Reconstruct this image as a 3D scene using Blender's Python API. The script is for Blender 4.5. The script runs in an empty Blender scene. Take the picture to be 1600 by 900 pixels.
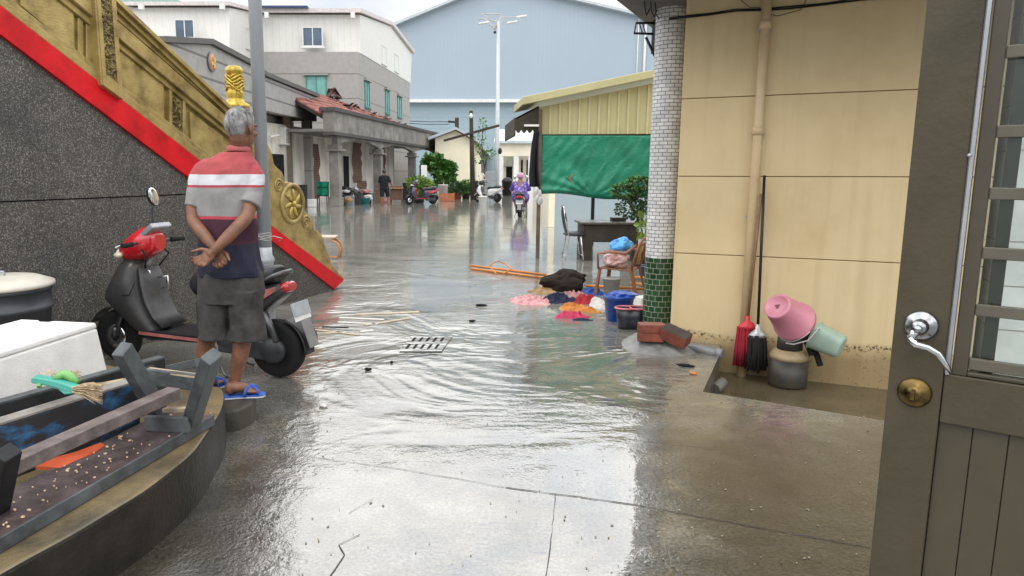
import bpy, bmesh, math, random
from mathutils import Vector, Matrix, noise
R_ = math.radians
SC = bpy.context.scene
COL = SC.collection
random.seed(7)

# ------------------------------------------------------------------ camera, sky, sun, exposure
EYE = Vector((0, 0, 1.55)); FPX = 1120.0; CXP = 700.0; PITCH = math.atan(182 / 1120)
cam_d = bpy.data.cameras.new('camera'); cam = bpy.data.objects.new('camera', cam_d); COL.objects.link(cam)
cam_d.sensor_width = 36; cam_d.lens = FPX / 1600 * 36; cam_d.shift_x = (800 - CXP) / 1600
cam_d.clip_start = 0.05; cam_d.clip_end = 2000
cam.location = EYE; cam.rotation_euler = (math.pi / 2 - PITCH, 0, 0)
SC.camera = cam
SUN_EL, SUN_AZ = 62, 200
W = bpy.data.worlds.new('World'); SC.world = W; W.use_nodes = True
wn, wl = W.node_tree.nodes, W.node_tree.links
wn.clear()
wo = wn.new('ShaderNodeOutputWorld'); bg = wn.new('ShaderNodeBackground'); wl.new(bg.outputs[0], wo.inputs[0])
bg.inputs['Strength'].default_value = 0.1
sky = wn.new('ShaderNodeTexSky'); sky.sky_type = 'NISHITA'; sky.sun_disc = False
sky.sun_elevation = R_(SUN_EL); sky.sun_rotation = R_(SUN_AZ)
tc = wn.new('ShaderNodeTexCoord'); sx = wn.new('ShaderNodeSeparateXYZ'); wl.new(tc.outputs['Generated'], sx.inputs[0])
el = wn.new('ShaderNodeValToRGB'); wl.new(sx.outputs['Z'], el.inputs[0])      # overcast: dim horizon, brightest band part-way up, raised to lighten ground reflections
el.color_ramp.elements[0].position = 0.0; el.color_ramp.elements[0].color = (10.0, 10.3, 10.6, 1)
el.color_ramp.elements[1].position = 0.75; el.color_ramp.elements[1].color = (25, 25.4, 26, 1)
e = el.color_ramp.elements.new(0.24); e.color = (13.0, 13.3, 13.8, 1)
e = el.color_ramp.elements.new(0.37); e.color = (34, 34.6, 35.6, 1)
e = el.color_ramp.elements.new(0.52); e.color = (36, 36.4, 37, 1)
cn = wn.new('ShaderNodeTexNoise'); cn.inputs['Scale'].default_value = 4.5; cn.inputs['Detail'].default_value = 6
cn.inputs['Roughness'].default_value = 0.55
mpw = wn.new('ShaderNodeMapping'); mpw.inputs['Scale'].default_value = (1, 1, 2.2); wl.new(tc.outputs['Generated'], mpw.inputs[0]); wl.new(mpw.outputs[0], cn.inputs['Vector'])
cr = wn.new('ShaderNodeValToRGB'); wl.new(cn.outputs['Fac'], cr.inputs[0])
cr.color_ramp.elements[0].position = 0.36; cr.color_ramp.elements[0].color = (0.66, 0.69, 0.755, 1)
cr.color_ramp.elements[1].position = 0.66; cr.color_ramp.elements[1].color = (1.10, 1.05, 0.96, 1)
mul = wn.new('ShaderNodeMixRGB'); mul.blend_type = 'MULTIPLY'; mul.inputs[0].default_value = 1.0
wl.new(el.outputs[0], mul.inputs[1]); wl.new(cr.outputs[0], mul.inputs[2])
mxs = wn.new('ShaderNodeMixRGB'); mxs.inputs[0].default_value = 0.9
wl.new(sky.outputs[0], mxs.inputs[1]); wl.new(mul.outputs[0], mxs.inputs[2]); wl.new(mxs.outputs[0], bg.inputs[0])
sun_d = bpy.data.lights.new('sun', 'SUN'); sun = bpy.data.objects.new('sun', sun_d); COL.objects.link(sun)
sun_d.energy = 0.9; sun_d.angle = R_(25); sun_d.color = (1, 0.97, 0.92)
_d = Vector((math.sin(R_(SUN_AZ)) * math.cos(R_(SUN_EL)), math.cos(R_(SUN_AZ)) * math.cos(R_(SUN_EL)), math.sin(R_(SUN_EL))))
sun.rotation_euler = _d.to_track_quat('Z', 'Y').to_euler(); sun.location = _d * 60
SC.view_settings.view_transform = 'Standard'; SC.view_settings.look = 'None'
SC.view_settings.exposure = 0.0; SC.view_settings.gamma = 1.0; SC.view_settings.use_curve_mapping = False

# ------------------------------------------------------------------ measuring helpers (photo pixels of a 1600 x 900 picture to metres)
_sn, _cs = math.sin(PITCH), math.cos(PITCH)
def ray(px, py):
    u, v = (px - CXP) / FPX, (py - 450) / FPX
    return Vector((u, _cs - v * _sn, -_sn - v * _cs))
def G(px, py, z=0.0):
    d = ray(px, py); return EYE + d * ((z - EYE.z) / d.z)
def A(px, py, Y):
    d = ray(px, py); return EYE + d * (Y / d.y)
def V(px, py, p0, dr):                                    # on the upright plane through p0 along dr
    d = ray(px, py); n = Vector((dr[1], -dr[0], 0)); t = (Vector(p0) - EYE).dot(n) / d.dot(n)
    return EYE + d * t

# ------------------------------------------------------------------ object helpers
OFF = {}
def _link(o, parent):
    COL.objects.link(o)
    if parent is not None: o.parent = parent
    return o
def thing(name, label, cat, loc=(0, 0, 0), rz=0.0, group=None, local=False, scale=None):
    o = bpy.data.objects.new(name, None); COL.objects.link(o); o.empty_display_size = 0.1
    o.location = loc; o.rotation_euler = (0, 0, rz)
    if scale: o.scale = scale
    o['label'] = label; o['category'] = cat
    if group: o['group'] = group
    OFF[o.name] = Vector((0, 0, 0)) if local else Vector(loc)
    return o
def tag(o, label=None, cat=None, group=None, kind=None):
    if label: o['label'] = label
    if cat: o['category'] = cat
    if group: o['group'] = group
    if kind: o['kind'] = kind
    return o
def dup(root, loc, rz=None, label=None, scale=None):
    r = root.copy(); COL.objects.link(r); r.location = loc
    if rz is not None: r.rotation_euler = (0, 0, rz)
    if scale: r.scale = scale
    if label: r['label'] = label
    for ch in list(root.children):
        c = ch.copy(); COL.objects.link(c); c.parent = r
        for g in ch.children:
            d = g.copy(); COL.objects.link(d); d.parent = c
    return r
def basis(dr):
    z = Vector(dr).normalized(); a = Vector((0, 0, 1)) if abs(z.z) < 0.95 else Vector((0, 1, 0))
    x = a.cross(z).normalized(); return x, z.cross(x), z
class MB:
    def __init__(s): s.v = []; s.f = []; s.m = []; s.s = []; s.uv = {}
    def add(s, vs, fs, m=0, sm=False):
        b = len(s.v); s.v += [Vector(p) for p in vs]
        for f in fs: s.f.append([b + i for i in f]); s.m.append(m); s.s.append(sm)
        return s
    def hexa(s, c, ax, ay, az, m=0):                       # centre and three half axes
        c, ax, ay, az = map(Vector, (c, ax, ay, az))
        vs = [c + ax * i + ay * j + az * k for k in (-1, 1) for j in (-1, 1) for i in (-1, 1)]
        fs = [(0, 2, 3, 1), (4, 5, 7, 6), (0, 1, 5, 4), (2, 6, 7, 3), (0, 4, 6, 2), (1, 3, 7, 5)]
        if ax.cross(ay).dot(az) < 0: fs = [f[::-1] for f in fs]
        return s.add(vs, fs, m)
    def box(s, c, size, rz=0.0, m=0):
        cc, ss = math.cos(rz), math.sin(rz)
        return s.hexa(c, Vector((cc, ss, 0)) * size[0] / 2, Vector((-ss, cc, 0)) * size[1] / 2, Vector((0, 0, size[2] / 2)), m)
    def bar(s, p0, p1, w, h, up=(0, 0, 1), m=0):           # w across, h along up
        p0, p1 = Vector(p0), Vector(p1); d = p1 - p0; z = d.normalized(); x = z.cross(Vector(up))
        if x.length < 1e-4: x = z.cross(Vector((0, 1, 0)))
        x.normalize(); y = x.cross(z)
        return s.hexa((p0 + p1) / 2, d / 2, x * w / 2, y * h / 2, m)
    def tube(s, pts, r, n=8, cap=True, m=0, sm=True, closed=False):
        pts = [Vector(p) for p in pts]; k = len(pts); rs = r if isinstance(r, (list, tuple)) else [r] * k
        vs = []; ox = None
        for i, p in enumerate(pts):
            if closed: d = pts[(i + 1) % k] - pts[i - 1]
            else: d = pts[min(i + 1, k - 1)] - pts[max(i - 1, 0)]
            if d.length < 1e-9: d = Vector((0, 0, 1))
            z = d.normalized()
            x = basis(z)[0] if ox is None else (ox - z * ox.dot(z))
            if x.length < 1e-5: x = basis(z)[0]
            x.normalize(); ox = x; y = z.cross(x)
            rr = rs[i]; ra, rb = rr if isinstance(rr, (list, tuple)) else (rr, rr)
            for j in range(n):
                t = 2 * math.pi * j / n; vs.append(p + x * ra * math.cos(t) + y * rb * math.sin(t))
        fs = []
        for i in range(k if closed else k - 1):
            a, b = i * n, ((i + 1) % k) * n
            for j in range(n): fs.append((a + j, a + (j + 1) % n, b + (j + 1) % n, b + j))
        s.add(vs, fs, m, sm)
        if cap and not closed:
            b = len(s.v) - k * n
            s.f.append([b + j for j in range(n)][::-1]); s.m.append(m); s.s.append(False)
            s.f.append([b + (k - 1) * n + j for j in range(n)]); s.m.append(m); s.s.append(False)
        return s
    def lathe(s, prof, c=(0, 0, 0), n=24, ax=None, m=0, sm=True, sq=1.0, a0=0.0):
        c = Vector(c); X, Y, Z = (Vector((1, 0, 0)), Vector((0, 1, 0)), Vector((0, 0, 1))) if ax is None else basis(ax)
        vs = []; k = len(prof)
        for r, z in prof:
            r = max(r, 1e-4)
            for j in range(n):
                t = 2 * math.pi * j / n + a0; vs.append(c + X * r * math.cos(t) + Y * r * sq * math.sin(t) + Z * z)
        fs = []
        for i in range(k - 1):
            for j in range(n): fs.append((i * n + j, i * n + (j + 1) % n, (i + 1) * n + (j + 1) % n, (i + 1) * n + j))
        s.add(vs, fs, m, sm)
        b = len(s.v) - k * n
        if prof[0][0] > 1e-3: s.f.append([b + j for j in range(n)][::-1]); s.m.append(m); s.s.append(False)
        if prof[-1][0] > 1e-3: s.f.append([b + (k - 1) * n + j for j in range(n)]); s.m.append(m); s.s.append(False)
        return s
    def ell(s, c, r, rot=None, n=16, m=0, sm=True, nz=0.0, sc=3.0, seed=0):
        c = Vector(c); r = (r, r, r) if not isinstance(r, (list, tuple)) else r; vs = []; k = max(6, n // 2)
        for i in range(k + 1):
            ph = -math.pi / 2 + math.pi * i / k
            for j in range(n):
                t = 2 * math.pi * j / n
                d = Vector((math.cos(ph) * math.cos(t), math.cos(ph) * math.sin(t), math.sin(ph)))
                f = 1 + (nz * noise.noise(d * sc + Vector((seed * 7.3, seed, 0))) if nz else 0)
                p = Vector((d.x * r[0] * f, d.y * r[1] * f, d.z * r[2] * f))
                if rot is not None: p = rot @ p
                vs.append(c + p)
        fs = []
        for i in range(k):
            for j in range(n): fs.append((i * n + j, i * n + (j + 1) % n, (i + 1) * n + (j + 1) % n, (i + 1) * n + j))
        return s.add(vs, fs, m, sm)
    def prism(s, pts, depth, m=0, m_side=None, sm_side=False):         # polygon in space pushed along depth
        pts = [Vector(p) for p in pts]; d = Vector(depth); n = len(pts)
        nr = Vector((0, 0, 0))
        for i in range(n): nr += pts[i].cross(pts[(i + 1) % n])
        if nr.dot(d) > 0: pts = pts[::-1]
        s.add(pts + [p + d for p in pts], [], m); b = len(s.v) - 2 * n
        s.f.append([b + i for i in range(n)]); s.m.append(m); s.s.append(False)
        s.f.append([b + n + i for i in range(n)][::-1]); s.m.append(m); s.s.append(False)
        for i in range(n):
            j = (i + 1) % n; s.f.append([b + i, b + n + i, b + n + j, b + j]); s.m.append(m if m_side is None else m_side); s.s.append(sm_side)
        return s
    def grid(s, fn, nu, nv, m=0, sm=True, wrap=False):
        vs = [fn(i / (nu if wrap else nu - 1), j / (nv - 1)) for j in range(nv) for i in range(nu)]
        fs = []
        for j in range(nv - 1):
            for i in range(nu if wrap else nu - 1):
                fs.append((j * nu + i, j * nu + (i + 1) % nu, (j + 1) * nu + (i + 1) % nu, (j + 1) * nu + i))
        return s.add(vs, fs, m, sm)
    def build(s, name, mats, parent=None, bevel=0.0, seg=2, mods=None):
        off = OFF[parent.name] if parent is not None else Vector((0, 0, 0))
        me = bpy.data.meshes.new(name); me.from_pydata([tuple(p - off) for p in s.v], [], s.f)
        if not isinstance(mats, (list, tuple)): mats = [mats]
        for q in mats: me.materials.append(q)
        for p, mi, sm in zip(me.polygons, s.m, s.s): p.material_index = mi; p.use_smooth = sm
        me.update()
        o = bpy.data.objects.new(name, me); _link(o, parent); OFF[o.name] = off
        if bevel:
            b = o.modifiers.new('bevel', 'BEVEL'); b.width = bevel; b.segments = seg; b.limit_method = 'ANGLE'; b.angle_limit = R_(40)
        return o
    def thing(s, name, mats, label, cat, group=None, base=None, bevel=0.0):
        """a one-mesh thing with its origin at its base"""
        if base is None:
            mn = [min(p[i] for p in s.v) for i in range(3)]; mx = [max(p[i] for p in s.v) for i in range(3)]
            base = Vector(((mn[0] + mx[0]) / 2, (mn[1] + mx[1]) / 2, mn[2]))
        base = Vector(base); s.v = [p - base for p in s.v]
        o = s.build(name, mats, None, bevel); o.location = base
        return tag(o, label, cat, group)

# ------------------------------------------------------------------ materials
MATS = {}
def _new(name):
    m = bpy.data.materials.new(name); m.use_nodes = True; nt = m.node_tree
    return m, nt.nodes, nt.links, nt.nodes['Principled BSDF']
def N(nodes, t, **k):
    n = nodes.new(t)
    for a, b in k.items():
        if a in n.inputs: n.inputs[a].default_value = b
        else: setattr(n, a, b)
    return n
def ramp(nodes, links, src, stops):
    r = nodes.new('ShaderNodeValToRGB'); links.new(src, r.inputs[0]); el = r.color_ramp.elements
    while len(el) < len(stops): el.new(0.5)
    for e, (p, c) in zip(el, stops):
        e.position = p; e.color = (c, c, c, 1) if not isinstance(c, (tuple, list)) else (*c[:3], 1)
    return r
def mat(name, c, rough=0.6, metal=0.0, var=0.25, sc=6.0, bump=0.0, bsc=40.0, spec=0.5, c2=None, coat=0.0, detail=5, wave=None, trans=0.0, emit=None, stretch=None, rvar=0.12):
    """plain surface broken up by two noises: colour drift, roughness drift, optional bump"""
    if name in MATS: return MATS[name]
    m, n, l, b = _new(name)
    t = N(n, 'ShaderNodeTexCoord'); src = t.outputs['Object']
    if stretch:
        mp = N(n, 'ShaderNodeMapping'); mp.inputs['Scale'].default_value = stretch; l.new(src, mp.inputs[0]); src = mp.outputs[0]
    nz = N(n, 'ShaderNodeTexNoise', Scale=sc, Detail=detail, Roughness=0.62); l.new(src, nz.inputs['Vector'])
    c2 = c2 or tuple(x * (1 - var) for x in c); c1 = tuple(min(1, x * (1 + var * 0.5)) for x in c)
    r = ramp(n, l, nz.outputs['Fac'], [(0.3, c2), (0.7, c1)]); l.new(r.outputs[0], b.inputs['Base Color'])
    rr = ramp(n, l, nz.outputs['Fac'], [(0.25, max(0.02, rough - rvar)), (0.75, min(1, rough + rvar))]); l.new(rr.outputs[0], b.inputs['Roughness'])
    b.inputs['Metallic'].default_value = metal; b.inputs['Specular IOR Level'].default_value = spec if rough < .7 else spec * .5
    if coat: b.inputs['Coat Weight'].default_value = coat; b.inputs['Coat Roughness'].default_value = 0.08
    if bump:
        n2 = N(n, 'ShaderNodeTexNoise', Scale=bsc, Detail=4); l.new(src, n2.inputs['Vector'])
        bp = N(n, 'ShaderNodeBump', Strength=bump, Distance=0.01); l.new(n2.outputs['Fac'], bp.inputs['Height']); l.new(bp.outputs[0], b.inputs['Normal'])
    if emit: b.inputs['Emission Color'].default_value = (*emit[:3], 1); b.inputs['Emission Strength'].default_value = emit[3]
    MATS[name] = m; return m
def m_ground():
    m, n, l, b = _new('wet_concrete'); g = N(n, 'ShaderNodeNewGeometry'); P = g.outputs['Position']
    def nz(scale, detail=5, rough=0.6, stretch=None, dist=0.0):
        src = P
        if stretch:
            mp = N(n, 'ShaderNodeMapping'); mp.inputs['Scale'].default_value = stretch[:3]
            if len(stretch) > 3: mp.inputs['Rotation'].default_value = (0, 0, stretch[3])
            l.new(P, mp.inputs[0]); src = mp.outputs[0]
        q = N(n, 'ShaderNodeTexNoise', Scale=scale, Detail=detail, Roughness=rough, Distortion=dist); l.new(src, q.inputs['Vector']); return q.outputs['Fac']
    def math_(op, a, c=None, clamp=False):
        q = n.new('ShaderNodeMath'); q.operation = op; q.use_clamp = clamp
        for i, x in enumerate((a, c)):
            if x is None: continue
            if isinstance(x, (int, float)): q.inputs[i].default_value = x
            else: l.new(x, q.inputs[i])
        return q.outputs[0]
    def mr(x, a, c, d=0.0, e_=1.0):
        q = N(n, 'ShaderNodeMapRange'); q.interpolation_type = 'SMOOTHSTEP'; l.new(x, q.inputs[0])
        for i, vv in enumerate((a, c, d, e_)): q.inputs[i + 1].default_value = vv
        return q.outputs[0]
    s = N(n, 'ShaderNodeSeparateXYZ'); l.new(P, s.inputs[0]); X, Y = s.outputs['X'], s.outputs['Y']
    big = nz(0.9, 5); mid = nz(5.0, 6, 0.65); fine = nz(60, 3); edge = nz(1.7, 6, 0.7)
    # concrete: grey slab with silt, warm worn patches and dark wet patches
    c1 = ramp(n, l, mid, [(0.25, (0.050, 0.049, 0.042)), (0.5, (0.105, 0.102, 0.090)), (0.78, (0.175, 0.168, 0.148))])
    c2 = ramp(n, l, mid, [(0.3, (0.055, 0.050, 0.037)), (0.7, (0.135, 0.122, 0.094))])
    mx = n.new('ShaderNodeMixRGB'); l.new(mr(big, 0.42, 0.62), mx.inputs[0]); l.new(c1.outputs[0], mx.inputs[1]); l.new(c2.outputs[0], mx.inputs[2])
    sp = ramp(n, l, fine, [(0.32, 0.40), (0.5, 1.0), (0.68, 1.5)])
    mu = n.new('ShaderNodeMixRGB'); mu.blend_type = 'MULTIPLY'; mu.inputs[0].default_value = 1.0; l.new(mx.outputs[0], mu.inputs[1]); l.new(sp.outputs[0], mu.inputs[2])
    # how much standing water: all of the yard is flooded, the slab by the door and beside the plinth only damp
    ex = math_('MULTIPLY', math_('SUBTRACT', edge, 0.5), 2.2)
    right = mr(math_('ADD', math_('SUBTRACT', X, math_('MULTIPLY', Y, 0.22)), ex), 0.15, 0.65)
    near = mr(math_('ADD', Y, ex), 4.9, 3.5)
    damp = math_('MULTIPLY', right, near)
    left = mr(math_('ADD', math_('ADD', X, math_('MULTIPLY', Y, 0.02)), math_('MULTIPLY', ex, 0.7)), -0.62, -0.95)
    damp2 = math_('MULTIPLY', left, mr(math_('ADD', Y, ex), 3.9, 2.9))
    dry = math_('MAXIMUM', damp, damp2)
    wet = math_('SUBTRACT', 1.0, dry, True)
    dk = n.new('ShaderNodeMixRGB'); dk.blend_type = 'MULTIPLY'; l.new(dry, dk.inputs[0]); l.new(mu.outputs[0], dk.inputs[1]); dk.inputs[2].default_value = (0.40, 0.39, 0.345, 1)
    # silty water far out
    far = mr(math_('ADD', Y, math_('MULTIPLY', ex, 1.5)), 3.4, 8.5)
    silt = ramp(n, l, nz(1.1, 5, 0.6, (1, 2.2, 1)), [(0.3, (0.15, 0.15, 0.13)), (0.55, (0.25, 0.246, 0.218)), (0.75, (0.36, 0.35, 0.31))])
    fm = n.new('ShaderNodeMixRGB'); l.new(math_('MULTIPLY', math_('MULTIPLY', far, 0.85), wet), fm.inputs[0]); l.new(dk.outputs[0], fm.inputs[1]); l.new(silt.outputs[0], fm.inputs[2])
    l.new(fm.outputs[0], b.inputs['Base Color'])
    rr = math_('ADD', math_('MULTIPLY', dry, math_('ADD', math_('MULTIPLY', mid, 0.24), 0.02)), math_('ADD', 0.012, math_('MULTIPLY', far, 0.03)))
    l.new(rr, b.inputs['Roughness']); b.inputs['IOR'].default_value = 2.4
    b.inputs['Specular IOR Level'].default_value = 0.5
    # ripples: strong in the running water between drain and buckets, faint on the still film near the camera
    run = math_('MULTIPLY', mr(math_('ADD', Y, math_('MULTIPLY', ex, 1.2)), 3.3, 4.9), mr(Y, 13.0, 7.0, 0.13, 1.0))
    spot = math_('MULTIPLY', run, mr(nz(0.6, 4, 0.6, None, 0.8), 0.40, 0.62, 0.10, 1.25))
    w1 = nz(2.6, 3, 0.5, (1, 2.0, 1, 0.5), 0.8); w2 = nz(7.5, 3, 0.55, (1, 1.9, 1, -0.3), 0.7); w3 = nz(0.8, 2, 0.5, (1, 2.0, 1, 0.25), 1.0); w4 = nz(22, 3, 0.6, (1, 1.7, 1, 0.2), 0.5)
    hh = math_('ADD', math_('ADD', math_('MULTIPLY', w1, 1.25), math_('MULTIPLY', w2, 0.75)), math_('ADD', math_('MULTIPLY', w3, 2.0), math_('MULTIPLY', w4, 0.26)))
    h = math_('MULTIPLY', hh, math_('MULTIPLY', math_('ADD', math_('MULTIPLY', spot, 0.0056), 0.0006), wet))
    trickle = math_('MULTIPLY', mr(math_('ADD', X, math_('MULTIPLY', ex, 0.3)), -0.35, -0.75), mr(Y, 5.6, 4.6))
    h = math_('ADD', h, math_('MULTIPLY', math_('MULTIPLY', nz(16, 4, 0.65), trickle), 0.003))
    h = math_('ADD', h, math_('MULTIPLY', math_('MULTIPLY', nz(45, 4, 0.7), dry), 0.0034))
    h = math_('ADD', h, math_('MULTIPLY', math_('MULTIPLY', nz(8, 4, 0.6), dry), 0.002))
    bp = N(n, 'ShaderNodeBump', Strength=1.0, Distance=1.0); l.new(h, bp.inputs['Height']); l.new(bp.outputs[0], b.inputs['Normal'])
    return m
def m_terrazzo():
    m, n, l, b = _new('pebble_terrazzo'); t = N(n, 'ShaderNodeTexCoord'); O = t.outputs['Object']
    v = N(n, 'ShaderNodeTexVoronoi', Scale=125.0); l.new(O, v.inputs['Vector'])
    s = N(n, 'ShaderNodeSeparateColor'); l.new(v.outputs['Color'], s.inputs[0])
    r = ramp(n, l, s.outputs[0], [(0.0, (0.034, 0.033, 0.032)), (0.45, (0.082, 0.080, 0.078)), (0.75, (0.13, 0.126, 0.12)), (0.97, (0.28, 0.27, 0.255))])
    v2 = N(n, 'ShaderNodeTexVoronoi', Scale=125.0, feature='DISTANCE_TO_EDGE'); l.new(O, v2.inputs['Vector'])
    g = ramp(n, l, v2.outputs['Distance'], [(0.0, 0.25), (0.12, 1.0)])
    mu = n.new('ShaderNodeMixRGB'); mu.blend_type = 'MULTIPLY'; mu.inputs[0].default_value = 1; l.new(r.outputs[0], mu.inputs[1]); l.new(g.outputs[0], mu.inputs[2])
    z = N(n, 'ShaderNodeTexNoise', Scale=1.6, Detail=6); l.new(O, z.inputs['Vector'])
    st = ramp(n, l, z.outputs['Fac'], [(0.3, (0.55, 0.55, 0.56)), (0.62, (1.15, 1.1, 1.02))])
    m2 = n.new('ShaderNodeMixRGB'); m2.blend_type = 'MULTIPLY'; m2.inputs[0].default_value = 1; l.new(mu.outputs[0], m2.inputs[1]); l.new(st.outputs[0], m2.inputs[2])
    l.new(m2.outputs[0], b.inputs['Base Color']); b.inputs['Roughness'].default_value = 0.55
    bp = N(n, 'ShaderNodeBump', Strength=0.4, Distance=0.004); l.new(g.outputs[0], bp.inputs['Height']); l.new(bp.outputs[0], b.inputs['Normal'])
    return m
def m_yellow():
    m, n, l, b = _new('yellow_stucco'); t = N(n, 'ShaderNodeTexCoord'); O = t.outputs['Object']
    z = N(n, 'ShaderNodeTexNoise', Scale=1.3, Detail=7, Roughness=0.6); l.new(O, z.inputs['Vector'])
    r = ramp(n, l, z.outputs['Fac'], [(0.28, (0.56, 0.425, 0.225)), (0.5, (0.64, 0.505, 0.285)), (0.72, (0.69, 0.55, 0.325))])
    # tide mark: black mould flecks in a ragged band, muddy splash below it
    s = N(n, 'ShaderNodeSeparateXYZ'); l.new(O, s.inputs[0])
    d = N(n, 'ShaderNodeTexNoise', Scale=3.0, Detail=4); l.new(O, d.inputs['Vector'])
    k = n.new('ShaderNodeMath'); k.operation = 'MULTIPLY_ADD'; l.new(d.outputs['Fac'], k.inputs[0]); k.inputs[1].default_value = 0.16; l.new(s.outputs['Z'], k.inputs[2])
    band = ramp(n, l, k.outputs[0], [(0.13, 0.0), (0.165, 1.0), (0.20, 0.0)])
    band0 = ramp(n, l, k.outputs[0], [(0.0, 0.55), (0.15, 0.6), (0.19, 0.0)])
    fl = N(n, 'ShaderNodeTexNoise', Scale=38, Detail=4, Roughness=0.7); l.new(O, fl.inputs['Vector'])
    f1 = ramp(n, l, fl.outputs['Fac'], [(0.50, 0.0), (0.57, 1.0)])
    f2 = ramp(n, l, fl.outputs['Fac'], [(0.58, 0.0), (0.66, 0.9)])
    def mm(op, a, c):
        q = n.new('ShaderNodeMath'); q.operation = op; q.use_clamp = True; l.new(a, q.inputs[0]); l.new(c, q.inputs[1]); return q.outputs[0]
    mk = mm('ADD', mm('MULTIPLY', band.outputs[0], f1.outputs[0]), mm('MULTIPLY', band0.outputs[0], f2.outputs[0]))
    low = ramp(n, l, k.outputs[0], [(0.06, (0.50, 0.46, 0.41)), (0.16, (0.78, 0.74, 0.68)), (0.21, (1, 1, 1))])
    mu = n.new('ShaderNodeMixRGB'); mu.blend_type = 'MULTIPLY'; mu.inputs[0].default_value = 1; l.new(r.outputs[0], mu.inputs[1]); l.new(low.outputs[0], mu.inputs[2])
    # rain streaks
    mp = N(n, 'ShaderNodeMapping'); mp.inputs['Scale'].default_value = (9, 9, 0.5); l.new(O, mp.inputs[0])
    st = N(n, 'ShaderNodeTexNoise', Scale=1.0, Detail=5); l.new(mp.outputs[0], st.inputs['Vector'])
    sr = ramp(n, l, st.outputs['Fac'], [(0.28, (0.74, 0.71, 0.66)), (0.5, (1, 1, 1))])
    m3 = n.new('ShaderNodeMixRGB'); m3.blend_type = 'MULTIPLY'; m3.inputs[0].default_value = 0.42; l.new(mu.outputs[0], m3.inputs[1]); l.new(sr.outputs[0], m3.inputs[2])
    fx = n.new('ShaderNodeMixRGB'); l.new(mk, fx.inputs[0]); l.new(m3.outputs[0], fx.inputs[1]); fx.inputs[2].default_value = (0.035, 0.03, 0.022, 1)
    l.new(fx.outputs[0], b.inputs['Base Color']); b.inputs['Roughness'].default_value = 0.75
    gn = N(n, 'ShaderNodeTexNoise', Scale=120, Detail=3); l.new(O, gn.inputs['Vector'])
    bp = N(n, 'ShaderNodeBump', Strength=0.22, Distance=0.004); l.new(gn.outputs['Fac'], bp.inputs['Height']); l.new(bp.outputs[0], b.inputs['Normal'])
    return m
def m_brick(name, c1, c2, mortar, bw, bh, ms, rough, uv=True, bump=0.5, squash=0.0, off=0.5, var=None):
    """tiles or bricks in metres, on the UV map (round column) or on object X+Y / Z"""
    m, n, l, b = _new(name); t = N(n, 'ShaderNodeTexCoord')
    if uv: src = t.outputs['UV']
    else:
        s = N(n, 'ShaderNodeSeparateXYZ'); l.new(t.outputs['Object'], s.inputs[0]); c = N(n, 'ShaderNodeCombineXYZ')
        q = n.new('ShaderNodeMath'); q.operation = 'ADD'; l.new(s.outputs['X'], q.inputs[0]); l.new(s.outputs['Y'], q.inputs[1]); l.new(q.outputs[0], c.inputs['X']); l.new(s.outputs['Z'], c.inputs['Y']); src = c.outputs[0]
    k = N(n, 'ShaderNodeTexBrick', Scale=1.0); l.new(src, k.inputs['Vector']); k.offset = off
    k.inputs['Color1'].default_value = (*c1, 1); k.inputs['Color2'].default_value = (*c2, 1); k.inputs['Mortar'].default_value = (*mortar, 1)
    k.inputs['Mortar Size'].default_value = ms; k.inputs['Mortar Smooth'].default_value = 0.3; k.inputs['Brick Width'].default_value = bw; k.inputs['Row Height'].default_value = bh
    z = N(n, 'ShaderNodeTexNoise', Scale=7, Detail=5); l.new(t.outputs['Object'], z.inputs['Vector'])
    r = ramp(n, l, z.outputs['Fac'], [(0.3, 0.72), (0.65, 1.05)])
    mu = n.new('ShaderNodeMixRGB'); mu.blend_type = 'MULTIPLY'; mu.inputs[0].default_value = 1; l.new(k.outputs['Color'], mu.inputs[1]); l.new(r.outputs[0], mu.inputs[2])
    l.new(mu.outputs[0], b.inputs['Base Color']); b.inputs['Roughness'].default_value = rough
    iv = n.new('ShaderNodeMath'); iv.operation = 'SUBTRACT'; iv.inputs[0].default_value = 1; l.new(k.outputs['Fac'], iv.inputs[1])
    bp = N(n, 'ShaderNodeBump', Strength=bump, Distance=0.006); l.new(iv.outputs[0], bp.inputs['Height']); l.new(bp.outputs[0], b.inputs['Normal'])
    return m
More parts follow.
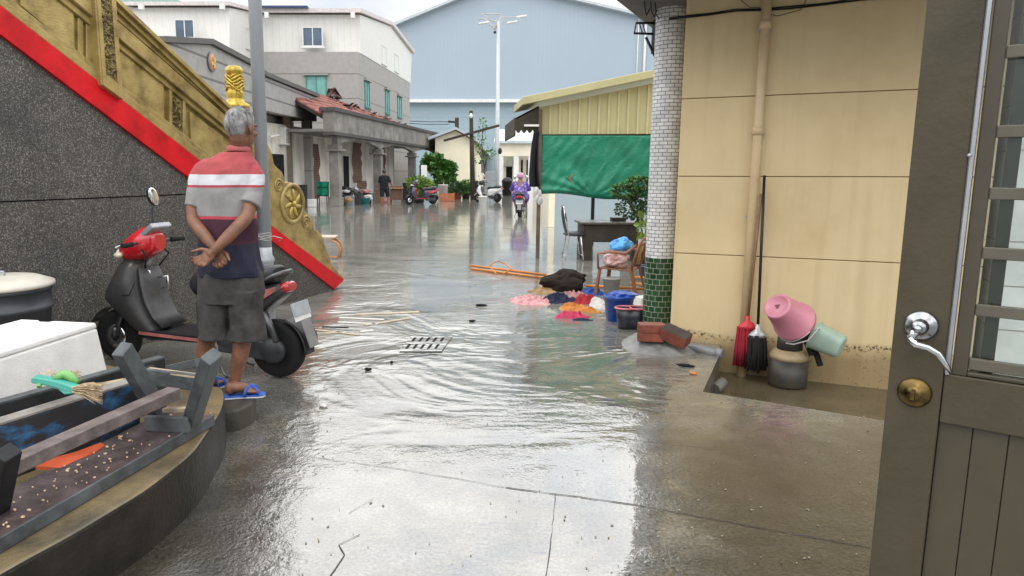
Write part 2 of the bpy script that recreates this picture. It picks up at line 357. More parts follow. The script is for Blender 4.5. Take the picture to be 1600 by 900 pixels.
def m_gold(name, carve=False):
    m, n, l, b = _new(name); t = N(n, 'ShaderNodeTexCoord'); O = t.outputs['Object']
    z = N(n, 'ShaderNodeTexNoise', Scale=5, Detail=7, Roughness=0.68); l.new(O, z.inputs['Vector'])
    r = ramp(n, l, z.outputs['Fac'], [(0.28, (0.14, 0.095, 0.03)), (0.5, (0.355, 0.265, 0.098)), (0.72, (0.49, 0.385, 0.155))])
    b.inputs['Metallic'].default_value = 0.35; b.inputs['Roughness'].default_value = 0.42
    mp = N(n, 'ShaderNodeMapping'); mp.inputs['Scale'].default_value = (1, 1, 6); l.new(O, mp.inputs[0])
    g = N(n, 'ShaderNodeTexNoise', Scale=14, Detail=4); l.new(mp.outputs[0], g.inputs['Vector'])
    bp = N(n, 'ShaderNodeBump', Strength=0.25, Distance=0.01); l.new(g.outputs['Fac'], bp.inputs['Height'])
    if carve:
        v = N(n, 'ShaderNodeTexVoronoi', Scale=34, feature='SMOOTH_F1'); l.new(O, v.inputs['Vector'])
        q = ramp(n, l, v.outputs['Distance'], [(0.1, 1.0), (0.65, 0.0)])
        bp.inputs['Strength'].default_value = 1.0; bp.inputs['Distance'].default_value = 0.03; l.new(q.outputs[0], bp.inputs['Height'])
        mu = n.new('ShaderNodeMixRGB'); mu.blend_type = 'MULTIPLY'; mu.inputs[0].default_value = 0.75; l.new(r.outputs[0], mu.inputs[1]); l.new(q.outputs[0], mu.inputs[2]); l.new(mu.outputs[0], b.inputs['Base Color'])
    else: l.new(r.outputs[0], b.inputs['Base Color'])
    l.new(bp.outputs[0], b.inputs['Normal']); return m
def m_lines(name, c, line, period, width, axis='Z', rough=0.7, var=0.2, bump=0.4, sc=3.0):
    """sheet or cladding with a groove every PERIOD metres along an object axis"""
    m, n, l, b = _new(name); t = N(n, 'ShaderNodeTexCoord'); O = t.outputs['Object']
    s = N(n, 'ShaderNodeSeparateXYZ'); l.new(O, s.inputs[0])
    a = n.new('ShaderNodeMath'); a.operation = 'DIVIDE'; a.inputs[1].default_value = period
    if axis == 'XY':
        q = n.new('ShaderNodeMath'); q.operation = 'ADD'; l.new(s.outputs['X'], q.inputs[0]); l.new(s.outputs['Y'], q.inputs[1]); l.new(q.outputs[0], a.inputs[0])
    else: l.new(s.outputs[axis], a.inputs[0])
    f = n.new('ShaderNodeMath'); f.operation = 'FRACT'; l.new(a.outputs[0], f.inputs[0])
    w = width / period
    k = ramp(n, l, f.outputs[0], [(0.0, 1.0), (w, 1.0), (min(0.99, w * 1.6), 0.0), (1.0, 0.0)])
    z = N(n, 'ShaderNodeTexNoise', Scale=sc, Detail=6, Roughness=0.65); l.new(O, z.inputs['Vector'])
    r = ramp(n, l, z.outputs['Fac'], [(0.3, tuple(x * (1 - var) for x in c)), (0.7, tuple(min(1, x * (1 + var * .4)) for x in c))])
    mx = n.new('ShaderNodeMixRGB'); l.new(k.outputs[0], mx.inputs[0]); l.new(r.outputs[0], mx.inputs[1]); mx.inputs[2].default_value = (*line, 1)
    l.new(mx.outputs[0], b.inputs['Base Color']); b.inputs['Roughness'].default_value = rough
    iv = n.new('ShaderNodeMath'); iv.operation = 'SUBTRACT'; iv.inputs[0].default_value = 1; l.new(k.outputs[0], iv.inputs[1])
    bp = N(n, 'ShaderNodeBump', Strength=bump, Distance=0.02); l.new(iv.outputs[0], bp.inputs['Height']); l.new(bp.outputs[0], b.inputs['Normal'])
    return m
def m_bands(name, stops, rough=0.85, bump=0.35):
    """knit or cloth dyed in level bands: stops = (height in metres, colour)"""
    m, n, l, b = _new(name); t = N(n, 'ShaderNodeTexCoord'); O = t.outputs['Object']
    s = N(n, 'ShaderNodeSeparateXYZ'); l.new(O, s.inputs[0])
    w = N(n, 'ShaderNodeTexNoise', Scale=5, Detail=2); l.new(O, w.inputs['Vector'])
    q = n.new('ShaderNodeMath'); q.operation = 'MULTIPLY_ADD'; l.new(w.outputs['Fac'], q.inputs[0]); q.inputs[1].default_value = 0.012; l.new(s.outputs['Z'], q.inputs[2])
    d = N(n, 'ShaderNodeMapRange'); l.new(q.outputs[0], d.inputs[0]); lo, hi = stops[0][0], stops[-1][0]
    d.inputs[1].default_value = lo; d.inputs[2].default_value = hi
    r = n.new('ShaderNodeValToRGB'); r.color_ramp.interpolation = 'CONSTANT'; l.new(d.outputs[0], r.inputs[0]); el = r.color_ramp.elements
    while len(el) < len(stops): el.new(0.5)
    for e_, (z, c) in zip(el, stops): e_.position = max(0, min(1, (z - lo) / (hi - lo))); e_.color = (*c, 1)
    z = N(n, 'ShaderNodeTexNoise', Scale=9, Detail=5); l.new(O, z.inputs['Vector'])
    g = ramp(n, l, z.outputs['Fac'], [(0.3, 0.82), (0.7, 1.06)])
    mu = n.new('ShaderNodeMixRGB'); mu.blend_type = 'MULTIPLY'; mu.inputs[0].default_value = 1; l.new(r.outputs[0], mu.inputs[1]); l.new(g.outputs[0], mu.inputs[2])
    l.new(mu.outputs[0], b.inputs['Base Color']); b.inputs['Roughness'].default_value = rough
    f = N(n, 'ShaderNodeTexNoise', Scale=220, Detail=2); l.new(O, f.inputs['Vector'])
    bp = N(n, 'ShaderNodeBump', Strength=bump, Distance=0.003); l.new(f.outputs['Fac'], bp.inputs['Height'])
    mp = N(n, 'ShaderNodeMapping'); mp.inputs['Scale'].default_value = (1, 1, .55); mp.inputs['Rotation'].default_value = (0, .5, 0); l.new(O, mp.inputs[0])
    f2 = N(n, 'ShaderNodeTexNoise', Scale=5, Detail=2, Distortion=1.2); l.new(mp.outputs[0], f2.inputs['Vector'])
    b2 = N(n, 'ShaderNodeBump', Strength=.5, Distance=.05); l.new(f2.outputs['Fac'], b2.inputs['Height']); l.new(bp.outputs[0], b2.inputs['Normal']); l.new(b2.outputs[0], b.inputs['Normal'])
    return m
def m_leaf(name, dark, light):
    m, n, l, b = _new(name); t = N(n, 'ShaderNodeTexCoord')
    z = N(n, 'ShaderNodeTexNoise', Scale=9, Detail=3); l.new(t.outputs['Object'], z.inputs['Vector'])
    r = ramp(n, l, z.outputs['Fac'], [(0.3, dark), (0.7, light)]); l.new(r.outputs[0], b.inputs['Base Color'])
    b.inputs['Roughness'].default_value = 0.42; b.inputs['Transmission Weight'].default_value = 0.0
    return m
def m_glass(name, tint=(0.9, 0.95, 0.93), alpha=0.25, rough=0.03):
    m, n, l, b = _new(name); o = n['Material Output']
    tr = n.new('ShaderNodeBsdfTransparent'); tr.inputs[0].default_value = (*tint, 1); gl = n.new('ShaderNodeBsdfGlossy'); gl.inputs['Roughness'].default_value = rough
    fr = N(n, 'ShaderNodeFresnel', IOR=1.5); mx = n.new('ShaderNodeMixShader')
    l.new(fr.outputs[0], mx.inputs[0]); l.new(tr.outputs[0], mx.inputs[1]); l.new(gl.outputs[0], mx.inputs[2]); l.new(mx.outputs[0], o.inputs['Surface'])
    n.remove(b); return m

M_GROUND = m_ground(); M_TERR = m_terrazzo(); M_YEL = m_yellow()
M_GOLD = m_gold('aged_gold_paint'); M_CARVE = m_gold('carved_gold', True)
M_RED = mat('red_paint', (0.62, 0.007, 0.014), 0.5, var=0.38, sc=4, spec=0.25, detail=8, bump=.15, bsc=70)
M_DARKGAP = mat('dark_gap', (0.012, 0.012, 0.012), 0.9)
M_CONC = mat('worn_concrete', (0.20, 0.18, 0.14), 0.7, var=0.55, sc=5, bump=0.4, bsc=60)
M_CONCW = mat('wet_plinth', (0.13, 0.115, 0.085), 0.35, var=0.6, sc=4, bump=0.3, bsc=50)
M_BLACKP = mat('black_plastic', (0.016, 0.016, 0.018), 0.42, var=0.3, spec=.35)
M_RUBBER = mat('black_rubber', (0.014, 0.014, 0.014), 0.75, var=0.3)
M_CHROME = mat('chrome', (0.62, 0.63, 0.65), 0.14, 1.0, var=0.1)
M_STEEL = mat('grey_steel', (0.36, 0.38, 0.41), 0.4, 0.6, var=0.2)
M_WHITE = mat('white_paint', (0.72, 0.72, 0.70), 0.5, var=0.12, sc=2)

# ------------------------------------------------------------------ ground
PIT = [G(1098, 612), G(1125, 553), G(1098, 533) + Vector((0.25, 0.25, 0)), G(1098, 533) + Vector((3.2, -1.15, 0)), Vector((4.6, 3.10, 0)), G(1380, 657)]
def ground():
    bm = bmesh.new()
    outer = [bm.verts.new(p) for p in ((-160, -30, 0), (160, -30, 0), (160, 260, 0), (-160, 260, 0))]
    inner = [bm.verts.new((p.x, p.y, 0)) for p in PIT]
    es = [bm.edges.new((outer[i], outer[(i + 1) % 4])) for i in range(4)] + [bm.edges.new((inner[i], inner[(i + 1) % len(inner)])) for i in range(len(inner))]
    bmesh.ops.triangle_fill(bm, use_beauty=True, use_dissolve=False, edges=es)
    bmesh.ops.recalc_face_normals(bm, faces=bm.faces)
    for f in bm.faces:
        if f.normal.z < 0: f.normal_flip()
    me = bpy.data.meshes.new('ground'); bm.to_mesh(me); bm.free(); me.materials.append(M_GROUND)
    o = bpy.data.objects.new('ground', me); COL.objects.link(o); o['kind'] = 'structure'
ground()
M_SILT = mat('murky_water', (0.105, 0.085, 0.05), 0.06, var=0.3, sc=3, rvar=0.03, bump=0.05, bsc=6)
b = MB(); n_ = len(PIT)
for i in range(n_):
    p, q = PIT[i], PIT[(i + 1) % n_]
    b.add([(p.x, p.y, -0.001), (q.x, q.y, -0.001), (q.x, q.y, -0.45), (p.x, p.y, -0.45)], [(0, 1, 2, 3)])
tag(b.build('drain_channel', M_CONCW), kind='structure')
b = MB(); b.add([(p.x, p.y, -0.25) for p in PIT], [tuple(range(n_))[::-1]]); tag(b.build('drain_water', M_SILT), kind='structure')
# slab joints and a crack
def strip(pts, w, z=0.003, seed=1, jit=0.004):
    rnd = random.Random(seed); P = []
    for a, c in zip(pts[:-1], pts[1:]):
        k = max(2, int((c - a).length / 0.06))
        for i in range(k): P.append(a.lerp(c, i / k) + Vector((rnd.uniform(-jit, jit), rnd.uniform(-jit, jit), 0)))
    P.append(pts[-1]); vs = []; fs = []
    for i, p in enumerate(P):
        d = (P[min(i + 1, len(P) - 1)] - P[max(0, i - 1)]).normalized(); x = Vector((-d.y, d.x, 0)); ww = w * rnd.uniform(0.35, 1.2)
        vs += [Vector((p.x, p.y, z)) + x * ww / 2, Vector((p.x, p.y, z)) - x * ww / 2]
    for i in range(len(P) - 1): fs.append((2 * i, 2 * i + 1, 2 * i + 3, 2 * i + 2))
    return vs, fs
b = MB()
for pts, w in (([G(470, 712), G(640, 736), G(790, 762)], 0.004), ([G(790, 762), G(985, 788), G(1150, 818), G(1365, 857)], 0.008), ([G(868, 772), G(862, 830), G(852, 905)], 0.004),
               ([G(512, 905), G(538, 868), G(530, 852), G(562, 836)], 0.006), ([G(545, 802), G(583, 780)], 0.003), ([G(1010, 690), G(1075, 697), G(1130, 703)], 0.003)):
    v, f = strip(pts, w, seed=len(b.v)); b.add(v, f)
tag(b.build('pavement_cracks', mat('crack_dirt', (0.03, 0.027, 0.022), 0.6)), kind='structure')

# ------------------------------------------------------------------ temple staircase flank (left)
SO = Vector((-1.43, 9.56, 0)); SD = Vector((0.3835, 0.9235, 0)); SN = Vector((0.9235, -0.3835, 0))       # foot, along (away), out towards the yard
def S(px, py, out=0.0):
    return V(px, py, SO + SN * out, SD) 
def Sn(px, py, o_):                                          # measured on the wall plane, then pushed out
    return V(px, py, SO, SD) + SN * o_
redlo = [(520, 452), (428, 381), (296, 281), (0, 57)]
redhi = [(535, 437), (420, 352), (303, 246), (0, 12)]
def extend(p, q, k): return q + (q - p) * k
lo = [Sn(*p, 0) for p in redlo]; hi = [Sn(*p, 0) for p in redhi]
lo.append(extend(lo[-2], lo[-1], 0.55)); hi.append(extend(hi[-2], hi[-1], 0.55))
st = thing('temple_staircase', 'temple staircase flank of dark pebble terrazzo with red band and gold balustrade', 'staircase', SO)
SEAM = 1.333
gnd = [Vector((p.x, p.y, 0)) for p in lo]
zi = [i for i in range(len(lo) - 1) if (lo[i].z - SEAM) * (lo[i + 1].z - SEAM) < 0][0]
k_ = (SEAM - lo[zi].z) / (lo[zi + 1].z - lo[zi].z); cut = lo[zi].lerp(lo[zi + 1], k_)
b = MB()
foot = SO + SD * 0.02
b.prism([foot] + lo[:zi + 1] + [cut - Vector((0, 0, .006)), Vector((lo[-1].x, lo[-1].y, SEAM - 0.006)), gnd[-1]], -SN * 1.4)
b.prism([cut + Vector((0, 0, .006)) ] + lo[zi + 1:] + [Vector((lo[-1].x, lo[-1].y, SEAM + 0.006))], -SN * 1.4)
b.build('wall', M_TERR, st)
b = MB(); b.prism([Vector((cut.x, cut.y, SEAM - .02)) - SN * .012, Vector((cut.x, cut.y, SEAM + .02)) - SN * .012, Vector((lo[-1].x, lo[-1].y, SEAM + .02)) - SN * .012, Vector((lo[-1].x, lo[-1].y, SEAM - .02)) - SN * .012], -SN * 0.5); b.build('seam', M_DARKGAP, st)
b = MB(); b.prism([p + SN * 0.03 for p in lo] + [p + SN * 0.03 for p in hi[::-1]], -SN * 1.3); b.build('red_band', M_RED, st, 0.004)
# balustrade: lines parallel to the stair slope, each given by two photo points
def Lp(x, a, c):                                            # photo y of a line at photo x
    return a[1] + (c[1] - a[1]) * (x - a[0]) / (c[0] - a[0])
def band(mb, l1, l2, xs, o0, th, m=0):
    """raised band between two slope lines from xs[0] to xs[1]"""
    P = [Sn(xs[0], Lp(xs[0], *l1), o0), Sn(xs[1], Lp(xs[1], *l1), o0), Sn(xs[1], Lp(xs[1], *l2), o0), Sn(xs[0], Lp(xs[0], *l2), o0)]
    mb.prism(P, -SN * th, m)
L_red = ((0, 12), (303, 246)); L_base = ((0, -2), (303, 232)); L_base2 = ((0, -14), (303, 222))
L_rail0 = ((175, 0), (353, 168)); L_rail1 = ((175, 26), (360, 187)); L_slit = ((175, 29), (360, 190)); L_rail2 = ((175, 55), (360, 208)); L_rail3 = ((175, 66), (360, 215))
X0, X1 = -160, 372
b = MB(); band(b, L_red, L_base, (X0, 398), 0.028, 0.30); band(b, L_base, L_base2, (X0, 392), 0.008, 0.26); b.build('base_rail', M_GOLD, st, 0.006)
b = MB(); band(b, L_base2, L_rail3, (X0, X1), -0.05, 0.16); b.build('panel', M_GOLD, st)
b = MB(); band(b, L_slit, L_rail2, (X0, X1), 0.035, 0.26); band(b, L_rail2, L_rail3, (X0, X1), 0.0, 0.2); b.build('middle_rail', M_GOLD, st, 0.008)
b = MB()
L_mid = ((175, 16), (353, 181)); L_mid0 = ((175, 8), (353, 174))
band(b, L_rail0, L_mid0, (X0, X1), 0.085, 0.34); band(b, L_mid0, L_mid, (X0, X1), 0.05, 0.28); band(b, L_mid, L_rail1, (X0, X1), 0.02, 0.24); b.build('handrail', M_GOLD, st, 0.012)
def post(xl, xr, o0, carve):
    xm = (xl + xr) / 2
    top = Lp(xr, *L_rail1) if xr < 200 else Lp(xm, *L_rail3)
    P = [(xl, Lp(xl, *L_red) - 1), (xr, Lp(xr, *L_red) - 1)]
    a = Sn(*P[0], o0); c = Sn(*P[1], o0); zt = 9
    return a, c
# big carved post (rises out of the picture) with its frame
a, c = Sn(149, 133, .07), Sn(182, 157, .07)
zt = Sn(170, -14, .07).z + 0.12
b = MB(); b.prism([a, c, Vector((c.x, c.y, zt)), Vector((a.x, a.y, zt))], -SN * 0.36)
b.build('post', M_GOLD, st, 0.008)
for (fl, fr_, flb, frb) in ((a.lerp(c, 0), a.lerp(c, .2), 0, 0), (a.lerp(c, .78), c, 0, 0)):
    pass
b = MB()
b.prism([a.lerp(c, .04) + SN * .012, a.lerp(c, .22) + SN * .012, Vector((a.lerp(c, .22).x, a.lerp(c, .22).y, zt - .02)) + SN * .012, Vector((a.lerp(c, .04).x, a.lerp(c, .04).y, zt - .02)) + SN * .012], -SN * .02)
b.prism([a.lerp(c, .76) + SN * .012, a.lerp(c, .98) + SN * .012, Vector((a.lerp(c, .98).x, a.lerp(c, .98).y, zt - .02)) + SN * .012, Vector((a.lerp(c, .76).x, a.lerp(c, .76).y, zt - .02)) + SN * .012], -SN * .02)
u0 = a.lerp(c, .22); u1 = a.lerp(c, .76); b.prism([u0 + SN * .012, u1 + SN * .012, u1 + Vector((0, 0, .11)) + SN * .012, u0 + Vector((0, 0, .11)) + SN * .012], -SN * .02)
b.build('post_frame', M_GOLD, st, 0.004)
def carving(p0, p1, z0a, z0b, z1a, z1b, n_, seed, name='carving'):
    """relief of curling leaves between two uprights"""
    rnd = random.Random(seed); b = MB(); w = (p1 - p0).length; dx = (p1 - p0) / w
    for i in range(n_):
        u = rnd.random(); t = rnd.random(); zl = z0a + (z0b - z0a) * u; zh = z1a + (z1b - z1a) * u
        c_ = Vector((p0.x, p0.y, 0)) + Vector((dx.x, dx.y, 0)) * w * u + Vector((0, 0, zl + (zh - zl) * t)); r = rnd.uniform(.010, .02); ph = rnd.uniform(0, 6.28); k = rnd.choice((-1, 1))
        pts = [c_ + Vector((dx.x, dx.y, 0)) * r * math.cos(ph + k * q * .8) * (1 - q * .13) + Vector((0, 0, r * math.sin(ph + k * q * .8) * (1 - q * .13))) for q in range(6)]
        b.tube(pts, [.003, .006, .007, .007, .006, .003], 5)
    return b
b = carving(u0 + SN * .002, u1 + SN * .002, u0.z + .12, u1.z + .12, zt - .03, zt - .03, 330, 5); b.build('carving', M_CARVE, st)
# raised panel fields and small carved uprights
def field(corners, o0, th):
    b = MB(); b.prism([Sn(x, y, o0) for x, y in corners], -SN * th); return b
for cs in ([(36, 8), (120, 80), (119, 14), (100, -16), (30, -60)], [(188, 77), (191, 140), (260, 199), (259, 132)], [(300, 174), (302, 226), (311, 240), (352, 274), (352, 213)], [(-60, -70), (-10, -26), (-16, -80), (-60, -110)]):
    field(cs, -0.022, 0.05).build('raised_panel', M_GOLD, st, 0.006)
for xl, xr, yb0, yb1 in ((266, 291, 206, 227),):
    p0, p1 = Sn(xl, Lp(xl, *L_base2), -.03), Sn(xr, Lp(xr, *L_base2), -.03); q0, q1 = Sn(xl, Lp(xl, *L_rail3), -.03), Sn(xr, Lp(xr, *L_rail3), -.03)
    b = MB(); b.prism([p0, p1, q1, q0], -SN * .05)
    for s0, s1 in ((0, .17), (.83, 1)): b.prism([p0.lerp(p1, s0) + SN * .025, p0.lerp(p1, s1) + SN * .025, q0.lerp(q1, s1) + SN * .025, q0.lerp(q1, s0) + SN * .025], -SN * .03)
    b.build('small_post', M_GOLD, st, 0.004)
    a0, a1 = p0.lerp(p1, .2), p0.lerp(p1, .8); e0, e1 = q0.lerp(q1, .2), q0.lerp(q1, .8)
    carving(a0 + SN * .006, a1 + SN * .006, a0.z + .04, a1.z + .04, e0.z - .03, e1.z - .03, 110, 9).build('carving', M_CARVE, st)
# plain upright mouldings
for xl, xr in ((125, 133), (138, 146), (0, 8)):
    b = MB(); p0, p1 = Sn(xl, Lp(xl, *L_base2), -.02), Sn(xr, Lp(xr, *L_base2), -.02); q0, q1 = Sn(xl, Lp(xl, *L_rail3), -.02), Sn(xr, Lp(xr, *L_rail3), -.02); b.prism([p0, p1, q1, q0], -SN * .04); b.build('moulding', M_GOLD, st, 0.005)
# scroll end with wheel
out = [(392, 196), (400, 203), (408, 212), (416, 226), (422, 240), (425, 256), (430, 262), (437, 268), (441, 277), (442, 285), (447, 284), (458, 287), (467, 297), (471, 312), (472, 328), (478, 334), (484, 341), (487, 350), (488, 359), (494, 361), (500, 367), (504, 380), (510, 396), (516, 413), (525, 424), (533, 433), (535, 437), (505, 417), (420, 352), (392, 328)]
b = MB(); b.prism([Sn(x, y, .03) for x, y in out], -SN * .30); b.build('scroll_end', M_GOLD, st, 0.012)
def ring3(cx, cy, ry, o_):                                  # centre and radius on the wall plane
    c_ = Sn(cx, cy, o_); r = abs((Sn(cx, cy - ry, o_) - c_).z); return c_, r
def plane_pt(c_, r, t): return c_ + SD * r * math.cos(t) + Vector((0, 0, r * math.sin(t)))
c_, r = ring3(453, 318, 29, .035)
b = MB(); b.tube([plane_pt(c_, r, 2 * math.pi * i / 28) for i in range(28)], .028, 8, closed=True); b.lathe([(r, -.01), (r, .004), (r * .2, .004)], c_, 28, SN)
b.build('wheel_rim', M_GOLD, st)
b = MB(); b.ell(c_ + SN * .02, .035)
for i in range(7):
    t = 2 * math.pi * i / 7 + .3; b.tube([plane_pt(c_ + SN * .01, r * q, t + .5 * q) for q in (.12, .35, .6, .82)], [.012, .026, .024, .006], 6)
b.build('wheel_spokes', mat('bright_gold', (0.52, 0.40, 0.12), 0.38, 0.5, var=0.35), st)
for cx, cy, ry in ((431, 290, 11), (474, 347, 11)):
    c_, r = ring3(cx, cy, ry, .035); b = MB(); b.tube([plane_pt(c_, r * (1 - i / 24), i * .62) for i in range(23)], .013, 6); b.build('spiral', M_GOLD, st)
# newel finial behind the man
nw = Sn(384, 250, -.1); nb = Vector((nw.x, nw.y, 0)); z_ = lambda y: Sn(378, y, -.1).z
b = MB(); zb, ztp = z_(172), z_(101); h = ztp - zb
b.lathe([(.0, 0)], nb)
b = MB(); b.lathe([(.13, z_(250)), (.13, zb + .0), (.15, zb + .03), (.15, zb + .06), (.095, zb + .09), (.085, zb + .13), (.10, zb + .17), (.083, zb + .2), (.083, ztp - .09), (.095, ztp - .075), (.09, ztp - .04), (.06, ztp - .01), (0, ztp)], nb, 20)
rnd = random.Random(3)
for i in range(34):
    t = i * 2.4; zz = zb + .21 + (h - .32) * (i / 34); b.tube([nb + Vector((.088 * math.cos(t + q * .35), .088 * math.sin(t + q * .35), zz + .02 * math.sin(q * 1.6 + i))) for q in range(5)], [.006, .014, .016, .012, .005], 5)
b.build('finial', mat('finial_gold', (0.50, 0.36, 0.06), 0.35, 0.55, var=0.4, sc=14), st)
# the flight itself, hidden behind the balustrade
b = MB(); tops = hi
for i in range(12):
    t0, t1 = i / 12, (i + 1) / 12; p, q = hi[0].lerp(hi[-1], t0), hi[0].lerp(hi[-1], t1)
    b.prism([Vector((p.x, p.y, 0)), Vector((q.x, q.y, 0)), Vector((q.x, q.y, p.z * .94)), Vector((p.x, p.y, p.z * .94))], -SN * 1.2 )
for i in range(len(b.v)): b.v[i] = b.v[i] - SN * 1.402
b.build('steps', M_CONC, st)
# ------------------------------------------------------------------ yellow building (right)
WO = Vector((2.13, 6.50, 0)); WD = Vector((0.906, -0.423, 0)); WN = Vector((-0.423, -0.906, 0))      # left corner, along to the right, out
def Wp(px, py, o_=0.0): return V(px, py, WO, WD) + WN * o_
sW = lambda p: (Vector(p) - WO).dot(WD)
yb = thing('yellow_building', 'yellow stucco building with grooved courses and black mould tide mark', 'building', WO)
JG = .0035
zs = [Wp(1250, y).z for y in (404, 276, 147, 8)]
WL0, WL1 = sW(Wp(1066, 300)) - .045, sW(Wp(1562, 200))
b = MB(); lv = [-0.5] + zs + [4.6]
for i in range(len(lv) - 1):
    z0, z1 = lv[i] + (JG if i else 0), lv[i + 1] - JG
    p0, p1 = WO + WD * WL0, WO + WD * WL1
    b.prism([Vector((p0.x, p0.y, z0)), Vector((p1.x, p1.y, z0)), Vector((p1.x, p1.y, z1)), Vector((p0.x, p0.y, z1))], -WN * 5)
wall = b.build('wall', M_YEL, yb, 0.004)
b = MB(); p0, p1 = WO + WD * (WL0 + .01) - WN * .012, WO + WD * (WL1 - .01) - WN * .012
b.prism([Vector((p0.x, p0.y, -.4)), Vector((p1.x, p1.y, -.4)), Vector((p1.x, p1.y, 4.55)), Vector((p0.x, p0.y, 4.55))], -WN * 4.9); b.build('groove', mat('groove_brown', (0.24, 0.155, 0.075), 0.85), yb)
# white tiled end beyond the yellow part, seen through the door glass
b = MB(); p0, p1 = WO + WD * (WL1 + .08) + WN * .10, WO + WD * (WL1 + 2.2) + WN * .10
b.prism([Vector((p0.x, p0.y, -.5)), Vector((p1.x, p1.y, -.5)), Vector((p1.x, p1.y, 4.6)), Vector((p0.x, p0.y, 4.6))], -WN * 5); b.build('white_wall', m_lines('white_wall_tile', (0.66, 0.66, 0.64), (0.35, 0.33, 0.30), 0.34, 0.008), yb)
# soffit of the eave
SZ = 3.02
def Gz(px, py, z): return G(px, py, z)
e0, e1 = Gz(1022, 46, SZ), Gz(963, 0, SZ); ed = (e1 - e0).normalized()
q0, q1 = e0 - ed * .25, e1 + ed * 1.2
cn_ = [q0, q1, q1 + WD * 4.2, WO + WD * (WL0 + 3.4), WO + WD * (WL0 - .0), q0 + WD * .3]
b = MB(); b.prism([Vector((p.x, p.y, SZ)) for p in cn_], (0, 0, .16)); b.build('eave', mat('eave_concrete', (0.165, 0.16, 0.15), 0.8, var=0.35, sc=3), yb)
b = MB(); bx = Wp(1028, 60); c_ = A(1029, 62, 7.0)
b.box((c_.x, c_.y, c_.z + .03), (.10, .12, .30)); b.build('beam_end', mat('beam_dark', (0.035, 0.033, 0.03), 0.8), yb)
b = MB(); Yb = 7.0; L_ = [A(1022, 36, Yb), A(994, 36, Yb), A(991, 52, Yb), A(1020, 53, Yb)]; b.tube(L_, .012, 6); b.tube([A(1009, 58, Yb), A(1034, 110, Yb)], .013, 6); b.tube([A(999, 36, Yb), A(1004, 52, Yb)], .006, 5); b.tube([A(1004, 36, Yb), A(1009, 52, Yb)], .006, 5)
b.build('bracket', M_BLACKP, yb)
b = MB()
for k, (xa, xb) in enumerate(((1007, 1010), (1017, 1022), (1024, 1030))):
    b = MB(); b.tube([Gz(xa, 2 + k, SZ - .02), A(xa + 1, 14 + k * 4, 6.75), A(xb, 24 + k * 3, 6.85), A(xb + 6, 12, 6.9)], .005, 5); b.build('hanging_cable', M_RUBBER, yb)
# tiled round column
tcx = A(1033, 400, 6.9); tc_ = thing('tiled_column', 'round column in white brick tiles over green tiles beside yellow wall', 'column', (tcx.x, tcx.y, 0))
def column(name, r, z0, z1, m):
    n = 48; me = bpy.data.meshes.new(name); vs = []; fs = []
    nz_ = 2
    for z in (z0, z1):
        for j in range(n): t = 2 * math.pi * j / n; vs.append((r * math.cos(t), r * math.sin(t), z))
    for j in range(n): fs.append((j, (j + 1) % n, n + (j + 1) % n, n + j))
    me.from_pydata(vs, [], fs); uv = me.uv_layers.new(name='UVMap')
    for p in me.polygons:
        p.use_smooth = True
        for li, vi in zip(p.loop_indices, p.vertices):
            j = vi % n; jj = j if not (p.index == n - 1 and j == 0) else n
            uv.data[li].uv = (jj / n * 2 * math.pi * r, me.vertices[vi].co.z)
    me.materials.append(m); o = bpy.data.objects.new(name, me); _link(o, tc_); OFF[o.name] = Vector((0, 0, 0)); return o
zg = A(1033, 404, 6.77).z
column('white_tiles', .148, zg, SZ + .1, m_brick('white_brick_tile', (0.76, 0.76, 0.74), (0.62, 0.62, 0.62), (0.17, 0.17, 0.175), .078, .0345, .0036, .35))
column('green_tiles', .150, -.05, zg - .002, m_brick('green_glazed_tile', (0.012, 0.045, 0.016), (0.03, 0.085, 0.03), (0.34, 0.37, 0.30), .066, .053, .0028, .16))
# drain pipe on the wall
pt = [Wp(1199, -20, .07), Wp(1183, 240, .07), Wp(1165, 470, .07)]
pd = Wp(1161, 560, .07)
pp = thing('drain_pipe', 'cream plastic downpipe running up the yellow wall', 'pipe', (pd.x, pd.y, -.25))
pz = lambda y: Wp(1180, y, .07).z
px_, py_ = pd.x, pd.y
m_pipe = mat('cream_pipe', (0.62, 0.47, 0.27), 0.4, var=0.15, sc=3)
lean = (Wp(1199, 0, .07) - Wp(1163, 520, .07)); 
P0 = Wp(1163, 520, .07); bot = P0 - lean * .16; top = Wp(1199, 0, .07) + lean * .35
b = MB(); b.tube([bot, top], .0385, 14); b.build('pipe', m_pipe, pp)
for y in (38, 196): 
    b = MB(); q = P0 + lean * ((520 - y) / 520); b.tube([q - lean.normalized() * .035, q + lean.normalized() * .035], .046, 14); b.build('coupling', m_pipe, pp)
b = MB()
for y in (44, 200, 330): b = MB(); q = P0 + lean * ((520 - y) / 520); b.box(q - WN * .03, (.11, .02, .022), math.atan2(WD.y, WD.x)); b.build('clamp', M_STEEL, pp)
# cable strung along the wall
pts = [Wp(x, y, .03) for x, y in ((1046, 31), (1075, 28), (1110, 24), (1150, 18), (1190, 17), (1230, 15), (1290, 8), (1345, 1), (1400, -3), (1460, -6))]
b = MB(); b.tube(pts, .007, 6); b.tube([p + Vector((0, 0, .012 + .004 * math.sin(i * 3))) for i, p in enumerate(pts)], .005, 6); b.tube([Wp(1188, 14, .05), Wp(1172, 13, .035), Wp(1160, 3, .03), Wp(1152, -6, .03)], .003, 5)
b.tube([Wp(1196, 22, .05), Wp(1215, 26, .03), Wp(1252, 16, .03), Wp(1262, -4, .03)], .003, 5)
b.thing('wall_cable', M_RUBBER, 'pair of dark cables strung across the top of yellow wall', 'cable')

